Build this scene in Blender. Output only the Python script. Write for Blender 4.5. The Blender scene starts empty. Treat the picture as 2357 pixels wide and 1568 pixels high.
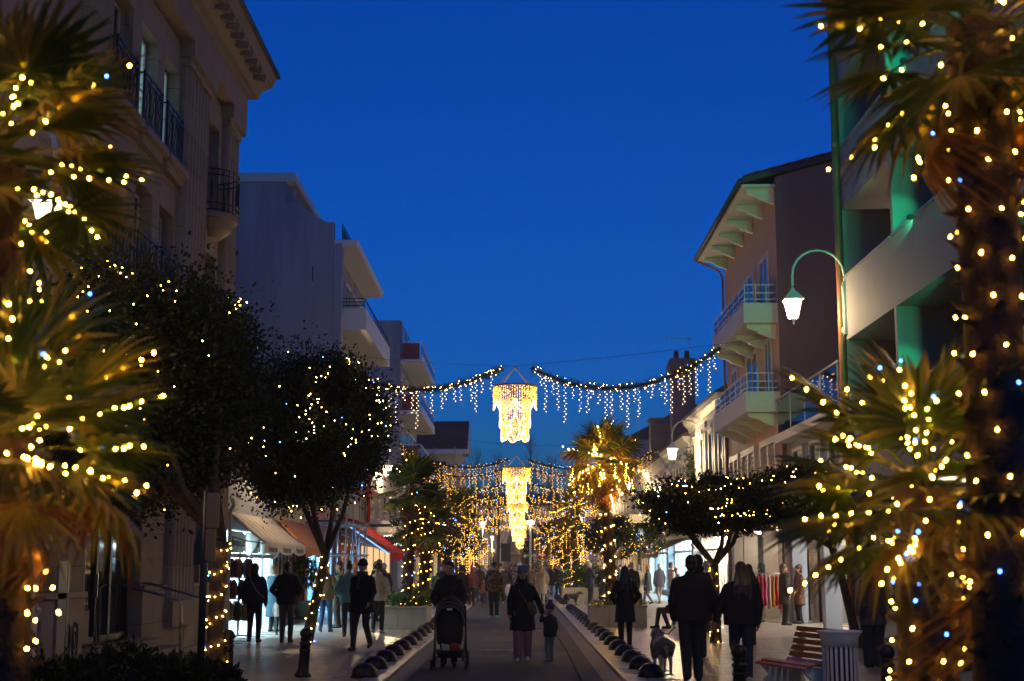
import bpy, bmesh, math, random
import numpy as np
from mathutils import Vector, Matrix, Euler
from mathutils.bvhtree import BVHTree

R = math.radians
PI = math.pi
scene = bpy.context.scene
COL = scene.collection

# ------------------------------------------------------------------ camera
CAM_H, TILT, YAW = 1.75, R(8.96), R(0.24)
cam_data = bpy.data.cameras.new('camera')
cam_data.lens = 50.0
cam_data.sensor_width = 36.0
cam_data.clip_end = 3000.0
cam_data.dof.use_dof = True
cam_data.dof.focus_distance = 34.0
cam_data.dof.aperture_fstop = 2.0
cam = bpy.data.objects.new('camera', cam_data)
cam.location = (0, 0, CAM_H)
cam.rotation_euler = (R(90) + TILT, 0, YAW)
COL.objects.link(cam)
scene.camera = cam

# ------------------------------------------------------------------ sky (blue hour: the sky of the last sun, filtered to deep blue)
world = bpy.data.worlds.new('World')
scene.world = world
world.use_nodes = True
wn, wl = world.node_tree.nodes, world.node_tree.links
wn.clear()
sky = wn.new('ShaderNodeTexSky')
sky.sky_type = 'NISHITA'
sky.sun_disc = False
sky.sun_elevation = R(3.0)
sky.sun_rotation = R(180)
sky.altitude = 0
sky.air_density = 1.0
sky.dust_density = 0.3
sky.ozone_density = 3.0
hs = wn.new('ShaderNodeHueSaturation')
hs.inputs['Saturation'].default_value = 1.0
tint = wn.new('ShaderNodeMix')
tint.data_type = 'RGBA'
tint.blend_type = 'MULTIPLY'
tint.inputs['Factor'].default_value = 1.0
tint.inputs['B'].default_value = (0.02, 0.54, 2.0, 1)
bg = wn.new('ShaderNodeBackground')
bg.inputs['Strength'].default_value = 0.1
wo = wn.new('ShaderNodeOutputWorld')
wl.new(sky.outputs[0], hs.inputs['Color'])
wl.new(hs.outputs[0], tint.inputs['A'])
wl.new(tint.outputs['Result'], bg.inputs['Color'])
wl.new(bg.outputs[0], wo.inputs['Surface'])

# ------------------------------------------------------------------ exposure and renderer
scene.view_settings.view_transform = 'Standard'
scene.view_settings.look = 'None'
scene.view_settings.exposure = 0.0
scene.view_settings.gamma = 1.0
scene.view_settings.use_curve_mapping = False
scene.render.engine = 'CYCLES'
scene.cycles.use_denoising = True
scene.cycles.max_bounces = 6
scene.cycles.diffuse_bounces = 2
scene.cycles.glossy_bounces = 3
scene.cycles.transmission_bounces = 4
scene.cycles.transparent_max_bounces = 10
scene.cycles.caustics_reflective = False
scene.cycles.caustics_refractive = False
scene.cycles.sample_clamp_indirect = 4.0
scene.cycles.use_light_tree = True

# ------------------------------------------------------------------ measuring: photograph (2357 px wide) -> place
_F = 50.0 / 36.0 * 2357.0
def _ray(u, v):
    x, y = (u - 1178.5) / _F, -(v - 784.0) / _F
    fy, fz = math.cos(TILT) - y * math.sin(TILT), math.sin(TILT) + y * math.cos(TILT)
    return (x * math.cos(YAW) - fy * math.sin(YAW), x * math.sin(YAW) + fy * math.cos(YAW), fz)
def at(u, v, Y):
    a, b, c = _ray(u, v); t = Y / b
    return Vector((a * t, Y, CAM_H + c * t))
def atx(u, v, X):
    a, b, c = _ray(u, v); t = X / a
    return Vector((X, b * t, CAM_H + c * t))
def spot(u, v, z=0.0):
    a, b, c = _ray(u, v); t = (z - CAM_H) / c
    return Vector((a * t, b * t, z))

# ------------------------------------------------------------------ object helpers
def tag(o, label=None, cat=None, group=None, kind=None):
    if label: o['label'] = label
    if cat: o['category'] = cat
    if group: o['group'] = group
    if kind: o['kind'] = kind
    return o
def thing(name, label, cat, loc=(0, 0, 0), rz=0.0, group=None):
    o = bpy.data.objects.new(name, None)
    COL.objects.link(o)
    o.location = loc
    o.rotation_euler = (0, 0, rz)
    o.empty_display_size = 0.2
    return tag(o, label, cat, group)
def link(name, mesh, parent=None, loc=(0, 0, 0), rot=(0, 0, 0), scale=(1, 1, 1)):
    o = bpy.data.objects.new(name, mesh)
    COL.objects.link(o)
    o.location, o.rotation_euler, o.scale = loc, rot, scale
    if parent is not None:
        o.parent = parent
    return o
def world_off(parent):
    """offset that lets a child be modelled in world coordinates under an unrotated thing"""
    if parent is None or parent.type != 'EMPTY':
        return (0, 0, 0)
    return tuple(-c for c in parent.location)
def copy_tree(o, parent=None):
    c = o.copy()
    COL.objects.link(c)
    c.parent = parent
    for ch in list(o.children):
        copy_tree(ch, c)
    return c

class MB:
    """collects shapes into ONE mesh"""
    def __init__(s):
        s.v, s.f, s.m = [], [], []
    def _add(s, vs, fs, m=0):
        b = len(s.v)
        s.v.extend([tuple(p) for p in vs])
        for f in fs:
            s.f.append(tuple(b + i for i in f)); s.m.append(m)
        return s
    def box(s, x0, x1, y0, y1, z0, z1, m=0):
        if x0 > x1: x0, x1 = x1, x0
        if y0 > y1: y0, y1 = y1, y0
        if z0 > z1: z0, z1 = z1, z0
        vs = [(x0,y0,z0),(x1,y0,z0),(x1,y1,z0),(x0,y1,z0),(x0,y0,z1),(x1,y0,z1),(x1,y1,z1),(x0,y1,z1)]
        return s._add(vs, [(0,3,2,1),(4,5,6,7),(0,1,5,4),(1,2,6,5),(2,3,7,6),(3,0,4,7)], m)
    def obox(s, c, size, rot=(0,0,0), m=0):
        M = Euler(rot).to_matrix(); c = Vector(c); hx, hy, hz = (q / 2 for q in size)
        vs = [c + M @ Vector(p) for p in [(-hx,-hy,-hz),(hx,-hy,-hz),(hx,hy,-hz),(-hx,hy,-hz),(-hx,-hy,hz),(hx,-hy,hz),(hx,hy,hz),(-hx,hy,hz)]]
        return s._add(vs, [(0,3,2,1),(4,5,6,7),(0,1,5,4),(1,2,6,5),(2,3,7,6),(3,0,4,7)], m)
    def tube(s, pts, rad, n=8, m=0, cap=True):
        pts = [Vector(p) for p in pts]
        rs = rad if isinstance(rad, (list, tuple)) else [rad] * len(pts)
        vs, fs = [], []
        up = None
        for i, p in enumerate(pts):
            d = (pts[min(i + 1, len(pts) - 1)] - pts[max(i - 1, 0)])
            d = d.normalized() if d.length > 1e-9 else Vector((0, 0, 1))
            if up is None:
                up = Vector((1, 0, 0)) if abs(d.z) > 0.9 else Vector((0, 0, 1))
            a = d.cross(up)
            if a.length < 1e-4:
                a = d.cross(Vector((0, 1, 0.3)))
            a.normalize(); b = d.cross(a).normalized(); up = a.cross(d) if False else up
            for k in range(n):
                t = 2 * PI * k / n
                vs.append(p + (a * math.cos(t) + b * math.sin(t)) * rs[i])
        for i in range(len(pts) - 1):
            for k in range(n):
                k2 = (k + 1) % n
                fs.append((i*n + k, i*n + k2, (i+1)*n + k2, (i+1)*n + k))
        if cap:
            fs.append(tuple(range(n))); fs.append(tuple(reversed(range((len(pts)-1)*n, len(pts)*n))))
        return s._add(vs, fs, m)
    def lathe(s, prof, n=16, c=(0,0,0), m=0, sx=1.0, sy=1.0):
        vs, fs = [], []
        for r, z in prof:
            for k in range(n):
                t = 2 * PI * k / n
                vs.append((c[0] + r*sx*math.cos(t), c[1] + r*sy*math.sin(t), c[2] + z))
        for i in range(len(prof) - 1):
            for k in range(n):
                k2 = (k + 1) % n
                fs.append((i*n + k, i*n + k2, (i+1)*n + k2, (i+1)*n + k))
        fs.append(tuple(reversed(range(n)))); fs.append(tuple(range((len(prof)-1)*n, len(prof)*n)))
        return s._add(vs, fs, m)
    def ell(s, c, r, n=12, k=8, rot=(0,0,0), m=0):
        M = Euler(rot).to_matrix(); c = Vector(c); vs, fs = [], []
        for i in range(1, k):
            ph = PI * i / k
            for j in range(n):
                t = 2 * PI * j / n
                vs.append(c + M @ Vector((r[0]*math.sin(ph)*math.cos(t), r[1]*math.sin(ph)*math.sin(t), r[2]*math.cos(ph))))
        for i in range(k - 2):
            for j in range(n):
                j2 = (j + 1) % n
                fs.append((i*n + j, (i+1)*n + j, (i+1)*n + j2, i*n + j2))
        a = len(vs); vs.append(c + M @ Vector((0, 0, r[2]))); vs.append(c + M @ Vector((0, 0, -r[2])))
        for j in range(n):
            j2 = (j + 1) % n
            fs.append((a, j, j2)); fs.append((a + 1, (k-2)*n + j2, (k-2)*n + j))
        return s._add(vs, fs, m)
    def cap(s, p0, r0, p1, r1, n=10, m=0):
        p0, p1 = Vector(p0), Vector(p1); d = (p1 - p0)
        d = d.normalized() if d.length > 1e-6 else Vector((0, 0, 1))
        pts, rs = [], []
        for t in (80, 50, 20):
            pts.append(p0 - d * r0 * math.sin(R(t))); rs.append(r0 * math.cos(R(t)))
        pts += [p0, p1]; rs += [r0, r1]
        for t in (20, 50, 80):
            pts.append(p1 + d * r1 * math.sin(R(t))); rs.append(r1 * math.cos(R(t)))
        return s.tube(pts, rs, n, m)
    def loft(s, rings, n=16, m=0):
        """rings: (cx, cy, z, rx, ry)"""
        vs, fs = [], []
        for cx, cy, z, rx, ry in rings:
            for k in range(n):
                t = 2 * PI * k / n
                vs.append((cx + rx*math.cos(t), cy + ry*math.sin(t), z))
        for i in range(len(rings) - 1):
            for k in range(n):
                k2 = (k + 1) % n
                fs.append((i*n + k, i*n + k2, (i+1)*n + k2, (i+1)*n + k))
        fs.append(tuple(reversed(range(n)))); fs.append(tuple(range((len(rings)-1)*n, len(rings)*n)))
        return s._add(vs, fs, m)
    def prism(s, poly, axis, a0, a1, m=0):
        """poly: 2-D outline; axis 'x','y','z' = extrusion direction"""
        def mk(p, a):
            return {'x': (a, p[0], p[1]), 'y': (p[0], a, p[1]), 'z': (p[0], p[1], a)}[axis]
        n = len(poly)
        vs = [mk(p, a0) for p in poly] + [mk(p, a1) for p in poly]
        fs = [tuple(range(n)), tuple(reversed(range(n, 2*n)))]
        for i in range(n):
            j = (i + 1) % n
            fs.append((j, i, n + i, n + j))
        return s._add(vs, fs, m)
    def quad(s, a, b, c, d, m=0):
        return s._add([a, b, c, d], [(0, 1, 2, 3)], m)
    def mesh(s, name, mats, smooth=False):
        me = bpy.data.meshes.new(name)
        me.from_pydata(s.v, [], s.f)
        for mt in (mats if isinstance(mats, (list, tuple)) else [mats]):
            me.materials.append(mt)
        me.polygons.foreach_set('material_index', s.m)
        if smooth:
            me.polygons.foreach_set('use_smooth', [True] * len(s.f))
        me.update()
        bm = bmesh.new(); bm.from_mesh(me)
        bmesh.ops.recalc_face_normals(bm, faces=bm.faces)
        bm.to_mesh(me); bm.free()
        return me
    def build(s, name, mats, parent=None, smooth=False, world=True, loc=None):
        off = loc if loc is not None else (world_off(parent) if world else (0, 0, 0))
        return link(name, s.mesh(name, mats, smooth), parent, off)

def np_mesh(name, verts, faces, mats, midx=None, smooth=False):
    """verts (n,3), faces (m,k) with one k"""
    me = bpy.data.meshes.new(name)
    nv, (nf, k) = len(verts), faces.shape
    me.vertices.add(nv); me.vertices.foreach_set('co', np.ascontiguousarray(verts, dtype=np.float32).ravel())
    me.loops.add(nf * k); me.loops.foreach_set('vertex_index', faces.astype(np.int32).ravel())
    me.polygons.add(nf)
    me.polygons.foreach_set('loop_start', np.arange(0, nf * k, k, dtype=np.int32))
    me.polygons.foreach_set('loop_total', np.full(nf, k, dtype=np.int32))
    for mt in (mats if isinstance(mats, (list, tuple)) else [mats]):
        me.materials.append(mt)
    if midx is not None:
        me.polygons.foreach_set('material_index', np.asarray(midx, dtype=np.int32))
    if smooth:
        me.polygons.foreach_set('use_smooth', np.ones(nf, dtype=bool))
    me.update(calc_edges=True)
    me.validate()
    return me

_ICO = None
def blobs(points, rad, name, mats, midx=None):
    """little octahedral bulbs at points, one mesh"""
    P = np.asarray(points, dtype=np.float32); n = len(P)
    r = np.broadcast_to(np.asarray(rad, dtype=np.float32), (n,)).reshape(n, 1, 1)
    o = np.array([[1,0,0],[0,1,0],[-1,0,0],[0,-1,0],[0,0,1.35],[0,0,-1.35]], dtype=np.float32)
    V = (P[:, None, :] + o[None] * r).reshape(-1, 3)
    f = np.array([[0,1,4],[1,2,4],[2,3,4],[3,0,4],[1,0,5],[2,1,5],[3,2,5],[0,3,5]])
    Fc = (f[None] + (np.arange(n) * 6)[:, None, None]).reshape(-1, 3)
    mi = None if midx is None else np.repeat(np.asarray(midx), 8)
    return np_mesh(name, V, Fc, mats, mi)

def leaf_mesh(name, pos, size, mats, rng, aspect=0.45, nrm=None, midx=None):
    """diamond leaves, folded along the midrib (2 triangles sharing it)"""
    n = len(pos)
    d = rng.normal(size=(n, 3)); d /= np.linalg.norm(d, axis=1, keepdims=True)
    if nrm is not None:
        d = d * 0.75 + nrm * 0.6
        d /= np.linalg.norm(d, axis=1, keepdims=True)
    q = rng.normal(size=(n, 3)); s = np.cross(d, q); s /= np.linalg.norm(s, axis=1, keepdims=True) + 1e-9
    nn = np.cross(d, s)
    L = (size * rng.uniform(0.7, 1.25, n))[:, None]
    a = pos; c = pos + d * L
    m_ = pos + d * L * 0.5
    b = m_ + s * L * aspect * 0.5 + nn * L * 0.07
    e = m_ - s * L * aspect * 0.5 + nn * L * 0.07
    V = np.stack([a, b, c, e], axis=1).reshape(-1, 3)
    base = (np.arange(n) * 4)[:, None]
    Fc = np.concatenate([base + np.array([[0, 1, 2]]), base + np.array([[0, 2, 3]])], axis=1).reshape(-1, 3)
    mi = None if midx is None else np.repeat(np.asarray(midx), 2)
    return np_mesh(name, V, Fc, mats, mi)

_work = bpy.data.scenes.new('workbench')                # throw-away scene for evaluating modifiers quickly
def evaluated_mesh(o):
    _work.collection.objects.link(o)
    with bpy.context.temp_override(scene=_work, view_layer=_work.view_layers[0]):
        dg_ = bpy.context.evaluated_depsgraph_get()
    me = bpy.data.meshes.new_from_object(o.evaluated_get(dg_))
    bpy.data.objects.remove(o, do_unlink=True)
    return me
def text_mesh(name, body, size, mat, extrude=0.004, shear=0.0, spacing=1.0):
    cu = bpy.data.curves.new(name, 'FONT')
    cu.body, cu.size, cu.extrude, cu.shear = body, size, extrude, shear
    cu.space_character = spacing
    cu.align_x, cu.align_y = 'CENTER', 'CENTER'
    cu.resolution_u = 3
    o = bpy.data.objects.new(name, cu)
    me = evaluated_mesh(o)
    me.materials.clear(); me.materials.append(mat)
    bpy.data.curves.remove(cu)
    me.name = name
    return me

# ------------------------------------------------------------------ materials
_M = {}
def mat(name, col, rough=0.6, var=0.12, scale=4.0, bump=0.0, bscale=30.0, metal=0.0, spec=0.5, rand=0.0, sheen=0.0, coat=0.0, trans=0.0):
    if name in _M: return _M[name]
    m = bpy.data.materials.new(name); m.use_nodes = True; _M[name] = m
    nt = m.node_tree; n, l = nt.nodes, nt.links
    b = n['Principled BSDF']
    b.inputs['Roughness'].default_value = rough
    b.inputs['Metallic'].default_value = metal
    b.inputs['Specular IOR Level'].default_value = spec
    b.inputs['Coat Weight'].default_value = coat
    b.inputs['Sheen Weight'].default_value = sheen
    tc = n.new('ShaderNodeTexCoord')
    nz = n.new('ShaderNodeTexNoise'); nz.inputs['Scale'].default_value = scale; nz.inputs['Detail'].default_value = 5
    l.new(tc.outputs['Object'], nz.inputs['Vector'])
    mx = n.new('ShaderNodeMix'); mx.data_type = 'RGBA'
    mx.inputs['A'].default_value = tuple(max(0, c * (1 - var)) for c in col) + (1,)
    mx.inputs['B'].default_value = tuple(min(1, c * (1 + var)) for c in col) + (1,)
    l.new(nz.outputs['Fac'], mx.inputs['Factor'])
    out = mx.outputs['Result']
    if rand:
        oi = n.new('ShaderNodeObjectInfo')
        mr = n.new('ShaderNodeMapRange'); mr.inputs['To Min'].default_value = 1 - rand; mr.inputs['To Max'].default_value = 1 + rand
        l.new(oi.outputs['Random'], mr.inputs['Value'])
        h = n.new('ShaderNodeHueSaturation')
        l.new(mr.outputs[0], h.inputs['Value']); l.new(out, h.inputs['Color']); out = h.outputs[0]
    l.new(out, b.inputs['Base Color'])
    rr = n.new('ShaderNodeMapRange'); rr.inputs['To Min'].default_value = max(0.03, rough * 0.8); rr.inputs['To Max'].default_value = min(1, rough * 1.2)
    l.new(nz.outputs['Fac'], rr.inputs['Value']); l.new(rr.outputs[0], b.inputs['Roughness'])
    if bump:
        nb = n.new('ShaderNodeTexNoise'); nb.inputs['Scale'].default_value = bscale; nb.inputs['Detail'].default_value = 4
        l.new(tc.outputs['Object'], nb.inputs['Vector'])
        bp = n.new('ShaderNodeBump'); bp.inputs['Strength'].default_value = bump; bp.inputs['Distance'].default_value = 0.03
        l.new(nb.outputs['Fac'], bp.inputs['Height']); l.new(bp.outputs[0], b.inputs['Normal'])
    return m
def stained(name, col, dirt, rough=0.7, scale=1.2, amount=0.5, stretch=(1, 1, 0.25), bump=0.2):
    """plaster or stone with streaky weathering of its own"""
    m = mat(name, col, rough, 0.08, 6.0, bump, 40.0)
    n, l = m.node_tree.nodes, m.node_tree.links
    b = n['Principled BSDF']; src = b.inputs['Base Color'].links[0].from_socket
    tc = n.new('ShaderNodeTexCoord'); mp = n.new('ShaderNodeMapping'); mp.inputs['Scale'].default_value = stretch
    nz = n.new('ShaderNodeTexNoise'); nz.inputs['Scale'].default_value = scale; nz.inputs['Detail'].default_value = 7; nz.inputs['Roughness'].default_value = 0.65
    rp = n.new('ShaderNodeMapRange'); rp.inputs['From Min'].default_value = 0.48; rp.inputs['From Max'].default_value = 0.72
    rp.inputs['To Max'].default_value = amount
    mx = n.new('ShaderNodeMix'); mx.data_type = 'RGBA'; mx.inputs['B'].default_value = dirt + (1,)
    l.new(tc.outputs['Object'], mp.inputs['Vector']); l.new(mp.outputs[0], nz.inputs['Vector'])
    l.new(nz.outputs['Fac'], rp.inputs['Value']); l.new(rp.outputs[0], mx.inputs['Factor']); l.new(src, mx.inputs['A'])
    l.new(mx.outputs['Result'], b.inputs['Base Color'])
    return m
def glow(name, col, strength):
    if name in _M: return _M[name]
    m = bpy.data.materials.new(name); m.use_nodes = True; _M[name] = m
    n, l = m.node_tree.nodes, m.node_tree.links
    n.clear()
    e = n.new('ShaderNodeEmission'); e.inputs['Color'].default_value = col + (1,); e.inputs['Strength'].default_value = strength
    o = n.new('ShaderNodeOutputMaterial'); l.new(e.outputs[0], o.inputs['Surface'])
    return m
def glass(name, tintc=(0.9, 0.95, 1.0), refl=0.12, rough=0.02):
    if name in _M: return _M[name]
    m = bpy.data.materials.new(name); m.use_nodes = True; _M[name] = m
    n, l = m.node_tree.nodes, m.node_tree.links
    n.clear()
    t = n.new('ShaderNodeBsdfTransparent'); t.inputs['Color'].default_value = tintc + (1,)
    g = n.new('ShaderNodeBsdfGlossy'); g.inputs['Roughness'].default_value = rough
    lw = n.new('ShaderNodeLayerWeight'); lw.inputs['Blend'].default_value = 0.5
    pw = n.new('ShaderNodeMath'); pw.operation = 'POWER'; pw.inputs[1].default_value = 4.0; l.new(lw.outputs['Facing'], pw.inputs[0])
    fr = n.new('ShaderNodeMath'); fr.operation = 'MULTIPLY'; fr.inputs[1].default_value = 0.45; l.new(pw.outputs[0], fr.inputs[0])
    ad = n.new('ShaderNodeMath'); ad.operation = 'ADD'; ad.use_clamp = True; ad.inputs[1].default_value = refl
    mx = n.new('ShaderNodeMixShader'); o = n.new('ShaderNodeOutputMaterial')
    l.new(fr.outputs[0], ad.inputs[0]); l.new(ad.outputs[0], mx.inputs[0])
    l.new(t.outputs[0], mx.inputs[1]); l.new(g.outputs[0], mx.inputs[2]); l.new(mx.outputs[0], o.inputs['Surface'])
    return m
def leafy(name, col, trans=0.35, rough=0.45, spec=0.5):
    """leaf with some light shining through"""
    if name in _M: return _M[name]
    m = mat(name, col, rough, 0.35, 3.0, spec=spec)
    n, l = m.node_tree.nodes, m.node_tree.links
    b = n['Principled BSDF']; o = n['Material Output']
    tr = n.new('ShaderNodeBsdfTranslucent')
    tr.inputs['Color'].default_value = tuple(min(1, c * 1.6) for c in col) + (1,)
    mx = n.new('ShaderNodeMixShader'); mx.inputs[0].default_value = trans
    l.new(b.outputs[0], mx.inputs[1]); l.new(tr.outputs[0], mx.inputs[2]); l.new(mx.outputs[0], o.inputs['Surface'])
    return m
def paving(name, c1, c2, joint, bw, bh, rough, offset=0.5):
    m = bpy.data.materials.new(name); m.use_nodes = True; _M[name] = m
    n, l = m.node_tree.nodes, m.node_tree.links; b = n['Principled BSDF']
    tc = n.new('ShaderNodeTexCoord'); br = n.new('ShaderNodeTexBrick')
    br.inputs['Color1'].default_value = c1 + (1,); br.inputs['Color2'].default_value = c2 + (1,); br.inputs['Mortar'].default_value = joint + (1,)
    br.inputs['Scale'].default_value = 1.0; br.inputs['Brick Width'].default_value = bw; br.inputs['Row Height'].default_value = bh
    br.inputs['Mortar Size'].default_value = 0.008; br.offset = offset
    l.new(tc.outputs['Object'], br.inputs['Vector'])
    nz = n.new('ShaderNodeTexNoise'); nz.inputs['Scale'].default_value = 0.7; nz.inputs['Detail'].default_value = 6
    l.new(tc.outputs['Object'], nz.inputs['Vector'])
    mr = n.new('ShaderNodeMapRange'); mr.inputs['To Min'].default_value = rough * 0.6; mr.inputs['To Max'].default_value = rough * 1.5
    l.new(nz.outputs['Fac'], mr.inputs['Value']); l.new(mr.outputs[0], b.inputs['Roughness'])
    hs_ = n.new('ShaderNodeHueSaturation'); mv = n.new('ShaderNodeMapRange'); mv.inputs['To Min'].default_value = 0.7; mv.inputs['To Max'].default_value = 1.25
    l.new(nz.outputs['Fac'], mv.inputs['Value']); l.new(mv.outputs[0], hs_.inputs['Value'])
    l.new(br.outputs['Color'], hs_.inputs['Color']); l.new(hs_.outputs[0], b.inputs['Base Color'])
    bp = n.new('ShaderNodeBump'); bp.inputs['Strength'].default_value = 0.4; bp.inputs['Distance'].default_value = 0.01
    l.new(br.outputs['Fac'], bp.inputs['Height']); bp.invert = True; l.new(bp.outputs[0], b.inputs['Normal'])
    return m

WARM = (1.0, 0.70, 0.36)
m_asphalt = mat('asphalt', (0.045, 0.042, 0.040), 0.75, 0.35, 1.5, 0.5, 120.0)
m_gutter = mat('gutter_concrete', (0.035, 0.034, 0.034), 0.6, 0.2, 3.0, 0.2)
m_kerb = mat('kerb_stone', (0.34, 0.29, 0.24), 0.42, 0.2, 5.0, 0.15, 30.0, rand=0.15)
m_slab = mat('paving_slab', (0.37, 0.31, 0.25), 0.30, 0.14, 2.5, 0.04, 18.0, rand=0.05)
m_pave = paving('paving_far', (0.37, 0.31, 0.25), (0.30, 0.25, 0.205), (0.17, 0.14, 0.11), 0.92, 0.50, 0.30)
m_earth = mat('earth', (0.05, 0.04, 0.03), 0.9, 0.3, 5.0, 0.5)
m_stone = stained('limestone', (0.30, 0.245, 0.19), (0.16, 0.13, 0.10), 0.8, 1.5, 0.45)
m_stone2 = mat('limestone_block', (0.30, 0.245, 0.19), 0.8, 0.14, 3.0, 0.25, 25.0, rand=0.10)
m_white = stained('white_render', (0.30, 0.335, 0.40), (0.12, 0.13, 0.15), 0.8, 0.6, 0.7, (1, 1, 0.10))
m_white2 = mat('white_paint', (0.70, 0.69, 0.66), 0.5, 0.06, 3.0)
m_cream = stained('cream_facade', (0.52, 0.46, 0.38), (0.25, 0.21, 0.17), 0.8, 1.0, 0.4)
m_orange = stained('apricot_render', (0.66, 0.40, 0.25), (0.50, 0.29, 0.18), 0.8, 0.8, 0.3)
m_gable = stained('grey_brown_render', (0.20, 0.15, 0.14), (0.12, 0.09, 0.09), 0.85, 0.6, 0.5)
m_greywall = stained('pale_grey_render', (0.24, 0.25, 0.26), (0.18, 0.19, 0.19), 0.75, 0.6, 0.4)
m_trim = mat('white_trim', (0.62, 0.62, 0.55), 0.55, 0.08, 4.0)
m_iron = mat('black_iron', (0.012, 0.012, 0.013), 0.4, 0.2, 8.0)
m_darkframe = mat('dark_frame', (0.02, 0.02, 0.022), 0.35, 0.2, 5.0)
m_roof = mat('roof_tile', (0.10, 0.045, 0.035), 0.8, 0.3, 6.0, 0.5, 25.0, rand=0.15)
m_slate = mat('slate', (0.05, 0.055, 0.065), 0.6, 0.25, 8.0, 0.3)
m_pane = mat('window_pane', (0.015, 0.018, 0.022), 0.06, 0.2, 1.0, spec=0.8)
m_curtain = mat('pale_curtain', (0.55, 0.68, 0.70), 0.8, 0.1, 6.0)
m_glass = glass('shop_glass')
m_darkglass = glass('tinted_glass', (0.35, 0.4, 0.42), 0.18)
m_bluepanel = glass('blue_balcony_glass', (0.35, 0.5, 0.75), 0.15, 0.2)
m_steel = mat('steel', (0.42, 0.40, 0.38), 0.3, 0.1, 6.0, metal=0.9)
m_galv = mat('galvanised_tube', (0.38, 0.38, 0.40), 0.45, 0.2, 6.0, metal=0.6)
m_copper = mat('copper_pipe', (0.42, 0.17, 0.07), 0.45, 0.2, 6.0, metal=0.5)
m_whitemetal = mat('white_lacquered_metal', (0.68, 0.68, 0.64), 0.35, 0.08, 4.0)
m_red = mat('red_awning', (0.45, 0.010, 0.010), 0.8, 0.15, 3.0, spec=0.1)
m_whitecloth = mat('awning_canvas', (0.62, 0.58, 0.52), 0.8, 0.12, 3.0)
m_orangecloth = mat('orange_awning', (0.55, 0.22, 0.08), 0.8, 0.15, 3.0)
m_wood = mat('varnished_slat', (0.42, 0.11, 0.025), 0.35, 0.25, 5.0, coat=0.1, rand=0.12)
m_bark = mat('bark', (0.06, 0.042, 0.028), 0.85, 0.4, 12.0, 0.9, 30.0)
m_palmbark = mat('palm_fibre', (0.040, 0.023, 0.012), 0.9, 0.45, 14.0, 0.8, 40.0)
m_leaf = leafy('evergreen_leaf', (0.013, 0.024, 0.007), 0.2, .5, .3)
m_leaf2 = leafy('evergreen_leaf_light', (0.026, 0.042, 0.011), 0.25, .45, .4)
m_frond = leafy('palm_frond', (0.035, 0.070, 0.014), 0.3, 0.4)
m_frond2 = leafy('palm_frond_yellowing_and_glow', (0.15, 0.13, 0.02), 0.35, 0.4)  # yellowing leaf; on the lit palm it also holds the bulbs' golden glow
m_frondry = leafy('palm_frond_dry', (0.13, 0.06, 0.02), 0.3, 0.6)
m_plant = leafy('bedding_plant', (0.05, 0.12, 0.03), 0.3)
m_planter = stained('planter_stone', (0.42, 0.37, 0.29), (0.13, 0.13, 0.06), 0.7, 1.6, 0.75, (1, 1, 0.4))
def patterned(name, cols, kind, scale):
    m = mat(name, cols[0], .85, .1, 14.0)
    n, l = m.node_tree.nodes, m.node_tree.links; b = n['Principled BSDF']
    tc = n.new('ShaderNodeTexCoord')
    if kind == 'camo':
        t = n.new('ShaderNodeTexNoise'); t.inputs['Scale'].default_value = scale; t.inputs['Detail'].default_value = 1.5
        r = n.new('ShaderNodeValToRGB'); r.color_ramp.interpolation = 'CONSTANT'
        e = r.color_ramp.elements; e[0].color = cols[0] + (1,); e[1].position = .46; e[1].color = cols[1] + (1,)
        q = e.new(.56); q.color = cols[2] + (1,)
        l.new(tc.outputs['Object'], t.inputs['Vector']); l.new(t.outputs['Fac'], r.inputs['Fac']); l.new(r.outputs[0], b.inputs['Base Color'])
    else:
        t = n.new('ShaderNodeTexChecker'); t.inputs['Scale'].default_value = scale
        t.inputs['Color1'].default_value = cols[0] + (1,); t.inputs['Color2'].default_value = cols[1] + (1,)
        l.new(tc.outputs['Object'], t.inputs['Vector']); l.new(t.outputs['Color'], b.inputs['Base Color'])
    return m
m_camo = patterned('camouflage', ((.015, .013, .010), (.05, .04, .022), (.13, .075, .035)), 'camo', 11.0)
m_plaid = patterned('plaid', ((.42, .36, .32), (.16, .10, .08)), 'check', 11.0)
m_garland = mat('garland_green', (0.012, 0.03, 0.014), 0.6, 0.4, 10.0)
m_gold = mat('gold_frame', (0.62, 0.36, 0.08), 0.35, 0.2, 6.0, metal=0.7)
m_wire = mat('pale_wire', (0.55, 0.42, 0.25), 0.6, 0.1, 6.0)
g_fg = glow('bulb_foreground', (1.0, 0.46, 0.05), 120.0)
g_crown = glow('bulb_palm_crown', (1.0, 0.46, 0.04), 520.0)
g_bulb = glow('bulb_warm', (1.0, 0.49, 0.07), 60.0)
g_bulb2 = glow('bulb_warm_white', (1.0, 0.58, 0.17), 40.0)
g_icicle = glow('icicle_bulb', (1.0, 0.70, 0.46), 20.0)
g_blue = glow('bulb_blue', (0.06, 0.20, 1.0), 30.0)
g_far = glow('bulb_far', (1.0, 0.50, 0.05), 9.0)
g_chand = glow('chandelier_bulb', (1.0, 0.52, 0.06), 9.0)
g_rope = glow('chandelier_rope_light', (1.0, 0.74, 0.30), 5.0)
g_lamp = glow('lantern_glass', (1.0, 0.80, 0.52), 22.0)
g_cool = glow('shop_light_cool', (0.58, 0.88, 1.0), 62.0)
g_neutral = glow('shop_light_neutral', (1.0, 0.90, 0.74), 56.0)
g_porch = glow('added_porch_light', (1.0, 0.88, 0.70), 9.0)  # for the soffit panels added to brighten the shop recesses
g_dim = glow('shop_light_soft', (1.0, 0.90, 0.74), 22.0)
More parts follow.
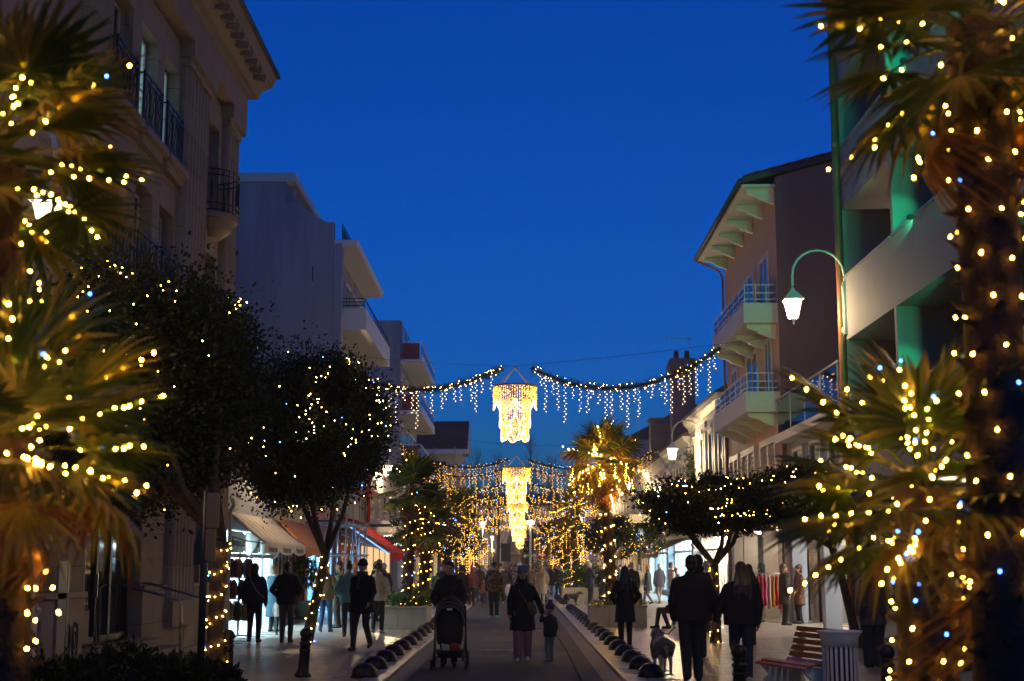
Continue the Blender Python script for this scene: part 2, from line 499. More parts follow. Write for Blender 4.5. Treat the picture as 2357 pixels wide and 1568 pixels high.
g_warm = glow('shop_light_warm', (1.0, 0.66, 0.32), 16.0)
g_green = glow('green_sign_light', (0.02, 1.0, 0.38), 8.0)
g_sign = glow('sign_letter_light', (0.9, 1.0, 0.95), 3.0)

# ================================================================== THE SETTING
random.seed(7)
_cube = {}
def cube_mesh(m):
    """unit cube with its base at z=0, shared by alike pieces"""
    if m.name not in _cube:
        _cube[m.name] = MB().box(-.5, .5, -.5, .5, 0, 1).mesh('piece_' + m.name, m)
    return _cube[m.name]
_bev = {}
def bev_mesh(m, sx, sy, sz, b=0.006):
    """box with chamfered top edges, real size, shared"""
    k = (m.name, round(sx, 3), round(sy, 3), round(sz, 3))
    if k not in _bev:
        B = MB(); hx, hy = sx / 2, sy / 2
        vs = [(-hx,-hy,0),(hx,-hy,0),(hx,hy,0),(-hx,hy,0),(-hx,-hy,sz-b),(hx,-hy,sz-b),(hx,hy,sz-b),(-hx,hy,sz-b),
              (-hx+b,-hy+b,sz),(hx-b,-hy+b,sz),(hx-b,hy-b,sz),(-hx+b,hy-b,sz)]
        B._add(vs, [(0,3,2,1),(8,9,10,11)] + [(i, (i+1)%4, 4+(i+1)%4, 4+i) for i in range(4)] + [(4+i, 4+(i+1)%4, 8+(i+1)%4, 8+i) for i in range(4)])
        _bev[k] = B.mesh('piece', m)
    return _bev[k]

g = MB().quad((-400, -60, -0.06), (400, -60, -0.06), (400, 900, -0.06), (-400, 900, -0.06)).build('ground', m_earth)
tag(g, 'dark bare ground stretching beyond the street', kind='structure')
RL, RR = -2.0, 1.6                                   # road edges
KW = 0.36                                            # kerb stone width
road = MB().quad((RL, -10, 0), (RR, -10, 0), (RR, 175, 0), (RL, 175, 0)).build('road', m_asphalt)
tag(road, 'dark asphalt lane running down the middle of the street', kind='structure')
for x0, x1 in ((RL + .02, RL + .30), (RR - .30, RR - .02)):
    MB().quad((x0, -10, .004), (x1, -10, .004), (x1, 175, .004), (x0, 175, .004)).build('gutter', m_gutter, road)
# drain grate across the lane, its bars are pieces
dg = spot(1160, 1499)
for k in range(16):
    link('grate_bar', bev_mesh(m_steel, .045, .16, .02), road, (-.75 + k * .062, dg.y, 0.002))
PZ = 0.05
def pavement(name, x0, x1, label):
    pv = MB().quad((x0, -10, PZ - .01), (x1, -10, PZ - .01), (x1, 175, PZ - .01), (x0, 175, PZ - .01)).build(name, m_pave)
    return tag(pv, label, kind='structure')
pav_l = pavement('pavement_left', -30, RL - KW, 'pale stone paved footway along the left shops')
pav_r = pavement('pavement_right', RR + KW, 30, 'pale stone paved footway along the right shops')
def kerb(name, x, label):
    k = tag(MB().box(x + .01, x + KW - .01, -10, 175, -.05, PZ - .016).build(name, m_earth), label, kind='structure')
    for i in range(62):
        link('kerb_stone', bev_mesh(m_kerb, KW - .012, .985, .075, .012), k, (x + KW / 2, 19.5 + i, PZ - .071 + random.uniform(-.001, .002)))
    s = MB()
    for i in range(94):
        s.box(x + .006, x + KW - .006, 81.02 + i, 81.98 + i, -.02, PZ + .003)
    tag(s.build('kerb_stone_row', m_kerb, k), kind='stuff')
kerb('kerb_left', RL - KW, 'row of pale kerb stones left of the lane')
kerb('kerb_right', RR, 'row of pale kerb stones right of the lane')
def slabs(par, xa, xb, ya):
    n, row, y = 0, 0, ya
    w, d = .92, .50
    while n < 296:
        x = xa + (row % 2) * w * .5 * (1 if xb > xa else -1)
        sgn = 1 if xb > xa else -1
        while (x - xb) * sgn < -w and n < 296:
            link('paving_slab', bev_mesh(m_slab, w - .006, d - .006, .03, .002), par,
                 (x + sgn * w / 2, y + d / 2, PZ - .0275 + random.uniform(-.001, .002)), (random.uniform(-.001, .001), random.uniform(-.001, .001), 0))
            x += sgn * w; n += 1
        row += 1; y += d
slabs(pav_l, RL - KW - .01, -6.8, 21.3)
slabs(pav_r, RR + KW + .01, 8.0, 20.9)
# worn asphalt: repair patches, a seam and a manhole
m_patch = mat('asphalt_patch', (0.030, 0.029, 0.029), .6, .3, 3.0, .5, 90.0)
m_seam = mat('tar_seam', (0.014, 0.014, 0.014), .9, .3, 5.0, spec=.1)
for x0, x1, y0, y1 in ((-.9, .1, 33.6, 36.2), (.2, 1.1, 28.2, 29.4), (-1.6, -.7, 44.0, 49.0), (.0, .9, 56.0, 60.0), (-1.5, -.2, 27.8, 28.5)):
    MB().quad((x0, y0, .003), (x1, y0 + .08, .003), (x1 - .05, y1, .003), (x0 + .03, y1 - .1, .003)).build('repair_patch', m_patch, road)
for pts in ([(.95, 20), (1.0, 30), (.93, 42), (1.02, 60), (1.0, 90)], [(-1.99, 31.2), (-.6, 31.4), (.7, 31.3), (1.3, 31.45)], [(-.2, 24.6), (.5, 24.9), (1.3, 24.7)]):
    B = MB()
    for (xa, ya), (xb, yb) in zip(pts[:-1], pts[1:]):
        d = Vector((xb - xa, yb - ya, 0)).normalized(); n_ = Vector((-d.y, d.x, 0)) * .022
        B.quad((xa - n_.x, ya - n_.y, .0055), (xb - n_.x, yb - n_.y, .0055), (xb + n_.x, yb + n_.y, .0055), (xa + n_.x, ya + n_.y, .0055))
    B.build('tar_seam', m_seam, road)
MB().lathe([(.36, 0), (.36, .006), (.33, .007), (.33, .004), (.02, .004)], 24, (.35, 39.0, .001)).build('manhole_cover', m_iron, road)

# ================================================================== BUILDINGS, LEFT SIDE
def rail_panel(B, x, y0, y1, z0, z1, n=6, t=.02):
    """plain balcony rail lying in the plane x (bars along y)"""
    B.box(x - t, x + t, y0, y1, z1 - .04, z1); B.box(x - t, x + t, y0, y1, z0, z0 + .03)
    for k in range(n + 1):
        y = y0 + (y1 - y0) * k / n
        B.box(x - t * .6, x + t * .6, y - .012, y + .012, z0, z1)

# ---- stone building with giant pilasters ---------------------------------
FX = -6.98
sb = thing('stone_building', 'monumental pale stone building with fluted pilasters and wrought iron balconettes', 'building', (-8, 25, 0))
XI = FX - 2.6                                           # inner back plane
EY = 33.75                                              # end of the facade
B = MB()
B.box(-20, FX - .36, 5, EY - .02, 0, 12.6)              # mass behind the reveals
B.build('wall', m_stone, sb)
# bays: (y0, y1) of the window openings between the pilasters
bay = [(23.4, 24.6), (25.2, 26.4), (26.95, 28.1)]
rows = [(9.75, 11.75), (6.75, 8.7), (3.75, 5.7)]
narrow = (30.95, 32.1)
def stone_run(y0, y1, z0, z1, x0=FX - .36, x1=FX, h=.49):
    """piers of ashlar: each block is a piece"""
    nz = max(1, round((z1 - z0) / h)); ny = max(1, round((y1 - y0) / .95))
    hz, wy = (z1 - z0) / nz, (y1 - y0) / ny
    for i in range(nz):
        for j in range(ny):
            link('stone', bev_mesh(m_stone2, x1 - x0, wy - .008, hz - .008, .004), sb,
                 ((x0 + x1) / 2 + 8 + random.uniform(-.004, .004), y0 + (j + .5) * wy - 25, z0 + i * hz + .004))
edges = [22.7] + [e for b in bay for e in b] + [28.3]
for i in range(0, len(edges), 2):
    stone_run(edges[i], edges[i + 1], 3.4, 12.45)
for y0, y1 in bay:
    zz = [3.4] + [q for r_ in reversed(rows) for q in r_] + [12.45]
    for i in range(0, len(zz), 2):
        stone_run(y0, y1, zz[i], zz[i + 1])
stone_run(30.45, narrow[0], 3.4, 12.45); stone_run(narrow[1], 32.4, 3.4, 12.45)
zz = [3.4] + [q for r_ in reversed(rows) for q in r_] + [12.45]
for i in range(0, len(zz), 2):
    stone_run(narrow[0], narrow[1], zz[i], zz[i + 1])
stone_run(14.0, 22.0, 3.4, 12.45, h=.75)
# windows: frame and panes set back in the reveals, two panes made to glow
def sash(par, x, y0, y1, z0, z1, frame, pane, nz=2, ny=2, sill=True, sx=1, fw=.055):
    """window standing in the plane x looking to +x (sx=1) or -x; its panes are pieces"""
    w = MB()
    w.box(x, x + sx * .06, y0, y0 + fw, z0, z1); w.box(x, x + sx * .06, y1 - fw, y1, z0, z1)
    w.box(x, x + sx * .06, y0 + fw, y1 - fw, z0, z0 + fw); w.box(x, x + sx * .06, y0 + fw, y1 - fw, z1 - fw, z1)
    for j in range(1, ny):
        y = y0 + (y1 - y0) * j / ny
        w.box(x + sx * .003, x + sx * .057, y - .03, y + .03, z0 + fw, z1 - fw)
    for i in range(1, nz):
        z = z0 + (z1 - z0) * i / nz
        w.box(x + sx * .006, x + sx * .05, y0 + fw, y1 - fw, z - .018, z + .018)
    f = w.build('window', frame, par)
    for j in range(ny):
        for i in range(nz):
            a0, a1 = y0 + (y1 - y0) * j / ny + .02, y0 + (y1 - y0) * (j + 1) / ny - .02
            c0, c1 = z0 + (z1 - z0) * i / nz + .015, z0 + (z1 - z0) * (i + 1) / nz - .015
            MB().box(x + sx * .02, x + sx * .03, a0, a1, c0, c1).build('pane', pane, f)
    return f
def balconette(par, x, y0, y1, z0, z1):
    """wrought iron rail with an oval motif in each panel"""
    B = MB()
    for z in (z0, z0 + .14, z1 - .12, z1):
        B.box(x - .018, x + .018, y0, y1, z - .014, z + .014)
    for y in (y0, y1):
        B.box(x - .022, x + .022, y - .022, y + .022, z0 - .03, z1 + .03)
        B.box(FX - .02, x, y - .012, y + .012, z1 - .03, z1); B.box(FX - .02, x, y - .012, y + .012, z0, z0 + .03)
    n = 3
    for k in range(n):
        yc = y0 + (y1 - y0) * (k + .5) / n; w = (y1 - y0) / n
        ov = [(x, yc + math.cos(t) * w * .40, (z0 + z1) / 2 + math.sin(t) * (z1 - z0) * .34) for t in [2 * PI * q / 14 for q in range(15)]]
        B.tube(ov, .014, 5)
        B.tube([(x, yc - w * .32, z0 + .14), (x, yc + w * .1, (z0 + z1) / 2), (x, yc - w * .1, (z0 + z1) / 2 + .06), (x, yc + w * .32, z1 - .12)], .012, 5)
        if k:
            y = y0 + (y1 - y0) * k / n
            B.box(x - .012, x + .012, y - .012, y + .012, z0, z1)
    return B.build('balcony_rail', m_iron, par)
g_curtain = glow('self_glowing_pane', (.50, .86, .92), .30)  # no lamp behind: the curtain's light is put into the pane as emission
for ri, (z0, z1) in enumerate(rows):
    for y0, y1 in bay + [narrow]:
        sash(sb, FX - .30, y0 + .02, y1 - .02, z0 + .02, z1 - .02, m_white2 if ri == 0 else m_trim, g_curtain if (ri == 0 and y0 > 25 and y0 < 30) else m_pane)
        if (y0, y1) != narrow:
            balconette(sb, FX + .10, y0 - .06, y1 + .06, z0 - .02, z0 + 1.0)
            MB().box(FX - .02, FX + .24, y0 - .2, y1 + .2, z0 - .2, z0 - .06).build('balcony_slab', m_stone, sb)
            MB().box(FX - .02, FX + .14, y0 - .12, y1 + .12, z0 - .38, z0 - .205).build('bracket', m_stone, sb)
# rounded balconies of the narrow bay
for z0 in (9.55, 6.6, 3.6):
    yc = (narrow[0] + narrow[1]) / 2
    for nm, r_, za, zb, mt in (('balcony_slab', .80, z0 - .12, z0, m_stone), ('balcony_bowl', .70, z0 - .5, z0 - .125, m_stone)):
        B = MB(); n = 14
        poly = [(FX - .02, yc - r_ * .9)] + [(FX - .02 + .62 * (r_ / .8) * math.sin(PI * k / n), yc - r_ * .9 * math.cos(PI * k / n)) for k in range(1, n)] + [(FX - .02, yc + r_ * .9)]
        if nm == 'balcony_bowl':
            rings = []
            for q, s_ in ((0, 1.0), (.5, .86), (1, .45)):
                rings.append([(FX - .02 + (p[0] - FX + .02) * s_, yc + (p[1] - yc) * s_, zb + (za - zb) * q) for p in poly])
            vs = [p for rr in rings for p in rr]; m_ = len(poly); fs = []
            for i in range(2):
                for k in range(m_ - 1):
                    fs.append((i*m_+k, i*m_+k+1, (i+1)*m_+k+1, (i+1)*m_+k))
            fs.append(tuple(range(2*m_, 3*m_)))
            B._add(vs, fs)
        else:
            B.prism(poly, 'z', za, zb)
        B.build(nm, mt, sb)
    B = MB(); n = 14; arc = [(FX + .60 * math.sin(PI * k / n), yc - .70 * math.cos(PI * k / n)) for k in range(n + 1)]
    for z in (z0 + .05, z0 + .2, z0 + .85, z0 + .98):
        B.tube([(p[0], p[1], z) for p in arc], .016, 5)
    for p in arc:
        B.tube([(p[0], p[1], z0), (p[0], p[1], z0 + .98)], .011, 5)
    for k in range(1, n, 3):
        p = arc[k]
        B.tube([(p[0], p[1] + .08 * math.cos(t), z0 + .52 + .26 * math.sin(t)) for t in [2 * PI * q / 10 for q in range(11)]], .012, 4)
    B.build('balcony_rail', m_iron, sb)
# fluted pilasters: drums stacked with joints, capital, base
def pilaster(y0, y1, zt=12.0, zb=.55):
    n, dep = 7, .15
    w = (y1 - y0)
    poly = [(FX - .36, y0), (FX + dep - .06, y0)]
    fl = w / n
    for k in range(n):
        a = y0 + k * fl
        poly += [(FX + dep, a + fl * .12), (FX + dep - .05, a + fl * .32), (FX + dep - .05, a + fl * .68), (FX + dep, a + fl * .88)]
    poly += [(FX + dep - .06, y1), (FX - .36, y1)]
    key = ('drum', round(w, 3))
    nz = 16; hz = (zt - zb - .5) / nz
    if key not in _bev:
        B = MB(); B.prism([(p[0] - FX, p[1] - y0) for p in poly], 'z', 0, hz - .01); _bev[key] = B.mesh('drum', m_stone2)
    for i in range(nz):
        link('pilaster_drum', _bev[key], sb, (FX + 8, y0 - 25, zb + .5 + i * hz))
    MB().box(FX - .36, FX + dep + .08, y0 - .06, y1 + .06, zb, zb + .49).build('pilaster_base', m_stone, sb)
    c = MB(); c.box(FX - .36, FX + dep + .05, y0 - .04, y1 + .04, zt, zt + .16); c.box(FX - .36, FX + dep + .14, y0 - .12, y1 + .12, zt + .165, zt + .5)
    c.build('capital', m_stone, sb)
for a, b in ((28.3, 30.4), (32.4, 33.7), (21.75, 22.7)):
    pilaster(a, b)
# entablature, dentilled cornice and roof edge
e = MB(); e.box(-20, FX + .30, 5, EY + .05, 12.5, 13.15); e.box(-20, FX + .36, 5, EY + .10, 13.155, 13.3)
e.build('entablature', m_stone, sb)
co = MB(); co.prism([(FX - 1, 13.305), (FX + .45, 13.305), (FX + .55, 13.5), (FX + .82, 13.62), (FX + .90, 13.86), (FX - 1, 13.86)], 'y', 5, EY + .62)
co = co.build('cornice', m_stone, sb)
for k in range(24):
    link('dentil', bev_mesh(m_stone2, .34, .13, .16), co, (FX + .66, 20.6 + k * .55, 13.42), (0, R(14), 0))
rf = MB(); rf.box(-20, FX + .98, 5, EY + .72, 13.865, 13.96); rf.prism([(FX + .9, 13.965), (FX - 3.5, 16.2), (-20, 16.2), (-20, 13.965)], 'y', 5, EY + .6)
rf.build('roof', m_slate, sb)
# ground floor: plinth, piers, glazed entrance up its steps, side window
stone_run(29.0, EY, .05, 1.28, FX - .3, FX + .06, .60)
stone_run(26.6, 29.0, .05, 1.28, FX - .3, FX + .06, .60)
MB().box(FX - .36, FX + .10, 26.55, EY, 1.285, 1.36).build('plinth_course', m_stone, sb)
stone_run(26.6, 29.95, 1.37, 3.3)
stone_run(31.5, 32.4, 1.37, 3.3)
MB().box(FX - .36, FX + .1, 14, EY + .02, 3.3, 3.395).build('string_course', m_stone, sb)
sash(sb, FX - .28, 29.97, 31.48, 1.38, 3.28, m_darkframe, m_pane, 2, 2)
stone_run(14, 22.35, .05, 3.3, h=.7)
e1 = MB(); e1.box(FX - .05, FX + .26, 20.9, 22.35, .05, 1.25); e1.box(FX - .05, FX + .30, 20.86, 22.39, 1.255, 1.34)
e1.build('pedestal', m_stone, sb)
# glazed entrance
ent = MB()
for y in (22.45, 23.1, 23.75, 24.5, 25.3, 26.5):
    ent.box(FX - .30, FX - .18, y - .06, y + .06, .45, 3.28)
ent.box(FX - .30, FX - .18, 22.4, 26.56, 2.55, 2.65); ent.box(FX - .30, FX - .18, 22.4, 26.56, .45, .55)
ent = ent.build('entrance_frame', m_darkframe, sb)
for a, b in ((22.5, 23.05), (23.15, 23.7), (23.8, 24.45), (24.55, 25.25), (25.35, 26.45)):
    MB().box(FX - .25, FX - .235, a, b, .56, 2.54).build('pane', m_pane, ent)
    MB().box(FX - .25, FX - .235, a, b, 2.66, 3.26).build('pane', m_pane, ent)
MB().box(FX - .17, FX - .12, 24.34, 24.38, 1.2, 1.6).build('door_handle', m_steel, ent)
for k in range(3):
    MB().box(FX + .02, FX + 1.25 - .38 * k, 22.6 + .0 * k, 26.5, .05 + .13 * k, .18 + .13 * k - .003).build('step', m_stone2, sb)
for y in (24.6, 26.35):
    h = thing('handrail', 'bent steel tube handrail beside the glazed entrance steps, ' + ('nearer one' if y < 25 else 'farther one'), 'handrail', (FX + .7, y, .05), 0, 'steel handrails at the entrance')
    B = MB(); x0, x1 = FX - .15, FX + 1.25
    B.tube([(x0, y, .45), (x0, y, 1.35), (x0 + .06, y, 1.42), (x0 + .35, y, 1.42), (x1 - .06, y, 1.16), (x1, y, 1.08), (x1, y, .05)], .022, 8)
    B.build('tube', m_steel, h, True)
    MB().lathe([(.06, 0), (.06, .01), (.03, .015)], 12, (x1, y, .052)).build('foot_plate', m_steel, h)
# wall fittings beside the entrance
sc = thing('security_camera', 'white wall camera with dark lens above the entrance pier', 'camera', (FX + .05, 21.95, 2.55))
MB().cap((FX, 21.95, 2.55), .06, (FX + .16, 22.0, 2.53), .06).build('housing', m_white2, sc, True)
MB().ell((FX + .22, 22.04, 2.5), (.055, .055, .055)).build('dome_lens', m_darkframe, sc, True)
pl = thing('wall_plaque', 'small pale plaque with violet lettering beside the entrance', 'plaque', (FX, 21.2, 2.1))
MB().box(FX + .003, FX + .025, 21.0, 21.42, 1.98, 2.2).build('plate', m_white2, pl)
link('lettering', text_mesh('lettering', 'cabinet', .085, mat('violet_print', (.18, .08, .2), .6)), pl, (.03, .01, 0), (R(90), 0, R(90)))
nb = thing('notice_board', 'tall grey glazed notice panel on the stone pier', 'notice board', (FX, 21.2, 1.6))
MB().box(FX + .262, FX + .30, 20.95, 21.35, .35, 1.8).build('panel', mat('grey_panel', (.09, .085, .09), .4), nb)
MB().box(FX + .262, FX + .285, 21.42, 21.52, .55, 1.78).build('name_strip', m_darkframe, nb)
dr = thing('service_door', 'pale painted side door with a round knob at far left', 'door', (FX, 20.3, .05))
MB().box(FX + .01, FX + .07, 19.7, 20.8, .06, 2.35).build('leaf', m_white2, dr)
MB().ell((FX + .12, 20.68, 1.1), (.04, .045, .07)).build('knob', m_steel, dr, True)
vg = MB()
for k in (-1, 1):
    vg.tube([(FX + .27, 21.75 + k * .18 + .13 * math.cos(t), .62 + .26 * math.sin(t)) for t in [2 * PI * q / 14 for q in range(15)]], .018, 5)
    vg.tube([(FX + .27, 21.75 + k * .18 + .06 * math.cos(t), .62 + .14 * math.sin(t)) for t in [2 * PI * q / 10 for q in range(11)]], .012, 5)
vgo = thing('vent_grille', 'wrought oval twin rings in the vent of the stone pedestal', 'grille', (FX + .27, 21.75, .3))
vg.build('rings', m_iron, vgo)
MB().box(FX + .262, FX + .268, 21.38, 22.12, .28, .96).build('vent_recess', m_darkframe, vgo)

# ---- low shop building with the white awning ------------------------------
SX = -6.95
def shop_room(par, x, y0, y1, z1, depth, glowm, wallm, sx=-1, n=3):
    """lit room behind a shop window; its ceiling panels give the light"""
    B = MB(); xb = x + sx * depth
    B.box(xb, xb + sx * .1, y0, y1, .05, z1)
    B.box(x + sx * .05, xb, y0, y0 + .06, .05, z1); B.box(x + sx * .05, xb, y1 - .06, y1, .05, z1)
    B.box(x + sx * .05, xb, y0, y1, z1, z1 + .08); B.box(x + sx * .05, xb, y0, y1, .04, .06)
    B.build('shop_interior', wallm, par)
    for k in range(n):
        a = y0 + (y1 - y0) * (k + .15) / n; b = y0 + (y1 - y0) * (k + .85) / n
        MB().box(x + sx * .35, x + sx * (depth - .3), a, b, z1 - .06, z1 - .01).build('ceiling_light', glowm, par)
m_shopwall = mat('shop_wall', (.62, .66, .68), .6, .06)
m_shopwarm = mat('shop_wall_warm', (.55, .46, .35), .6, .1)
ls = thing('boutique', 'low white boutique with lit windows under a striped canvas awning', 'shop', (-8, 37, 0))
B = MB(); B.box(-16, SX, 33.8, 41.0, 2.62, 4.1); B.box(-16, SX, 33.78, 34.25, .05, 2.62); B.box(-16, SX, 40.7, 41.0, .05, 2.62)
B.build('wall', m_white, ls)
MB().prism([(SX + .25, 4.1), (-11, 5.6), (-16, 5.6), (-16, 4.1)], 'y', 33.8, 41.0).build('roof', m_roof, ls)
shop_room(ls, SX, 34.25, 40.7, 2.6, 3.2, g_cool, m_shopwall)
fr = MB()
yy = [34.3, 35.9, 37.5, 39.1, 40.65]
for y in yy:
    fr.box(SX - .02, SX + .025, y - .05, y + .05, .05, 2.0)
fr.box(SX - .02, SX + .07, 34.25, 40.7, 1.92, 2.03)
fr = fr.build('shopfront_frame', mat('grey_timber', (.22, .21, .2), .5), ls)
for a, b in zip(yy[:-1], yy[1:]):
    MB().box(SX + .0, SX + .012, a + .06, b - .06, .1, 1.9).build('pane', m_glass, fr)
for k, (a, b) in enumerate(((34.45, 36.2), (36.55, 38.3), (38.6, 40.4))):
    s_ = MB().box(SX + .03, SX + .07, a, b, 2.08, 2.52).build('sign_board', mat('sign_white', (.6, .6, .58), .6), ls)
    MB().box(SX + .005, SX + .028, a - .05, b + .05, 2.04, 2.56).build('sign_frame', m_darkframe, s_)
    link('lettering', text_mesh('lettering', 'Pourquoi pas..', .30, mat('grey_print', (.05, .05, .05), .6), .003, .35), s_, (SX + .075, (a + b) / 2, 2.29), (R(90), 0, R(90)))
for y in (36.45, 38.45, 40.45):
    b_ = MB(); b_.prism([(SX + .06, 2.55), (SX + .42, 2.55), (SX + .30, 2.2), (SX + .14, 1.95), (SX + .06, 1.9)], 'y', y - .05, y + .05)
    b_.build('bracket', m_white2, ls)
MB().tube([(SX + .1, 34.05, .05), (SX + .1, 34.05, 3.0), (SX + .2, 34.0, 3.15), (SX + .16, 33.9, 3.3)], .05, 8).build('downpipe', m_white2, ls, True)
# goods in the window: lamps, vases and a hanging bird cage
for k, (y, h) in enumerate(((34.8, .5), (35.9, .75), (37.0, .45), (38.0, .8), (39.1, .55), (40.1, .7))):
    gd = thing('shop_vase', ('slim', 'tall', 'squat', 'tallest', 'round', 'last')[k] + ' vase on a plinth in the white boutique window', 'vase', (SX - 1.7, y, .05), 0, 'goods in the boutique window')
    B = MB(); B.box(-.2, .2, -.2, .2, 0, .5); B.build('plinth', m_white2, gd, False, False)
    MB().lathe([(.06, .5), (.13, .5 + h * .3), (.11, .5 + h * .6), (.05, .5 + h * .85), (.08, .5 + h)], 12).build('vase', mat('vase_%d' % k, ((.5, .2, .1), (.1, .3, .35), (.5, .45, .3), (.08, .08, .1), (.35, .1, .12), (.3, .35, .2))[k], .3), gd, True, False)
aw = thing('canvas_awning', 'slanted off white canvas awning with scripted valance over the boutique', 'awning', (SX, 37.3, 2.9))
AX = SX + .92
def awning(par, xa, za, xb, zb, y0, y1, vz, canvas, valm, n=8, sag=.03, text=None, tcol=None):
    B = MB(); vs, fs = [], []
    for i in range(n + 1):
        y = y0 + (y1 - y0) * i / n
        for q in range(5):
            t = q / 4
            vs.append((xa + (xb - xa) * t, y, za + (zb - za) * t - sag * math.sin(PI * t) * (1 + .4 * (i % 2))))
    for i in range(n):
        for q in range(4):
            fs.append((i*5+q, (i+1)*5+q, (i+1)*5+q+1, i*5+q+1))
    B._add(vs, fs)
    c = B.build('canvas', canvas, par, True)
    sm = c.modifiers.new('thickness', 'SOLIDIFY'); sm.thickness = .012
    sc_ = 3
    V = MB()
    for j in range(sc_):
        a, b = y0 + (y1 - y0) * j / sc_, y0 + (y1 - y0) * (j + 1) / sc_
        low = [(a + (b - a) * t, zb - vz * (.72 + .28 * math.sin(PI * t))) for t in [q / 8 for q in range(9)]]
        poly = [(a + .015, zb), (b - .015, zb)] + [(p[0], p[1]) for p in reversed(low)]
        d = 1 if xb > xa else -1
        V.prism(poly, 'x', xb + d * .012, xb + d * .024)
    v = V.build('valance', valm, par)
    if text:
        for j in range(sc_):
            a, b = y0 + (y1 - y0) * j / sc_, y0 + (y1 - y0) * (j + 1) / sc_
            link('lettering', text_mesh('lettering', text, .24, tcol, .002, .35), v, (xb + .028, (a + b) / 2, zb - vz * .5), (R(90), 0, R(90)))
    A = MB()
    for y in (y0 + .1, (y0 + y1) / 2, y1 - .1):
        A.tube([(xa, y, za - .55), ((xa + xb) / 2, y, (za + zb) / 2 - .32), (xb, y, zb - .02)], .018, 6)
    A.tube([(xb, y0, zb - .01), (xb, y1, zb - .01)], .022, 6)
    A.build('folding_arm', m_galv, par)
    return c
m_stripe = mat('stripe_canvas', (.60, .55, .48), .85, .15, 3)
awning(aw, SX + .03, 3.0, AX, 2.27, 34.1, 40.6, .28, m_stripe, m_whitecloth, 9, .03, 'Pourquoi pas', mat('grey_print', (.05, .05, .05), .6))
for k in range(9):       # printed stripes of the canvas as thin strips
    y = 34.3 + k * .72
    B = MB(); B.quad((SX + .05, y, 3.0), (SX + .05, y + .16, 3.0), (AX - .02, y + .16, 2.285), (AX - .02, y, 2.285))
    st = B.build('stripe', mat('stripe_grey', (.36, .34, .36), .85, .15, 3), aw)
    st.location.z += .004

# ---- second little shop with orange awning and a black door ---------------
l2 = thing('narrow_shop', 'narrow dark shopfront with an orange awning between boutique and scaffold', 'shop', (-8, 44, 0))
B = MB(); B.box(-16, SX, 41.02, 47.0, 2.7, 4.3); B.box(-16, SX - .3, 41.02, 47.0, .05, 2.7)
B.build('wall', m_cream, l2)
MB().prism([(SX + .25, 4.3), (-11, 5.6), (-16, 5.6), (-16, 4.3)], 'y', 41.02, 47.0).build('roof', m_roof, l2)
m_violet = mat('mauve_shutter', (.17, .12, .15), .5)
for k in range(9):
    a = 41.1 + k * .65
    s_ = MB().box(SX - .29, SX - .22, a, a + .6, .1, 2.6).build('door_leaf', m_violet, l2)
    MB().box(SX - .235, SX - .212, a + .14, a + .46, .9, 2.4).build('pane', m_pane, s_)
    MB().box(SX - .235, SX - .205, a + .1, a + .5, .25, .75).build('panel', m_violet, s_)
a2 = thing('orange_awning', 'faded orange awning over the narrow dark shopfront', 'awning', (SX, 44, 2.9))
awning(a2, SX + .03, 3.05, AX - .05, 2.27, 40.9, 46.2, .3, m_orangecloth, m_orangecloth, 6)
# ---- pink shop with blue-white light, scaffolding -------------------------
l3 = thing('pink_shop', 'pink fronted shop with blue white lit window behind the scaffolding', 'shop', (-8, 50.5, 0))
m_pink = mat('pink_front', (.42, .10, .12), .55, .1)
B = MB(); B.box(-16, SX, 47.02, 54.0, 2.55, 5.2); B.box(-16, SX, 47.02, 47.4, .05, 2.55); B.box(SX - .3, SX, 53.4, 54.0, .05, 2.55)
B.build('wall', m_pink, l3)
MB().box(-16, SX + .15, 47.02, 53.98, 5.2, 5.35).build('roof', m_slate, l3)
g_blueshop = glow('shop_light_blue', (.22, .55, 1.0), 42.0)
shop_room(l3, SX, 47.4, 53.4, 2.5, 3.0, g_blueshop, m_shopwall)
fr = MB()
for y in (47.45, 48.9, 50.4, 51.9, 53.35):
    fr.box(SX - .02, SX + .025, y - .05, y + .05, .05, 2.5)
fr.box(SX - .02, SX + .07, 47.4, 53.4, 2.1, 2.2)
fr = fr.build('shopfront_frame', m_white2, l3)
for a, b in ((47.5, 48.85), (48.95, 50.35), (50.45, 51.85), (51.95, 53.3)):
    MB().box(SX, SX + .012, a, b, .1, 2.08).build('pane', m_glass, fr)
for k, y in enumerate((48.2, 49.7, 51.2, 52.7)):
    MB().box(SX - 2.2, SX - 1.8, y - .4, y + .4, .06, 1.5).build('display_unit', m_shopwarm, l3)
sf = thing('scaffold', 'steel tube scaffold with plank deck before the pink shop', 'scaffold', (SX + .7, 50.4, .05))
for x in (SX + .25, SX + 1.25):
    for y in (47.6, 49.6, 51.6, 53.4):
        MB().tube([(x, y, .05), (x, y, 5.4)], .03, 8).build('standard_tube', m_galv, sf)
for x in (SX + .25, SX + 1.25):
    for z in (1.15, 2.05, 3.1, 4.1):
        MB().tube([(x + .05, 47.3, z), (x + .05, 53.7, z)], .026, 8).build('ledger_tube', m_galv, sf)
for y in (47.6, 49.6, 51.6, 53.4):
    for z in (2.1, 3.15):
        MB().tube([(SX + .1, y + .05, z), (SX + 1.4, y + .05, z)], .026, 8).build('transom_tube', m_galv, sf)
for a, b in ((47.7, 49.5), (51.5, 49.7), (51.7, 53.3)):
    MB().tube([(SX + 1.31, a, 1.2), (SX + 1.31, b, 3.05)], .024, 8).build('brace_tube', m_galv, sf)
for k in range(4):
    MB().box(SX + .27 + k * .24, SX + .49 + k * .24, 47.2, 53.8, 3.16, 3.21).build('deck_plank', m_bark, sf)
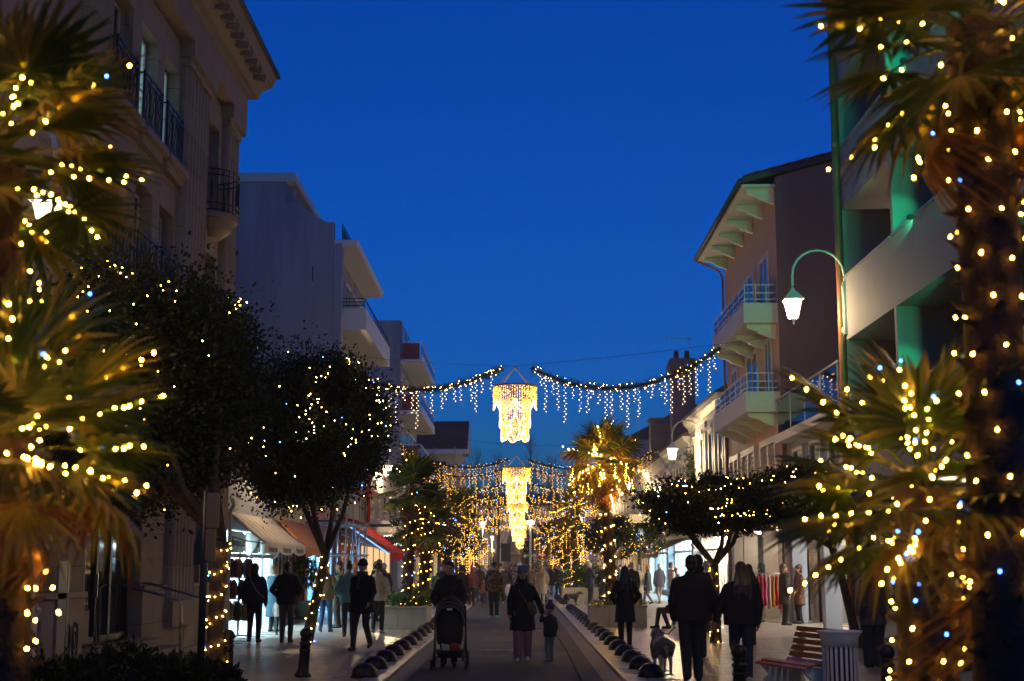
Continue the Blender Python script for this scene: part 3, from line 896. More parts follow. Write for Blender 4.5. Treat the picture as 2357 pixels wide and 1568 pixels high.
rs = thing('red_sheet', 'red cloth sheet hanging at the corner of the scaffold', 'sheet', (SX + 1.3, 53.2, 4.5))
B = MB(); vs = []; fs = []
for i in range(7):
    for j in range(5):
        vs.append((SX + 1.36 + .05 * math.sin(i * 1.7) + .03 * math.sin(j * 2.1), 53.0 + i * .14, 3.3 + j * .52))
for i in range(6):
    for j in range(4):
        fs.append((i*5+j, (i+1)*5+j, (i+1)*5+j+1, i*5+j+1))
B._add(vs, fs); so = B.build('cloth', m_red, rs, True); so.modifiers.new('t', 'SOLIDIFY').thickness = .01

# ---- tall white apartment block -------------------------------------------
ab = thing('apartment_block', 'tall white apartment block with blank gable and stepped roof terrace', 'apartment block', (-10, 60, 0))
AF = -6.85
B = MB()
B.prism([(-24, .05), (AF - .3, .05), (AF - .3, 14.95), (AF - .62, 14.95), (AF - 1.0, 15.15), (AF - 1.5, 15.55), (AF - 1.75, 15.75), (AF - 2.2, 15.78), (AF - 2.2, 16.55), (-24, 16.55)], 'y', 54.02, 54.3)
B.box(-24, AF - .3, 54.31, 65, 3.4, 14.0)
B.box(AF - .29, AF, 54.02, 54.35, .05, 14.1)
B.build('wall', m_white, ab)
MB().box(-24, AF - 2.0, 54.31, 64.0, 14.0, 16.4).build('penthouse', m_white, ab)
MB().box(-24, AF - 1.85, 53.95, 64.3, 16.56, 16.92).build('roof_edge', mat('pale_band', (.5, .55, .58), .6), ab)
MB().box(AF - 2.16, AF - 1.95, 54.6, 56.6, 14.2, 15.9).build('penthouse_window', m_pane, ab)
MB().tube([(AF + .02, 54.2, .1), (AF + .02, 54.2, 13.9)], .05, 8).build('downpipe', m_white2, ab, True)
B = MB(); B.prism([(AF - .4, 13.95), (AF + .55, 14.02), (AF + .62, 14.25), (AF - .4, 14.25)], 'y', 54.05, 64.9); B.build('roof_cornice', m_white2, ab)
B = MB(); rail_panel(B, AF - .02, 54.4, 64.5, 14.27, 14.95, 16); B.box(AF - .05, AF - .045, 54.4, 64.5, 14.3, 14.85); B.build('terrace_rail', m_iron, ab)
for z in (10.75, 7.75, 4.75):
    b_ = MB(); b_.box(AF - .3, AF + .95, 54.35, 64.8, z, z + .18)
    b_.box(AF + .83, AF + .95, 54.35, 64.8, z + .185, z + .85); b_.box(AF - .3, AF + .825, 54.35, 54.5, z + .185, z + .85); b_.box(AF - .3, AF + .825, 64.65, 64.8, z + .185, z + .85)
    b_ = b_.build('balcony', m_white2, ab)
    rr = MB(); rail_panel(rr, AF + .89, 54.4, 64.75, z + .86, z + 1.25, 12)
    for q in range(3):
        zz_ = z + .95 + q * .14
        rr.box(AF + .0, AF + .89, 54.40, 54.43, zz_, zz_ + .03)
    rr.build('balcony_rail', m_iron, b_)
    for (a, b) in ((54.75, 56.6), (57.4, 59.2), (60.0, 61.8), (62.6, 64.4)):
        w_ = MB(); w_.box(AF - .29, AF - .2, a, a + .08, z + .2, z + 2.4); w_.box(AF - .29, AF - .2, b - .08, b, z + .2, z + 2.4); w_.box(AF - .29, AF - .2, a, b, z + 2.4, z + 2.5); w_.box(AF - .29, AF - .2, (a + b) / 2 - .04, (a + b) / 2 + .04, z + .2, z + 2.4)
        w_ = w_.build('window', m_white2, ab)
        MB().box(AF - .28, AF - .26, a + .09, b - .09, z + .2, z + 2.39).build('pane', m_pane, w_)
for k in range(2):
    MB().tube([(AF - 1.1, 54.0, 13.2 - k * .1), (AF - 1.1, 54.0, 12.6)], .02, 5).build('vent_slot', m_darkframe, ab)
# ground floor of the block: glowing trattoria behind the red awning
shop_room(ab, AF - .3, 54.6, 64.8, 3.3, 3.0, g_warm, m_shopwarm, -1, 4)
fr = MB()
for y in (54.65, 56.0, 57.5, 59.0, 60.5, 62.0, 63.4, 64.75):
    fr.box(AF - .32, AF - .22, y - .07, y + .07, .05, 3.0)
fr.box(AF - .32, AF - .22, 54.6, 64.8, 2.6, 3.38)
fr = fr.build('shopfront_frame', mat('wine_front', (.16, .02, .03), .5), ab)
for a, b in ((54.75, 55.9), (56.1, 57.4), (57.6, 58.9), (59.1, 60.4), (60.6, 61.9), (62.1, 63.3), (63.5, 64.65)):
    MB().box(AF - .28, AF - .268, a, b, .1, 2.58).build('pane', m_darkglass, fr)
ra = thing('red_awning', 'wide red awning slanting out from the white apartment block', 'awning', (AF, 58, 3.1))
awning(ra, AF + .02, 3.6, AF + 2.0, 2.25, 54.5, 62.3, .36, m_red, m_red, 8, .02)
for k in range(3):
    MB().tube([(AF + .1, 54.7 + k * 3.4, 2.9), (AF + 1.95, 54.7 + k * 3.4, 2.2)], .03, 6).build('blue_lit_arm', m_whitemetal, ra)
nl = thing('neon_strip', 'blue white light strip under the edge of the red awning', 'light strip', (AF + 1, 54.4, 3))
MB().tube([(AF + .1, 54.42, 3.42), (AF + 1.95, 54.42, 2.16)], .025, 6).build('tube', glow('blue_strip', (.25, .5, 1.0), 2.0), nl)
rg = thing('restaurant_sign', 'dark hanging sign with white lit letters beyond the red awning', 'sign', (AF + 1.0, 71.0, 3.3))
c_ = at(912, 1241, 71.0)
B = MB(); B.box(c_.x - .62, c_.x + .62, 71.0, 71.08, c_.z - .55, c_.z + .5); B.box(AF, c_.x + .62, 71.02, 71.06, c_.z + .6, c_.z + .65)
B.box(c_.x - .5, c_.x - .47, 71.02, 71.06, c_.z + .5, c_.z + .6); B.box(c_.x + .47, c_.x + .5, 71.02, 71.06, c_.z + .5, c_.z + .6)
B.build('board', m_darkframe, rg)
link('lettering', text_mesh('lettering', 'RAGAZZI', .30, g_sign), rg, (c_.x - AF - 1.0, -.01, c_.z - 3.3 + .2), (R(90), 0, 0))
link('lettering', text_mesh('lettering', 'caffe', .30, g_sign), rg, (c_.x - AF - 1.0, -.01, c_.z - 3.3 - .25), (R(90), 0, 0))

# ---- further left: low cafe row, second block, tiled house -----------------
cr = thing('cafe_row', 'low cream cafe building with balcony between the two white blocks', 'building', (-10, 73, 0))
B = MB(); B.box(-20, AF, 65.1, 82, 3.2, 6.4); B.box(-20, AF - .4, 65.1, 82, .05, 3.2); B.build('wall', m_cream, cr)
MB().prism([(AF + .4, 6.4), (-11, 8.6), (-20, 8.6), (-20, 6.4)], 'y', 65.1, 82).build('roof', m_roof, cr)
B = MB(); B.box(AF, AF + 1.3, 65.2, 74, 3.2, 3.45); B.box(AF + 1.2, AF + 1.3, 65.2, 74, 3.45, 3.75); B.build('canopy', m_white2, cr)
for k in range(5):
    a = 66 + k * 3.1
    w_ = MB().box(AF + .005, AF + .05, a, a + 1.3, 3.9, 5.7).build('window', m_trim, cr)
    MB().box(AF + .05, AF + .06, a + .1, a + 1.2, 4.0, 5.6).build('pane', m_pane, w_)
    MB().box(AF - .38, AF - .36, a, a + 2.3, .2, 2.6).build('shop_window', glow('cafe_window_glow', (1.0, .62, .30), 1.1), cr)
b_ = MB(); b_.box(AF, AF + 1.0, 66, 69.5, 3.6, 3.75); b_ = b_.build('balcony', m_white2, cr)
rr = MB(); rail_panel(rr, AF + .95, 66, 69.5, 3.76, 4.6, 8); rr.build('balcony_rail', m_iron, b_)
sb2 = thing('second_apartment_block', 'farther white apartment block with red panelled balconies', 'apartment block', (-10, 88, 0))
B = MB(); B.box(-20, AF, 82.1, 96, .05, 15.9); B.build('wall', m_white, sb2)
m_redpanel = mat('red_panel', (.20, .02, .03), .5)
for z in (13.6, 10.6, 7.6, 4.6):
    b_ = MB(); b_.box(AF, AF + 1.25, 82.2, 95.5, z - .2, z); b_.box(AF + 1.15, AF + 1.25, 82.2, 95.5, z + .005, z + .3)
    b_ = b_.build('balcony', m_white2, sb2)
    rr = MB(); rr.box(AF + .1, AF + 1.1, 82.2, 82.24, z + .02, z + .95); rr.build('balcony_panel', m_redpanel, b_)
    rr = MB(); rr.box(AF + 1.18, AF + 1.2, 82.3, 95.4, z + .31, z + .9); rr.build('balcony_glass', m_bluepanel, b_)
    rr = MB(); rail_panel(rr, AF + 1.22, 82.2, 95.5, z + .92, z + 1.05, 6); rr.box(AF + .1, AF + 1.2, 82.2, 82.24, z + 1.0, z + 1.05); rr.build('balcony_rail', m_whitemetal, b_)
    for k in range(4):
        a = 82.8 + k * 3.2
        w_ = MB().box(AF + .005, AF + .05, a, a + 1.9, z + .05, z + 2.3).build('window', m_white2, sb2)
        MB().box(AF + .05, AF + .06, a + .1, a + 1.8, z + .1, z + 2.2).build('pane', m_pane, w_)
hs = thing('tiled_house', 'house with dark red tiled roof closing the left side of the street', 'house', (-8, 125, 0))
hx0, hx1 = -13.5, at(1075, 1000, 125).x
zr, ze = at(1040, 970, 128).z, at(1040, 1036, 124.5).z
MB().box(hx0, hx1 - .6, 125.2, 140, .05, ze).build('wall', m_cream, hs)
rf = MB(); rf.prism([(124.3, ze), (128.5, zr), (132.5, ze)], 'x', hx0, hx1); rf = rf.build('roof', m_roof, hs)
for k in range(9):
    q = k / 9
    MB().obox(((hx0 + hx1) / 2, 124.3 + 4.2 * (q + .05), ze + (zr - ze) * (q + .05) + .06), (hx1 - hx0 + .1, .52, .06), (math.atan2(zr - ze, 4.2), 0, 0)).build('tile_course', m_roof, rf)
MB().box(hx0, hx1 + .1, 124.2, 124.35, ze - .35, ze + .05).build('eaves_board', m_white2, hs)
MB().prism([(124.3, ze), (128.5, zr), (132.5, ze)], 'x', hx1 + .005, hx1 + .1).build('gable_board', m_white2, hs)
for (a, b) in ((-12.6, -11.4), (-10.2, -9.0), (-7.4, -6.2)):
    for z in (8.9, 5.6):
        w_ = MB().box(a, b, 125.1, 125.19, z, z + 1.9).build('window', m_trim, hs)
        MB().box(a + .1, b - .1, 125.06, 125.095, z + .1, z + 1.8).build('pane', m_pane, w_)
B = MB()
for x in (hx1 - 4.5, hx1 - 2.8, hx1 - 1.0, hx1 + .3):
    B.tube([(x, 123.6, 0), (x, 123.6, ze + .2)], .04, 6); B.tube([(x, 122.6, 0), (x, 122.6, ze - .5)], .04, 6)
for z in (2, 4, 6, 8, 10):
    B.tube([(hx1 - 4.8, 123.6, z), (hx1 + .8, 123.6, z)], .035, 6); B.box(hx1 - 4.6, hx1 + .6, 122.6, 123.6, z - .06, z)
hsc = thing('house_scaffold', 'thin tube scaffold in front of the tiled house', 'scaffold', (hx1 - 2, 123, 0))
B.build('tubes', m_galv, hsc)

# ================================================================== BUILDINGS, RIGHT SIDE
GX = 8.0
# ---- modern building with deep green-lit openings --------------------------
mb = thing('modern_building', 'modern pale grey building with deep window recesses glowing green', 'building', (10, 24, 0))
rws = [(11.95, 13.65), (8.70, 10.40), (5.45, 7.15)]
cols = [(29.80, 34.20), (25.20, 29.62), (20.60, 25.02), (16.0, 20.42)]
B = MB()
zz = [3.6] + [q for r_ in reversed(rws) for q in r_] + [17.5]
for i in range(0, len(zz), 2):
    B.box(GX, GX + 1.3, 10, 34.4, zz[i], zz[i + 1])
for z0, z1 in rws:
    ys = [10.0] + sorted([q for c in cols for q in c]) + [34.4]
    for i in range(0, len(ys), 2):
        B.box(GX + .0, GX + 1.3, ys[i], ys[i + 1], z0, z1)
B.box(GX + 1.31, 22, 10, 34.4, 0, 17.5)
B.build('wall', m_greywall, mb)
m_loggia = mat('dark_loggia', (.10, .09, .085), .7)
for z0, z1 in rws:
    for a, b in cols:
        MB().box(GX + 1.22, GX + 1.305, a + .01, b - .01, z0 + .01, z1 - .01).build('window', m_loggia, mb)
        for k in range(3):
            q0, q1 = a + .1 + (b - a - .2) * k / 3 + .03, a + .1 + (b - a - .2) * (k + 1) / 3 - .03
            MB().box(GX + 1.20, GX + 1.215, q0, q1, z0 + .1, z1 - .1).build('pane', m_pane, mb)
        MB().box(GX - .05, GX + .32, a - .03, b + .03, z0 - .03, z0 + .012).build('sill', m_galv, mb)
MB().box(GX, GX + .2, 10, 34.4, 17.5, 17.7).build('coping', m_slate, mb)
# ground floor of the modern building
B = MB(); B.box(GX, GX + 1.3, 10, 12, .05, 3.6); B.box(GX, GX + 1.3, 33.6, 34.4, .05, 3.6); B.box(GX, GX + 1.3, 22.6, 23.2, .05, 3.6)
B.build('pier', m_greywall, mb)
shop_room(mb, GX + .3, 23.2, 33.6, 3.5, 3.5, glow('dim_shop_light', (1.0, .85, .65), 4.0), m_shopwarm, 1, 3)
fr = MB()
for y in (23.3, 25.8, 28.4, 31.0, 33.5):
    fr.box(GX + .1, GX + .2, y - .06, y + .06, .05, 3.55)
fr.box(GX + .1, GX + .2, 23.25, 33.55, 2.7, 2.8)
fr = fr.build('shopfront_frame', m_darkframe, mb)
for a, b in ((23.4, 25.7), (25.9, 28.3), (28.5, 30.9), (31.1, 33.4)):
    MB().box(GX + .14, GX + .152, a, b, .1, 2.68).build('pane', m_darkglass, fr)
dp = thing('copper_downpipe', 'rust brown downpipe on the corner of the modern building', 'downpipe', (GX - .08, 34.3, 0))
MB().tube([(GX - .10, 34.28, .05), (GX - .10, 34.28, 17.4)], .085, 10).build('pipe', m_copper, dp, True)
for z in (3, 6, 9, 12, 15):
    MB().tube([(GX - .10, 34.28, z), (GX - .10, 34.28, z + .12)], .10, 10).build('collar', m_copper, dp)
# green LED washers on the outer edge of the recesses, one for each opening in view
for ri, (z0, z1) in enumerate(rws):
    for ci, (a, b) in enumerate(cols[:3]):
        w_ = thing('green_washer', 'small green washer lamp at the %s recess, %s row' % (('far', 'middle', 'near')[ci], ('top', 'middle', 'lower')[ri]), 'lamp', (GX - .2, a - 2.2, z0 - .12), 0, 'green washer lamps on the modern building')
        MB().box(GX - .25, GX - .15, a - 2.28, a - 2.15, z0 - .16, z0 - .08).build('housing', m_darkframe, w_)
        MB().box(GX - .24, GX - .16, a - 2.149, a - 2.14, z0 - .15, z0 - .09).build('lens', g_green, w_)
        MB().box(GX - .15, GX, a - 2.23, a - 2.2, z0 - .13, z0 - .11).build('bracket', m_darkframe, w_)
        ld = bpy.data.lights.new('washer_light', 'SPOT'); ld.energy = 480 if ci else 150; ld.color = (.02, 1.0, .40); ld.shadow_soft_size = .06; ld.spot_size = R(40); ld.spot_blend = .5
        lo = bpy.data.objects.new('washer_light', ld); COL.objects.link(lo); lo.parent = w_; lo.location = (0, .10, 0)
        lo.rotation_euler = Vector((.75, 6.6, 1.1)).to_track_quat('-Z', 'Y').to_euler()

# ---- low terrace building ---------------------------------------------------
lt = thing('terrace_building', 'low white two storey building with shutters and a glass terrace rail', 'building', (10, 38.7, 0))
B = MB(); B.box(GX + .12, 20, 34.42, 42.98, 3.0, 5.35); B.box(GX + .5, 20, 34.42, 42.98, 2.9, 3.0)
for a, b in ((34.42, 35.0), (38.2, 38.6), (42.6, 42.98)):
    B.box(GX + .12, GX + .55, a, b, .05, 2.98)
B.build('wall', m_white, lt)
MB().box(GX - .25, GX + .6, 34.42, 42.9, 5.355, 5.6).build('terrace_slab', m_white2, lt)
B = MB()
for k in range(5):
    y = 34.6 + k * 2.05
    B.box(GX - .18, GX - .14, y - .02, y + .02, 5.6, 6.65)
B.box(GX - .19, GX - .13, 34.45, 42.9, 6.65, 6.70)
rl = B.build('terrace_rail', m_galv, lt)
for k in range(4):
    y = 34.66 + k * 2.05
    MB().box(GX - .165, GX - .155, y, y + 1.95, 5.66, 6.6).build('pane', m_darkglass, rl)
m_shutter = mat('grey_green_shutter', (.16, .22, .18), .5)
def shutter(par, x, y0, y1, z0, z1, m, sx=-1):
    s_ = MB().box(x, x + sx * .04, y0, y1, z0, z1).build('shutter', m, par)
    L = MB(); n = max(4, int((z1 - z0) / .16))
    for k in range(n):
        z = z0 + .06 + (z1 - z0 - .12) * k / n
        L.obox((x + sx * .045, (y0 + y1) / 2, z + .05), (.014, y1 - y0 - .1, .075), (0, R(25) * sx, 0))
    tag(L.build('louvres', m, s_), kind='stuff')
for a in (35.6, 38.0, 40.4):
    w_ = MB().box(GX + .10, GX + .115, a, a + 1.3, 3.2, 5.0).build('window', m_pane, lt)
    fr_ = MB(); fr_.box(GX + .04, GX + .118, a - .1, a, 3.1, 5.1); fr_.box(GX + .04, GX + .118, a + 1.3, a + 1.4, 3.1, 5.1); fr_.box(GX + .04, GX + .118, a, a + 1.3, 5.0, 5.1); fr_.build('frame', m_trim, w_)
    shutter(lt, GX + .09, a + .02, a + .62, 3.22, 4.98, m_shutter)
    MB().box(GX + .0, GX + .118, a - .15, a + 1.45, 3.0, 3.095).build('sill', m_trim, lt)
shop_room(lt, GX + 1.05, 35.0, 42.6, 2.88, 3.2, g_dim, mat('shop_wall_brown', (.20, .14, .10), .6, .2), 1, 3)
for k in range(4):
    MB().box(GX + .35, GX + .85, 35.3 + k * 1.85, 36.5 + k * 1.85, 2.86, 2.895).build('added_porch_light', g_porch, lt)  # soffit panels added to brighten the recessed shopfront
fr = MB()
for y in (35.05, 36.6, 38.15, 38.65, 40.6, 42.55):
    fr.box(GX + 1.0, GX + 1.08, y - .05, y + .05, .05, 2.9)
fr.box(GX + 1.0, GX + 1.08, 35.0, 42.6, 2.3, 2.4)
fr = fr.build('shopfront_frame', m_trim, lt)
for a, b in ((35.1, 36.55), (36.65, 38.1), (38.7, 40.55), (40.65, 42.5)):
    MB().box(GX + 1.03, GX + 1.042, a, b, .1, 2.28).build('pane', m_glass, fr)
m_garm = [mat('garment_%d' % k, c, .8, .15) for k, c in enumerate(((.5, .02, .05), (.55, .15, .25), (.55, .45, .3), (.5, .18, .03), (.55, .05, .02), (.1, .1, .12), (.2, .25, .35)))]
for k in range(7):
    y = 35.4 + k * 1.0
    MB().box(GX + 1.9, GX + 2.3, y, y + .35, .9, 1.7).build('display_garment', m_garm[k % 7], lt)

# ---- apricot house with balconies --------------------------------------------
ah = thing('apricot_house', 'apricot rendered house with pale balconies and deep bracketed eaves', 'house', (10, 48, 0))
B = MB(); B.box(GX, 20, 43.03, 54.0, 2.9, 13.6); B.box(GX + 1.2, 20, 43.03, 54.0, .05, 2.9)
B.build('wall', m_orange, ah)
for a, b in ((43.03, 43.3), (47.0, 47.35), (51.0, 51.3), (53.4, 54.0)):
    MB().box(GX + .02, GX + .5, a, b, .05, 2.895).build('shop_pier', m_cream, ah)
for a in (43.6, 45.4, 47.7, 49.4, 51.6):
    MB().box(GX + .3, GX + .9, a, a + 1.2, 2.86, 2.895).build('added_porch_light', g_porch, ah)  # added panels too, lighting the piers and recess of this shop
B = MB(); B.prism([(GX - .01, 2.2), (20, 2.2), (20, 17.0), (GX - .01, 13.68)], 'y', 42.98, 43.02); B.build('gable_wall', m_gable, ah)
rf = MB(); sl = .275
rf.prism([(GX - 1.05, 13.45), (20, 13.45 + sl * 13.05), (20, 13.62 + sl * 13.05), (GX - 1.05, 13.62)], 'y', 42.85, 54.3); rf = rf.build('roof', m_slate, ah)
for k in range(22):
    q = GX - 1.0 + k * .5
    MB().obox((q + .25, 48.6, 13.66 + sl * (q + .25 - GX + 1.05)), (.54, 11.6, .05), (0, -math.atan(sl) - .06, 0)).build('tile_course', m_roof, rf)
MB().box(GX - 1.04, GX, 42.95, 54.2, 13.36, 13.44).build('soffit', m_trim, ah)
MB().tube([(GX - 1.12, 42.8, 13.52), (GX - 1.12, 54.3, 13.46)], .07, 8).build('gutter', m_slate, ah, True)
MB().tube([(GX - 1.08, 54.0, 13.4), (GX - .2, 54.1, 13.0), (GX - .07, 54.1, 12.7), (GX - .07, 54.1, .1)], .05, 8).build('downpipe', m_copper, ah, True)
def bracket(par, y, x0, x1, z):
    MB().prism([(x1, z), (x0, z), (x0, z - .12), (x0 + (x1 - x0) * .35, z - .20), (x0 + (x1 - x0) * .5, z - .30), (x1, z - .46)], 'y', y - .09, y + .09).build('bracket', m_trim, par)
for k in range(6):
    bracket(ah, 43.35 + k * 2.0, GX - .85, GX - .002, 13.355)
for zf in (9.25, 6.5):
    b_ = MB(); b_.box(GX - 1.05, GX - .002, 43.15, 50.2, zf - .14, zf); b_.box(GX - 1.05, GX - .95, 43.15, 50.2, zf + .004, zf + .48)
    b_.box(GX - .945, GX - .002, 43.15, 43.27, zf + .004, zf + .48); b_.box(GX - .945, GX - .002, 50.08, 50.2, zf + .004, zf + .48)
    b_ = b_.build('balcony', m_trim, ah)
    rr = MB()
    for z in (zf + .6, zf + .8, zf + 1.05):
        rr.tube([(GX - .05, 43.2, z), (GX - 1.0, 43.2, z), (GX - 1.0, 50.15, z), (GX - .05, 50.15, z)], .018, 6)
    for y in [43.2 + k * 1.16 for k in range(7)]:
        rr.tube([(GX - 1.0, y, zf + .48), (GX - 1.0, y, zf + 1.05)], .016, 6)
    for x in (GX - .66, GX - .33):
        rr.tube([(x, 43.2, zf + .48), (x, 43.2, zf + 1.05)], .016, 6)
    rr.build('balcony_rail', m_whitemetal, b_)
    MB().box(GX - .99, GX - .98, 43.3, 50.1, zf + .5, zf + .98).build('balcony_glass', m_bluepanel, b_)
    for k in range(4):
        bracket(ah, 43.6 + k * 2.1, GX - .9, GX - .002, zf - .145)
for z0, wins in ((9.3, ((44.6, 46.0), (47.4, 49.4))), (6.55, ((44.4, 45.4), (47.0, 49.0), (51.4, 52.6))), (9.8, ((51.4, 52.8),))):
    for a, b in wins:
        t_ = z0 + 2.2 if z0 != 9.8 else z0 + 1.5
        w_ = MB(); w_.box(GX - .05, GX - .002, a - .14, a, z0, t_ + .14); w_.box(GX - .05, GX - .002, b, b + .14, z0, t_ + .14); w_.box(GX - .05, GX - .002, a, b, t_, t_ + .14); w_.box(GX - .045, GX - .002, (a + b) / 2 - .05, (a + b) / 2 + .05, z0, t_)
        w_ = w_.build('window', m_trim, ah)
        MB().box(GX - .02, GX - .006, a + .005, b - .005, z0 + .01, t_ - .005).build('pane', m_pane, w_)
for a, b in ((43.9, 46.4), (47.8, 50.4), (51.4, 53.2)):
    w_ = MB(); w_.box(GX - .10, GX - .002, a - .16, a, 3.3, 5.7); w_.box(GX - .10, GX - .002, b, b + .16, 3.3, 5.7); w_.box(GX - .10, GX - .002, a, b, 5.5, 5.7); w_.box(GX - .09, GX - .002, (a + b) / 2 - .1, (a + b) / 2 + .1, 3.3, 5.5); w_.box(GX - .12, GX - .002, a - .2, b + .2, 3.18, 3.295)
    w_ = w_.build('window', m_trim, ah)
    for q0, q1 in ((a, (a + b) / 2 - .1), ((a + b) / 2 + .1, b)):
        shutter(ah, GX - .004, q0 + .02, q1 - .02, 3.32, 5.48, mat('pink_shutter', (.42, .26, .20), .6))
shop_room(ah, GX + 1.1, 43.5, 53.4, 2.85, 3.0, g_dim, m_shopwarm, 1, 4)
fr = MB()
for y in (43.55, 45.2, 46.95, 47.65, 49.3, 50.95, 51.55, 53.35):
    fr.box(GX + 1.05, GX + 1.13, y - .05, y + .05, .05, 2.88)
fr = fr.build('shopfront_frame', m_darkframe, ah)
for a, b in ((43.6, 45.15), (45.25, 46.9), (47.7, 49.25), (49.35, 50.9), (51.6, 53.3)):
    MB().box(GX + 1.08, GX + 1.092, a, b, .1, 2.8).build('pane', m_glass, fr)

for k in range(9):
    y = 43.9 + k * 1.05
    MB().box(GX + 1.7, GX + 2.1, y, y + .3, .8, 1.75).build('display_garment', m_garm[(k * 2) % 7], ah)
    MB().box(GX + 3.6, GX + 4.0, y, y + .9, .06, 2.0 - .3 * (k % 2)).build('shelf_unit', m_wood, ah)
# ---- row of white stone town houses -------------------------------------------
def town_house(name, label, y0, y1, ze, wallm, roofm, sx, X, shop, awn=None, ridge=2.6, shm=None, nwin=None, balcony=False, door=None):
    t = thing(name, label, 'house', (X - sx * 2, (y0 + y1) / 2, 0))
    d = -sx                                             # sx: +1 facade looks to +x, -1 looks to -x
    inner = X + d * .45
    B = MB(); B.box(X, X + d * 10, y0 + .01, y1 - .01, 3.05, ze); B.box(inner + d * 3.2, X + d * 10, y0 + .01, y1 - .01, .05, 3.05)
    B.box(X, inner + d * 3.2, y0 + .01, y0 + .4, .05, 3.05); B.box(X, inner + d * 3.2, y1 - .4, y1 - .01, .05, 3.05)
    B.build('wall', wallm, t)
    c = MB(); c.prism([(X + d * .3, ze - .5), (X - d * .06, ze - .5), (X - d * .10, ze - .3), (X - d * .30, ze - .12), (X - d * .36, ze + .06), (X + d * .3, ze + .06)], 'y', y0, y1); c.build('cornice', m_trim if wallm is m_white else m_cream, t)
    rf = MB(); rf.prism([(X - d * .45, ze + .065), (X + d * 4.5, ze + .065 + ridge), (X + d * 10, ze + .065)], 'y', y0 + .02, y1 - .02); rf = rf.build('roof', roofm, t)
    for k in range(9):
        q = (k + .5) / 9
        MB().obox((X - d * .45 + d * 4.95 * q, (y0 + y1) / 2, ze + .10 + ridge * q), (.60, y1 - y0 - .06, .05), (0, -d * math.atan2(ridge, 4.95) * 1.0 - d * .05, 0)).build('tile_course', roofm, rf)
    n = nwin or max(2, int((y1 - y0) / 2.9)); w = (y1 - y0) / n
    for k in range(n):
        yc = y0 + (k + .5) * w; a, b = yc - .5, yc + .5
        zb, zt = 3.95, ze - 1.15
        f = MB(); f.box(X - d * .07, X - d * .003, a - .2, a, zb - .1, zt + .2); f.box(X - d * .07, X - d * .003, b, b + .2, zb - .1, zt + .2); f.box(X - d * .09, X - d * .003, a, b, zt, zt + .2); f.box(X - d * .16, X - d * .003, a - .25, b + .25, zt + .205, zt + .32); f.box(X - d * .16, X - d * .003, a - .25, b + .25, zb - .25, zb - .105)
        f = f.build('window', m_trim, t)
        for q in range(2):
            MB().box(X - d * .015, X - d * .004, a + .03 + q * .49, a + .46 + q * .49, zb - .08, zt - .03).build('pane', m_pane, f)
        if shm:
            shutter(t, X - d * .075, a - .52, a - .04, zb - .08, zt - .02, shm, -d); shutter(t, X - d * .075, b + .04, b + .52, zb - .08, zt - .02, shm, -d)
        MB().box(X - d * .11, X - d * .003, yc - w / 2 - .16, yc - w / 2 + .16, 3.2, ze - .52).build('pilaster', m_trim if wallm is m_white else m_cream, t)
    if balcony:
        b_ = MB().box(X - d * 1.0, X - d * .002, y0 + .6, y1 - .6, 3.55, 3.7).build('balcony', m_trim, t)
        rr = MB()
        for z in (3.74, 4.2, 4.66):
            rr.tube([(X - d * .05, y0 + .65, z), (X - d * .95, y0 + .65, z), (X - d * .95, y1 - .65, z), (X - d * .05, y1 - .65, z)], .018, 6)
        for k in range(int((y1 - y0 - 1.2) / .2)):
            rr.tube([(X - d * .95, y0 + .65 + k * .2, 3.72), (X - d * .95, y0 + .65 + k * .2, 4.66)], .009, 4)
        for k in range(5):
            rr.tube([(X - d * (.1 + .2 * k), y0 + .65, 3.72), (X - d * (.1 + .2 * k), y0 + .65, 4.66)], .009, 4)
        rr.build('balcony_rail', m_iron, b_)
    MB().box(X - d * .14, X - d * .003, y0 + .02, y1 - .02, 3.0, 3.19).build('fascia', shop[2], t)
    shop_room(t, inner, y0 + .4, y1 - .4, 2.95, 3.0, shop[0], shop[1], d, 3)
    fr = MB(); m_ = max(2, int((y1 - y0) / 1.9)); ys = [y0 + .45 + (y1 - y0 - .9) * k / m_ for k in range(m_ + 1)]
    for y in ys:
        fr.box(inner - d * .08, inner, y - .06, y + .06, .05, 2.95)
    fr.box(inner - d * .08, inner, y0 + .4, y1 - .4, 2.35, 2.45); fr.box(inner - d * .08, inner, y0 + .4, y1 - .4, .05, .35)
    fr = fr.build('shopfront_frame', shop[2], t)
    for a, b in zip(ys[:-1], ys[1:]):
        MB().box(inner - d * .045, inner - d * .033, a + .07, b - .07, .36, 2.34).build('pane', m_glass, fr)
    for k in range(m_):
        MB().box(inner + d * .9, inner + d * 1.3, ys[k] + .3, ys[k] + 1.2, .06, 1.2 + .3 * (k % 3)).build('display_unit', m_garm[(k * 3 + int(y0)) % 7], t)
    if door:
        MB().box(inner - d * .14, inner - d * .085, ys[0] + .1, ys[1] - .1, .06, 2.6).build('door_leaf', door, t)
    if awn:
        a_ = thing(awn[0], awn[1], 'awning', (X, (y0 + y1) / 2, 2.9))
        awning(a_, X - d * .02, 3.0, X - d * 1.5, 2.35, y0 + .4, y1 - .4, .3, awn[2], awn[2], 6)
    return t
m_teal = mat('teal_paint', (.01, .16, .14), .45)
m_sage = mat('sage_shutter', (.13, .17, .14), .5)
m_grey = mat('grey_front', (.2, .2, .2), .5)
m_brown = mat('brown_canvas', (.30, .17, .09), .8)
wh = town_house('white_town_house', 'white stone town house with heavy cornice beside the apricot house', 54.35, 66.0, 8.25, m_white, m_slate, -1, GX, (g_neutral, m_shopwarm, m_trim), None, 2.4, None, 4)
cpl = thing('climbing_plant', 'straggling climber on the corner of the white town house', 'climbing plant', (GX - .1, 63.5, 3.0))
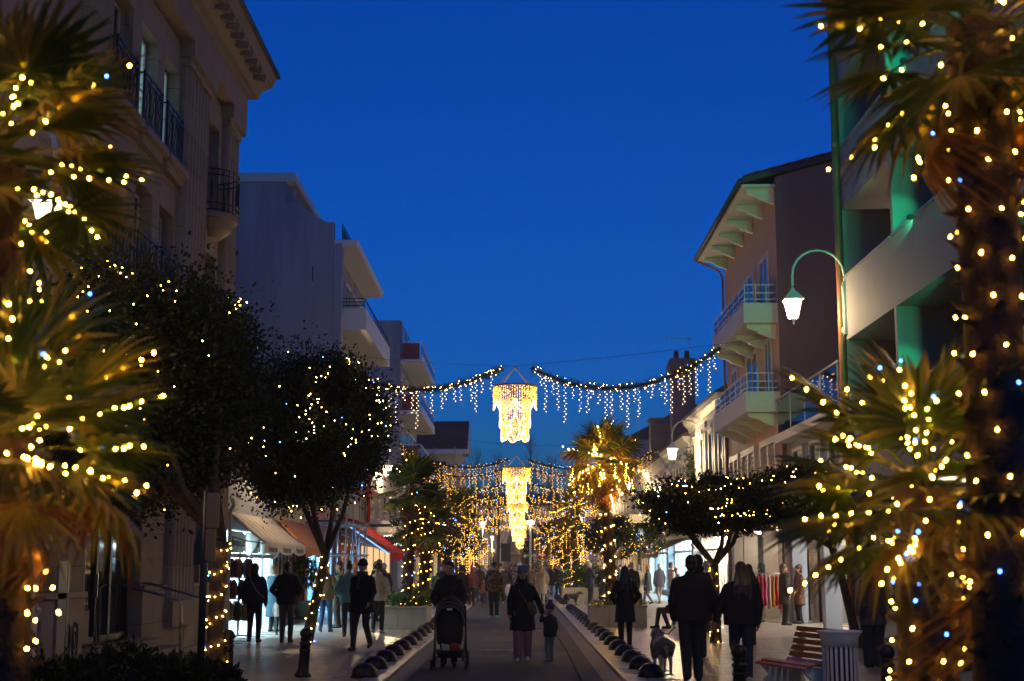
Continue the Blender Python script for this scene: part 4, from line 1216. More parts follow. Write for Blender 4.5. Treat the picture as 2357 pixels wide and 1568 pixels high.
g_ = np.random.default_rng(66); n = 1500; q = g_.random(n) ** .8
P3 = np.stack([-.12 + g_.normal(0, .10, n), (q - .3) * 1.6 + g_.normal(0, .45, n), q * 3.6 + g_.normal(0, .25, n)], 1)
link('foliage', leaf_mesh('foliage', P3, np.full(n, .13), [m_leaf2], g_, .5), cpl)
MB().tube([(0, 0, 0), (-.05, .3, 1.2), (-.05, .5, 2.4), (-.04, 1.0, 3.6)], [.04, .03, .02, .01], 6).build('stem', m_bark, cpl, True, False)
# ornate crest on its roof ridge
B = MB(); B.box(GX + 4.4, GX + 4.6, 54.6, 65.8, 10.65, 10.72)
for k in range(16):
    y = 54.8 + k * .7
    B.tube([(GX + 4.5, y, 10.7), (GX + 4.5, y + .1, 10.95), (GX + 4.5, y, 11.15)], .03, 5)
B.build('ridge_crest', m_iron, wh)
h2 = town_house('shuttered_town_house', 'white town house with sage shutters behind the second street lamp', 66.05, 77.0, 7.6, m_white, m_roof, -1, GX, (g_cool, m_shopwall, m_trim), ('striped_awning', 'pale awning with hanging brown flaps right of the lit palm', m_brown), 2.6, m_sage, 4, True, m_teal)
h3 = town_house('brick_town_house', 'cream town house with iron balcony and comptoir sign', 77.05, 88.0, 7.4, m_cream, m_roof, -1, GX, (g_cool, m_shopwall, m_grey), None, 2.8, m_sage, 4, True)
ch = MB(); ch.box(GX + .6, GX + 1.9, 79.0, 80.2, 8.2, 12.6); ch.box(GX + .45, GX + 2.05, 78.85, 80.35, 12.6, 12.95); ch.box(GX + .55, GX + 1.95, 78.95, 80.25, 12.96, 13.2)
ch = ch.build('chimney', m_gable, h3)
for k in range(2):
    MB().lathe([(.16, 0), (.13, .5)], 10, (GX + .95 + k * .6, 79.6, 13.2)).build('chimney_pot', m_roof, ch)
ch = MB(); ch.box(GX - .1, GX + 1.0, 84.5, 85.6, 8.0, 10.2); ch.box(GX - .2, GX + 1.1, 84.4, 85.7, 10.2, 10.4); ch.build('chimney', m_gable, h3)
an = thing('roof_aerial', 'thin television aerial on the chimney at right', 'aerial', (GX + 1.2, 79.6, 12.95))
B = MB(); B.tube([(GX + 1.7, 79.6, 12.95), (GX + 1.7, 79.6, 14.6)], .025, 5); B.tube([(GX + .2, 79.6, 14.4), (GX + 2.0, 79.6, 14.4)], .02, 5)
for k in range(6):
    B.tube([(GX + .3 + k * .28, 79.3, 14.4), (GX + .3 + k * .28, 79.9, 14.4)], .012, 4)
B.build('mast', m_galv, an)
cs = thing('comptoir_sign', 'pale lit shop sign with flowing dark lettering above the pavement at right', 'sign', (7.2, 76.5, 3.3))
c_ = at(1432, 1233, 76.6)
MB().box(c_.x - 1.0, c_.x + 1.2, 76.6, 76.7, c_.z - .35, c_.z + .38).build('board', glow('sign_board_light', (.75, 1.0, .92), .75), cs)
link('lettering', text_mesh('lettering', 'Comptoir', .45, m_darkframe, .004, .35), cs, (c_.x + .1 - 7.2, .085, c_.z - 3.3), (R(90), 0, 0))
lb = thing('lit_frieze', 'warm lit fascia sign under the iron balcony at right', 'sign', (7.3, 77, 3.9))
c_ = at(1475, 1195, 77.0)
MB().box(c_.x - .6, GX, 77.0, 77.04, c_.z - .2, c_.z + .25).build('board', glow('warm_frieze', (1.0, .7, .35), .9), lb)
# farther houses on both sides and the end of the street
far = [('ochre_town_house', 'ochre far town house with sage shutters on the right', 88.05, 101, 8.0, m_cream, m_roof, -1, GX, (g_warm, m_shopwarm, m_grey), ('far_awning', 'brown far awning on the right side', m_brown)),
       ('pale_far_house', 'pale tall far house on the right past the lamps', 101.05, 116, 10.5, m_white, m_slate, -1, GX, (g_warm, m_shopwarm, m_trim), None),
       ('last_right_house', 'last cream house on the right before the square', 116.05, 135, 9.0, m_cream, m_roof, -1, GX - .6, (g_warm, m_shopwarm, m_grey), None),
       ('left_far_house', 'cream far house on the left after the second white block', 96.05, 110, 9.0, m_cream, m_roof, 1, AF, (g_warm, m_shopwarm, m_grey), ('far_red_awning', 'small red far awning on the left side', m_red)),
       ('left_last_house', 'white low far house on the left before the tiled house', 110.05, 121, 8.0, m_white, m_slate, 1, AF + .4, (g_warm, m_shopwarm, m_trim), None)]
for f_ in far:
    town_house(f_[0], f_[1], f_[2], f_[3], f_[4], f_[5], f_[6], f_[7], f_[8], f_[9], f_[10], 2.6, m_sage)
eb = thing('end_building', 'long pale far building closing the view behind the bare trees', 'building', (0, 190, 0))
MB().box(-40, 45, 190, 204, .0, 9.5).build('wall', m_cream, eb)
MB().prism([(189.4, 9.5), (197, 11.5), (204.6, 9.5)], 'x', -40, 45).build('roof', m_roof, eb)
for k in range(22):
    x = -38 + k * 3.8
    for z in (1.5, 5.6):
        w_ = MB().box(x, x + 1.5, 189.9, 189.99, z, z + 2.4).build('window', m_trim, eb)
        MB().box(x + .12, x + 1.38, 189.86, 189.895, z + .1, z + 2.3).build('pane', m_pane, w_)
mo = thing('stone_monument', 'pale stepped stone monument misty at the end of the lane', 'monument', (.2, 150, 0))
mo_ = MB(); mo_.lathe([(1.9, 0), (1.9, .5), (1.5, .55), (1.5, 1.0), (.95, 1.1), (.85, 2.6), (1.0, 2.8), (.7, 3.0), (.55, 4.4), (.2, 5.2)], 16, (-.6, 150, 0))
mo_.build('column', m_stone, mo)

# ================================================================== VEGETATION
rng = np.random.default_rng(11)
# ---- fan palm fronds: a few shared leaves -------------------------------------
def frond_mesh(name, mats, seed, pet=.55, rad=.58, nseg=22, span=250, droop=.30, tipdrop=.22, dry=False):
    r_ = np.random.default_rng(seed)
    B = MB()
    # petiole, arching a little
    pts = [(pet * t, 0, .05 * math.sin(PI * t) ) for t in (0, .25, .5, .75, 1)]
    B.tube(pts, [.020, .016, .013, .011, .010], 5, 0)
    c = Vector((pet, 0, 0))
    for k in range(nseg):
        a = R(-span / 2 + span * (k + .5) / nseg)
        half = R(span / nseg) * .60
        L = rad * (.80 + .20 * math.cos(a * .8)) * r_.uniform(.92, 1.06)
        bend = r_.uniform(.7, 1.5) * (2.2 if dry else 1.0)
        st = [.02, .25, .48, .75, 1.0]
        vs = []
        for t in st:
            rr = L * t
            w = half * rr if t <= .5 else half * L * .5 * (1 - (t - .5) / .5) ** .8 + .002
            dz = -droop * (t ** 2) * L * .6 - tipdrop * bend * max(0, t - .45) ** 2 * L * 2.2
            dir_ = Vector((math.cos(a), math.sin(a), 0)); nr = Vector((-math.sin(a), math.cos(a), 0))
            sw = r_.uniform(-.01, .01) * t
            p = c + dir_ * rr + Vector((0, 0, dz)) + nr * sw
            vs += [p - nr * w + Vector((0, 0, -.10 * w)), p + Vector((0, 0, .35 * w)), p + nr * w + Vector((0, 0, -.10 * w))]
        fs = []
        for i in range(len(st) - 1):
            for j in range(2):
                fs.append((i*3+j, i*3+j+1, (i+1)*3+j+1, (i+1)*3+j))
        B._add(vs, fs, 1 if (r_.random() < .8) else 2)
    return B.mesh(name, mats, False)
FR = [frond_mesh('frond_%d' % k, [m_frond, m_frond, m_frond2], k, .5 + .06 * (k % 3), .56 + .04 * (k % 2), 20, 240, .16, .10) for k in range(4)]
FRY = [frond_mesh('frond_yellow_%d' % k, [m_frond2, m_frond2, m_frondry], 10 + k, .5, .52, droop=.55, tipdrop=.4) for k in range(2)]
FRD = [frond_mesh('frond_dry_%d' % k, [m_frondry] * 3, 20 + k, .5, .46, 20, 200, .9, .6, True) for k in range(2)]

def palm(name, label, base, top, rad=.15, nf=30, size=1.0, dry=8, seed=0, group=None, detail=1.0, gold=.14):
    """trunk in fibre with old leaf bases, fan fronds all round; returns thing and trunk path"""
    r_ = random.Random(seed); base, top = Vector(base), Vector(top)
    t = thing(name, label, 'palm tree', base, 0, group)
    h = (top - base); n = 14
    pts, rs = [], []
    for k in range(n + 1):
        q = k / n
        p = h * q + Vector((math.sin(q * 2.2 + seed) * .05, math.cos(q * 2.5 + seed) * .04, 0)) * h.length * .25 * (q * (1 - q) * 4 * .3)
        pts.append(p); rs.append(rad * (1.15 - .2 * q + .06 * r_.uniform(-1, 1) + (.15 if q > .9 else 0)))
    B = MB(); B.tube(pts, rs, 14)
    # old leaf bases and hanging fibre
    m_ = int(h.length * 42 * detail)
    for k in range(m_):
        q = (k + r_.random()) / m_; a = k * 2.4 + r_.uniform(-.3, .3); p = h * q
        i = min(n - 1, int(q * n)); rr = rs[i] * .94; p = pts[i].lerp(pts[i + 1], q * n - i)
        o = Vector((math.cos(a), math.sin(a), 0)); s_ = Vector((-math.sin(a), math.cos(a), 0))
        L = r_.uniform(.05, .12); w = r_.uniform(.02, .045)
        b0 = p + o * rr
        tip = b0 + o * L * .75 + Vector((0, 0, L * r_.uniform(-.6, .9)))
        B._add([b0 - s_ * w, b0 + s_ * w, tip + s_ * w * .35, tip - s_ * w * .35, b0 + Vector((0, 0, .05))], [(0, 1, 2, 3), (0, 3, 4), (1, 4, 2), (2, 4, 3)])
    B.build('trunk', m_palmbark, t, True, False)
    fr = []
    for k in range(nf):
        q = k / nf
        el = R(80 - 118 * q ** .9 + r_.uniform(-9, 9)); az = k * 2.39996 + r_.uniform(-.25, .25)
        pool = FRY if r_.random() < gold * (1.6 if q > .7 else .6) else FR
        s_ = size * r_.uniform(.85, 1.12)
        o = link('frond', r_.choice(pool), t, tuple(h - Vector((0, 0, .16 * q)) * size), (r_.uniform(-.35, .35), -el, az), (s_, s_, s_))
        fr.append(o)
    for k in range(dry):
        el = R(-48 - 28 * r_.random()); az = k * 2.39996 * 1.3 + r_.uniform(-.3, .3); s_ = size * r_.uniform(.75, 1.0)
        fr.append(link('dry_frond', r_.choice(FRD), t, tuple(h - Vector((0, 0, .22)) * size), (r_.uniform(-.5, .5), -el, az), (s_, s_, s_)))
    return t, [base + p for p in pts], rs, fr

BULBC = MB().ell((0, 0, 0), (.5, .5, .72), 8, 5).mesh('bulb', g_crown, True)
BULBF = MB().ell((0, 0, 0), (.5, .5, .72), 8, 5).mesh('bulb', g_fg, True)
BULB = MB().ell((0, 0, 0), (.5, .5, .72), 8, 5).mesh('bulb', g_bulb, True)
BULB2 = MB().ell((0, 0, 0), (.5, .5, .72), 8, 5).mesh('bulb', g_bulb2, True)
BULBB = MB().ell((0, 0, 0), (.5, .5, .72), 8, 5).mesh('bulb', g_blue, True)
def string_lights(label, pts, size=.03, seed=0, white=False, wire=None, blue=.05, group='fairy light strings'):
    """one string: every bulb a piece (up to 280), sharing one mesh"""
    r_ = random.Random(seed)
    t = thing('string_lights', label, 'fairy lights', tuple(pts[0]), 0, group)
    o0 = Vector(pts[0])
    for k, p in enumerate(pts[:285]):
        me = BULBB if r_.random() < blue else (BULBC if white == 'crown' else BULBF if white == 'fg' else (BULB2 if white else BULB))
        s_ = size * r_.uniform(.85, 1.15)
        link('bulb', me, t, tuple(Vector(p) - o0), (r_.uniform(-1, 1), r_.uniform(-1, 1), 0), (s_, s_, s_))
    if wire:
        B = MB()
        for w in wire:
            if len(w) > 1:
                B.tube([Vector(p) - o0 for p in w], .004, 4, 0, False)
        B.build('wire', m_iron, t, False, False)
    return t
def string_mass(label, pts, size, seed=0, blue=.06, group='fairy light strings', gm=None):
    """far string: bulbs too small to pick apart, one part"""
    r_ = np.random.default_rng(seed); pts = np.array([tuple(p) for p in pts])
    o0 = pts[0].copy()
    t = thing('string_lights', label, 'fairy lights', tuple(o0), 0, group)
    me = blobs(pts - o0, size * .5 * r_.uniform(.7, 1.25, len(pts)), 'bulbs', [gm or g_far, g_blue], (r_.random(len(pts)) < blue).astype(int))
    tag(link('bulbs', me, t), kind='stuff')
    return t
def helix(path, rs, turns, n, off=.03, z0=0.0, z1=1.0, ph=0.0, jit=.03, r_=random):
    out = []
    m_ = len(path) - 1
    for k in range(n):
        q = z0 + (z1 - z0) * k / max(1, n - 1)
        i = min(m_ - 1, int(q * m_)); p = Vector(path[i]).lerp(Vector(path[i + 1]), q * m_ - i)
        a = ph + turns * 2 * PI * k / n; rr = rs[i] + off
        out.append(p + Vector((math.cos(a) * rr, math.sin(a) * rr, r_.uniform(-jit, jit))))
    return out
def frond_points(fr, n, r_, lo=.25, hi=1.05):
    """bulbs in short runs clipped along the fronds"""
    out = []
    while len(out) < n:
        o = r_.choice(fr); m_ = r_.randint(2, 5); q = r_.uniform(lo, max(lo, hi - .35)); k = r_.uniform(-.5, .5); st = r_.uniform(.07, .13)
        M_ = o.parent.matrix_basis @ o.matrix_basis
        for j in range(m_):
            if len(out) >= n or q > hi: break
            y = k * max(0, q - .35) + r_.uniform(-.03, .03)
            out.append(M_ @ Vector((q, y, r_.uniform(0, .03) - .12 * max(0, q - .55))))
            q += st * r_.uniform(.7, 1.4)
    return out

# foreground palms, out of focus at both edges
def place(u, v, Y): return at(u, v, Y)
fp = []
pA = palm('fan_palm', 'tallest fan palm in the right foreground, its crown at the top edge', place(2330, 1900, 7.2), place(2250, 60, 7.2), .15, 32, .93, 2, 1)
pB = palm('fan_palm', 'short fan palm in front of the litter bin, right foreground', place(2140, 1900, 7.7), place(2130, 1125, 7.7), .15, 32, .90, 1, 2)
pC = palm('fan_palm', 'taller fan palm in the left foreground, its trunk beyond the edge', place(-120, 1900, 7.4), place(-8, 350, 7.4), .14, 34, .82, 2, 3)
pD = palm('fan_palm', 'lower fan palm in the left foreground with drooping gold lit fans', place(0, 1900, 7.0), place(20, 1010, 7.0), .12, 32, .80, 1, 4)
rr_ = random.Random(5)
sA = helix(pA[1], pA[2], 13, 95, .035, .25, .98, 0, .05, rr_) + frond_points(pA[3], 185, rr_)
string_lights('warm fairy lights on the tallest right foreground palm', sA, .0115, 1, 'fg', [sA[:95]])
sB = helix(pB[1], pB[2], 9, 62, .035, .3, .98, 1, .05, rr_) + frond_points(pB[3], 220, rr_)
string_lights('warm fairy lights on the short right foreground palm', sB, .0115, 2, 'fg', [sB[:62]])
sC = helix(pC[1], pC[2], 8, 20, .03, .4, .98, 0, .05, rr_) + frond_points(pC[3], 210, rr_)
string_lights('warm fairy lights on the taller left foreground palm', sC, .0115, 3, 'fg')
sD = helix(pD[1], pD[2], 8, 40, .03, .4, .98, 2, .05, rr_) + frond_points(pD[3], 220, rr_)
string_lights('warm fairy lights on the lower left foreground palm', sD, .0115, 4, 'fg', [sD[:40]])

# ---- round-headed evergreen street trees -----------------------------------------
def tree(name, label, base, fork_z, centre, radii, nleaf, leaf, seed, group='clipped evergreen street trees', lean=(0, 0), flat=1.0, nclump=60, trunk_r=.13, limbs=5):
    r_ = random.Random(seed); g_ = np.random.default_rng(seed)
    base, centre = Vector(base), Vector(centre)
    t = thing(name, label, 'tree', base, 0, group)
    f = Vector((base.x + lean[0], base.y + lean[1], fork_z))
    path = [base, base.lerp(f, .35) + Vector((r_.uniform(-.05, .05), 0, 0)), base.lerp(f, .7) + Vector((r_.uniform(-.06, .06), 0, 0)), f]
    B = MB(); B.tube([p - base for p in path], [trunk_r * 1.25, trunk_r, trunk_r * .92, trunk_r * .9], 10)
    for k in range(limbs):
        a = 2 * PI * k / limbs + r_.uniform(-.4, .4)
        e_ = centre + Vector((math.cos(a) * radii[0] * .7, math.sin(a) * radii[1] * .7, radii[2] * r_.uniform(-.2, .5)))
        m1 = f.lerp(e_, .35) + Vector((r_.uniform(-.12, .12), r_.uniform(-.1, .1), -.06)); m2 = f.lerp(e_, .7) + Vector((0, 0, .1))
        B.tube([f - base, m1 - base, m2 - base, e_ - base], [trunk_r * .62, trunk_r * .45, trunk_r * .3, .015], 7)
        for j in range(2):
            e2 = m2 + Vector((r_.uniform(-1, 1) * radii[0] * .4, r_.uniform(-1, 1) * radii[1] * .4, radii[2] * r_.uniform(0, .5)))
            B.tube([m2 - base, m2.lerp(e2, .5) - base + Vector((0, 0, .05)), e2 - base], [trunk_r * .28, .02, .008], 5)
    B.build('trunk', m_bark, t, True, False)
    # clumps over the crown's volume, more of them near the surface
    d = g_.normal(size=(nclump, 3)); d /= np.linalg.norm(d, axis=1, keepdims=True)
    q = g_.uniform(.35, 1.0, (nclump, 1)) ** .45
    cc = d * q
    if flat < 1:
        cc[:, 2] = np.where(cc[:, 2] < 0, cc[:, 2] * flat, cc[:, 2])
    rad = np.array(radii)
    per = nleaf // nclump
    off = g_.normal(size=(nclump, per, 3)) * .115 * g_.uniform(.7, 1.3, (nclump, 1, 1))
    P3 = (cc[:, None, :] * .90 + off)
    nr = P3 / (np.linalg.norm(P3, axis=2, keepdims=True) + 1e-6)
    mi = np.repeat((g_.random(nclump) < .35).astype(int), per)
    P3 = P3.reshape(-1, 3) * rad + np.array(centre - base)
    me = leaf_mesh('crown', P3, np.full(len(P3), leaf), [m_leaf, m_leaf2], g_, .52, nr.reshape(-1, 3), mi)
    link('crown', me, t)
    return t, path, [trunk_r * 1.2, trunk_r, trunk_r, trunk_r], centre, radii
def crown_points(tr, n, r_, flat=1.0, lo=.93, hi=1.06, front=True):
    out = []
    while len(out) < n:
        d = Vector((r_.gauss(0, 1), r_.gauss(0, 1), r_.gauss(0, 1))).normalized()
        if front and d.y > .25: continue
        if d.z < 0: d.z *= flat
        q = r_.uniform(lo, hi)
        out.append(tr[3] + Vector((d.x * tr[4][0] * q, d.y * tr[4][1] * q, d.z * tr[4][2] * q)))
    return out
def strands(tr, n, per, r_, flat=1.0):
    """short runs of bulbs along the crown surface, like wound strings"""
    out = []
    for k in range(n):
        a, b = r_.uniform(PI, 2 * PI), r_.uniform(-.5, 1.0)
        da, db = r_.uniform(-.12, .12), r_.uniform(-.06, .06)
        for j in range(per):
            d = Vector((math.cos(a) * math.cos(b), math.sin(a) * math.cos(b), math.sin(b)))
            if d.z < 0: d.z *= flat
            q = r_.uniform(.96, 1.05)
            out.append(tr[3] + Vector((d.x * tr[4][0] * q, d.y * tr[4][1] * q, d.z * tr[4][2] * q)))
            a += da + r_.uniform(-.05, .05); b += db + r_.uniform(-.05, .05)
    return out
c1 = at(265, 830, 22.0)
t1 = tree('evergreen_tree', 'large dark evergreen tree nearest on the left, before the stone building', spot(500, 1575), 2.1, (c1.x - .1, 22.2, 4.55), (2.5, 2.0, 2.05), 80000, .10, 31, lean=(.0, 0), nclump=210, trunk_r=.125)
c2 = at(714, 985, 33.0)
t2 = tree('evergreen_tree', 'dome shaped dark evergreen tree with leaning trunk before the canvas awning', spot(705, 1483), 1.95, (c2.x, 33.2, 4.85), (1.92, 1.75, 1.98), 66000, .095, 33, lean=(.38, 0), nclump=200, trunk_r=.115)
c3 = at(1630, 1175, 31.6)
t3 = tree('evergreen_tree', 'low umbrella shaped evergreen tree behind the couple', spot(1648, 1485), 1.75, (c3.x + .05, 31.7, 3.0), (1.62, 1.5, .72), 34000, .088, 34, flat=.75, nclump=130, trunk_r=.11)
t4 = tree('evergreen_tree', 'dark evergreen tree with slanting trunk hidden behind the short palm', (7.1, 30.2, 0), 2.1, at(1880, 1160, 30.0), (1.7, 1.4, .8), 22000, .09, 35, flat=.75, lean=(-.5, 0), nclump=70, trunk_r=.09)
rr_ = random.Random(8)
def trunk_wrap(tr, n, r_): return helix(tr[1], tr[2], 6, n, .02, .02, .98, r_.random() * 6, .05, r_)
string_lights('warm fairy lights on the large nearest left tree', trunk_wrap(t1, 56, rr_) + strands(t1, 13, 6, rr_) + crown_points(t1, 50, rr_), .016, 5, False)
string_lights('warm fairy lights on the dome shaped left tree', trunk_wrap(t2, 32, rr_) + strands(t2, 12, 6, rr_) + crown_points(t2, 75, rr_), .018, 6, True)
string_lights('warm fairy lights on the umbrella shaped right tree', trunk_wrap(t3, 30, rr_) + strands(t3, 8, 6, rr_, .75) + crown_points(t3, 65, rr_, .75), .016, 7, False)
string_lights('fairy lights on the tree hidden behind the short palm', crown_points(t4, 50, rr_, .75), .016, 8, False)

# ---- planters with palms ------------------------------------------------------------
def planter(label, x0, x1, y0, y1, h, n=3):
    t = thing('stone_planter', label, 'planter', ((x0 + x1) / 2, (y0 + y1) / 2, PZ), 0, 'stone planters along the lane')
    B = MB(); B.box(x0 + .09, x1 - .09, y0 + .09, y1 - .09, PZ, PZ + h - .07); B.build('soil', m_earth, t)
    w = (x1 - x0) / n; d = (y1 - y0) / n
    for k in range(n):
        link('panel', bev_mesh(m_planter, w - .012, .08, h - .06), t, (x0 + (k + .5) * w - t.location.x, y0 + .04 - t.location.y, 0))
        link('panel', bev_mesh(m_planter, w - .012, .08, h - .06), t, (x0 + (k + .5) * w - t.location.x, y1 - .04 - t.location.y, 0))
        link('panel', bev_mesh(m_planter, .08, d - .012, h - .06), t, (x0 + .04 - t.location.x, y0 + (k + .5) * d - t.location.y, 0))
        link('panel', bev_mesh(m_planter, .08, d - .012, h - .06), t, (x1 - .04 - t.location.x, y0 + (k + .5) * d - t.location.y, 0))
    c = MB()
    for a in ((x0 - .02, x1 + .02, y0 - .02, y0 + .11), (x0 - .02, x1 + .02, y1 - .11, y1 + .02), (x0 - .02, x0 + .11, y0 + .115, y1 - .115), (x1 - .11, x1 + .02, y0 + .115, y1 - .115)):
        c.box(*a, PZ + h - .055, PZ + h)
    c.build('coping', m_planter, t)
    return t
def bedding(label, x0, x1, y0, y1, z, hgt, n, leaf, seed, m1=None, round_=False):
    g_ = np.random.default_rng(seed)
    t = thing('bedding_plants', label, 'plants', ((x0 + x1) / 2, (y0 + y1) / 2, z), 0, 'bedding plants in the planters')
    st = np.stack([g_.uniform(x0, x1, 26), g_.uniform(y0, y1, 26), np.zeros(26)], 1)
    k = g_.integers(0, 26, n)
    q = g_.random(n) ** .7
    P3 = st[k] + np.stack([g_.normal(0, .09, n) * (1 + q), g_.normal(0, .09, n) * (1 + q), z + q * hgt * g_.uniform(.6, 1.1, 26)[k]], 1)
    P3 -= np.array(t.location)
    tag(link('foliage', leaf_mesh('foliage', P3, np.full(n, leaf), [m1 or m_plant, m_frond], g_, .3, np.tile([0, 0, 1.0], (n, 1)), (g_.random(n) < .3).astype(int)), t), kind='stuff')
    return t
planter('weathered stone planter under the twin palms at left', -3.55, -2.42, 38.2, 40.6, .62)
bedding('leafy green bedding under the twin palms at left', -3.45, -2.5, 38.3, 40.5, PZ + .56, .42, 1500, .16, 41)
pE = palm('fan_palm', 'left palm of the twin pair in the planter', (-3.0, 39.1, .5), tuple(at(948, 1118, 39.1)), .135, 26, .95, 8, 11)
pF = palm('fan_palm', 'right lower palm of the twin pair in the planter', (-2.62, 39.5, .5), tuple(at(985, 1195, 39.5)), .14, 26, .95, 6, 12)
for p_, lb, sd in ((pE, 'left', 51), (pF, 'right', 52)):
    r2 = random.Random(sd)
    string_lights('fairy lights dotting the %s twin palm trunk' % lb, helix(p_[1], p_[2], 9, 58, .02, .02, .95, r2.random() * 6, .05, r2) + frond_points(p_[3], 26, r2), .015, sd, False)
planter('long weathered stone planter under the brightly lit palm at right', 1.98, 3.52, 39.6, 41.2, .60)
bedding('short grass tufts under the brightly lit palm', 2.1, 3.4, 39.7, 41.1, PZ + .52, .18, 500, .12, 42, m_frond2)
pG = palm('fan_palm', 'brightly lit palm with leaning trunk rising over the crowd at right', (2.62, 40.4, .5), tuple(at(1388, 1062, 40.6)), .155, 44, 1.22, 8, 13, None, 1.0, .9)  # mostly yellow fronds, golden bulb light put into the leaf colour
r2 = random.Random(61)
string_lights('dense golden fairy lights in the crown of the lit palm', frond_points(pG[3], 232, r2, .2, 1.0) + helix(pG[1], pG[2], 9, 52, .02, .03, .98, 0, .05, r2), .019, 61, 'crown')
# hanging strands under that crown
hp = []
for k in range(15):
    a = 2 * PI * k / 15 + r2.uniform(-.2, .2); L = r2.uniform(.4, .95); cx = pG[1][-1] + Vector((math.cos(a) * r2.uniform(.7, .95), math.sin(a) * .8, -.15))
    for j in range(int(L / .075)):
        hp.append(cx + Vector((r2.uniform(-.02, .02), r2.uniform(-.02, .02), -j * .075)))
string_lights('hanging icicle lights below the lit palm crown', hp, .015, 62, False)

# ---- farther planters, palms and trees with massed lights ------------------------------
def far_palm(label, base, top, seed, dens=230, size=.03, nf=20, hang=8, scale=.95):
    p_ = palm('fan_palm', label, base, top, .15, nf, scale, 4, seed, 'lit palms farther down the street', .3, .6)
    r2 = random.Random(seed)
    pts = helix(p_[1], p_[2], 8, dens // 2, .03, .03, .98, 0, .05, r2) + frond_points(p_[3], dens, r2, .2, 1.0)
    for k in range(hang):
        a = 2 * PI * k / hang; L = r2.uniform(.4, 1.1); cx = p_[1][-1] + Vector((math.cos(a) * .8, math.sin(a) * .8, -.1))
        pts += [cx + Vector((0, 0, -j * .09)) for j in range(int(L / .09))]
    string_mass('golden lights on the ' + label, pts, size * .58, seed)
def far_tree(label, base, cz, rad, seed, dens=230, size=.032, leaf=.12, n=3200, curtain=0):
    t_ = tree('evergreen_tree', label, base, cz - rad[2] * .6, (base[0], base[1], cz), rad, n, leaf, seed, 'evergreen trees farther down the street', (0, 0), .8, 34, .09, 4)
    r2 = random.Random(seed)
    pts = crown_points(t_, dens, r2, .8)
    if curtain:
        for k in range(curtain):
            a = r2.uniform(0, 2 * PI); q = r2.uniform(.2, 1.0)
            x, y = base[0] + math.cos(a) * rad[0] * q, base[1] + math.sin(a) * rad[1] * q
            z1 = cz + r2.uniform(-.3, .6); z0 = r2.uniform(.6, 1.4)
            pts += [Vector((x + r2.uniform(-.02, .02), y, z1 - j * .14)) for j in range(int((z1 - z0) / .14))]
    string_mass('golden lights on the ' + label, pts, size * .58, seed)
far_tree('round evergreen left of the centre, behind the twin palms', (-3.4, 52.0, 0), 3.0, (1.2, 1.2, .95), 71, 110)
planter('stone planter beside the stroller, left of the lane', -3.7, -2.45, 56.5, 59.0, .6)
bedding('broad leaved bedding in the planter beside the stroller', -3.6, -2.5, 56.6, 58.8, PZ + .5, .5, 700, .2, 43)
far_palm('slim lit palm left of the lane, second planter', (-3.1, 57.5, .4), tuple(at(1050, 1178, 57.5)), 72, 150, .034, 22)
far_tree('round evergreen left of the lane past the slim palm', (-3.6, 66.0, 0), 2.9, (1.25, 1.25, .9), 73, 130, .036)
far_tree('light curtained tree at centre left', (-3.3, 77.0, 0), 2.9, (1.15, 1.15, 1.0), 74, 200, .045, .13, 2200, 26)
far_palm('lit palm above the curtained tree at centre left', (-3.4, 80.0, .4), (-3.1, 80.0, 5.3), 75, 190, .046)
planter('low stone planter far down the left side', -4.0, -2.5, 96.0, 98.5, .6)
bedding('green bedding far down the left side', -3.9, -2.6, 96.1, 98.4, PZ + .5, .5, 400, .22, 44)
far_tree('light curtained tree far down the left side', (-3.2, 97.0, 0), 2.9, (1.2, 1.2, 1.0), 76, 200, .052, .14, 1600, 24)
far_palm('farthest lit palm on the left', (-3.5, 106.0, .3), (-3.4, 106.0, 5.2), 77, 170, .055)
far_tree('round evergreen right of the lit palm', (3.75, 57.0, 0), 2.75, (1.25, 1.2, .95), 78, 110, .032, .11, 6500)
far_tree('pale green round tree before the comptoir sign', (5.6, 66.0, 0), 2.9, (1.2, 1.2, .85), 79, 80, .032, .11, 4500)
planter('stone planter with bushes behind the dark coated girl', 2.05, 3.7, 66.6, 68.8, .66)
bedding('tall bright green bushes in the right middle planter', 2.2, 3.6, 66.7, 68.7, PZ + .55, 1.15, 1600, .2, 45)
far_palm('left palm of the lit trio at centre right', (2.35, 67.2, .5), tuple(at(1302, 1222, 67.2)), 80, 220, .04)
far_palm('tall palm of the lit trio at centre right', (2.75, 68.0, .5), tuple(at(1322, 1158, 68.0)), 81, 230, .04)
far_palm('right palm of the lit trio at centre right', (2.9, 71.0, .5), tuple(at(1268, 1235, 71.0)), 82, 200, .042)
far_tree('light curtained tree behind the lit trio', (2.6, 76.0, 0), 3.1, (1.4, 1.3, 1.2), 83, 240, .045, .13, 2200, 34)
far_tree('light curtained tree far down the right side', (3.0, 90.0, 0), 3.1, (1.4, 1.3, 1.1), 84, 240, .05, .14, 1600, 26)
far_palm('farthest lit palm on the right', (3.2, 101.0, .3), (3.2, 101.0, 5.4), 85, 190, .055)
far_tree('dark round tree at the street end, right of the monument', (2.6, 140.0, 0), 3.0, (2.4, 2.0, 2.2), 86, 20, .05, .2, 2500)
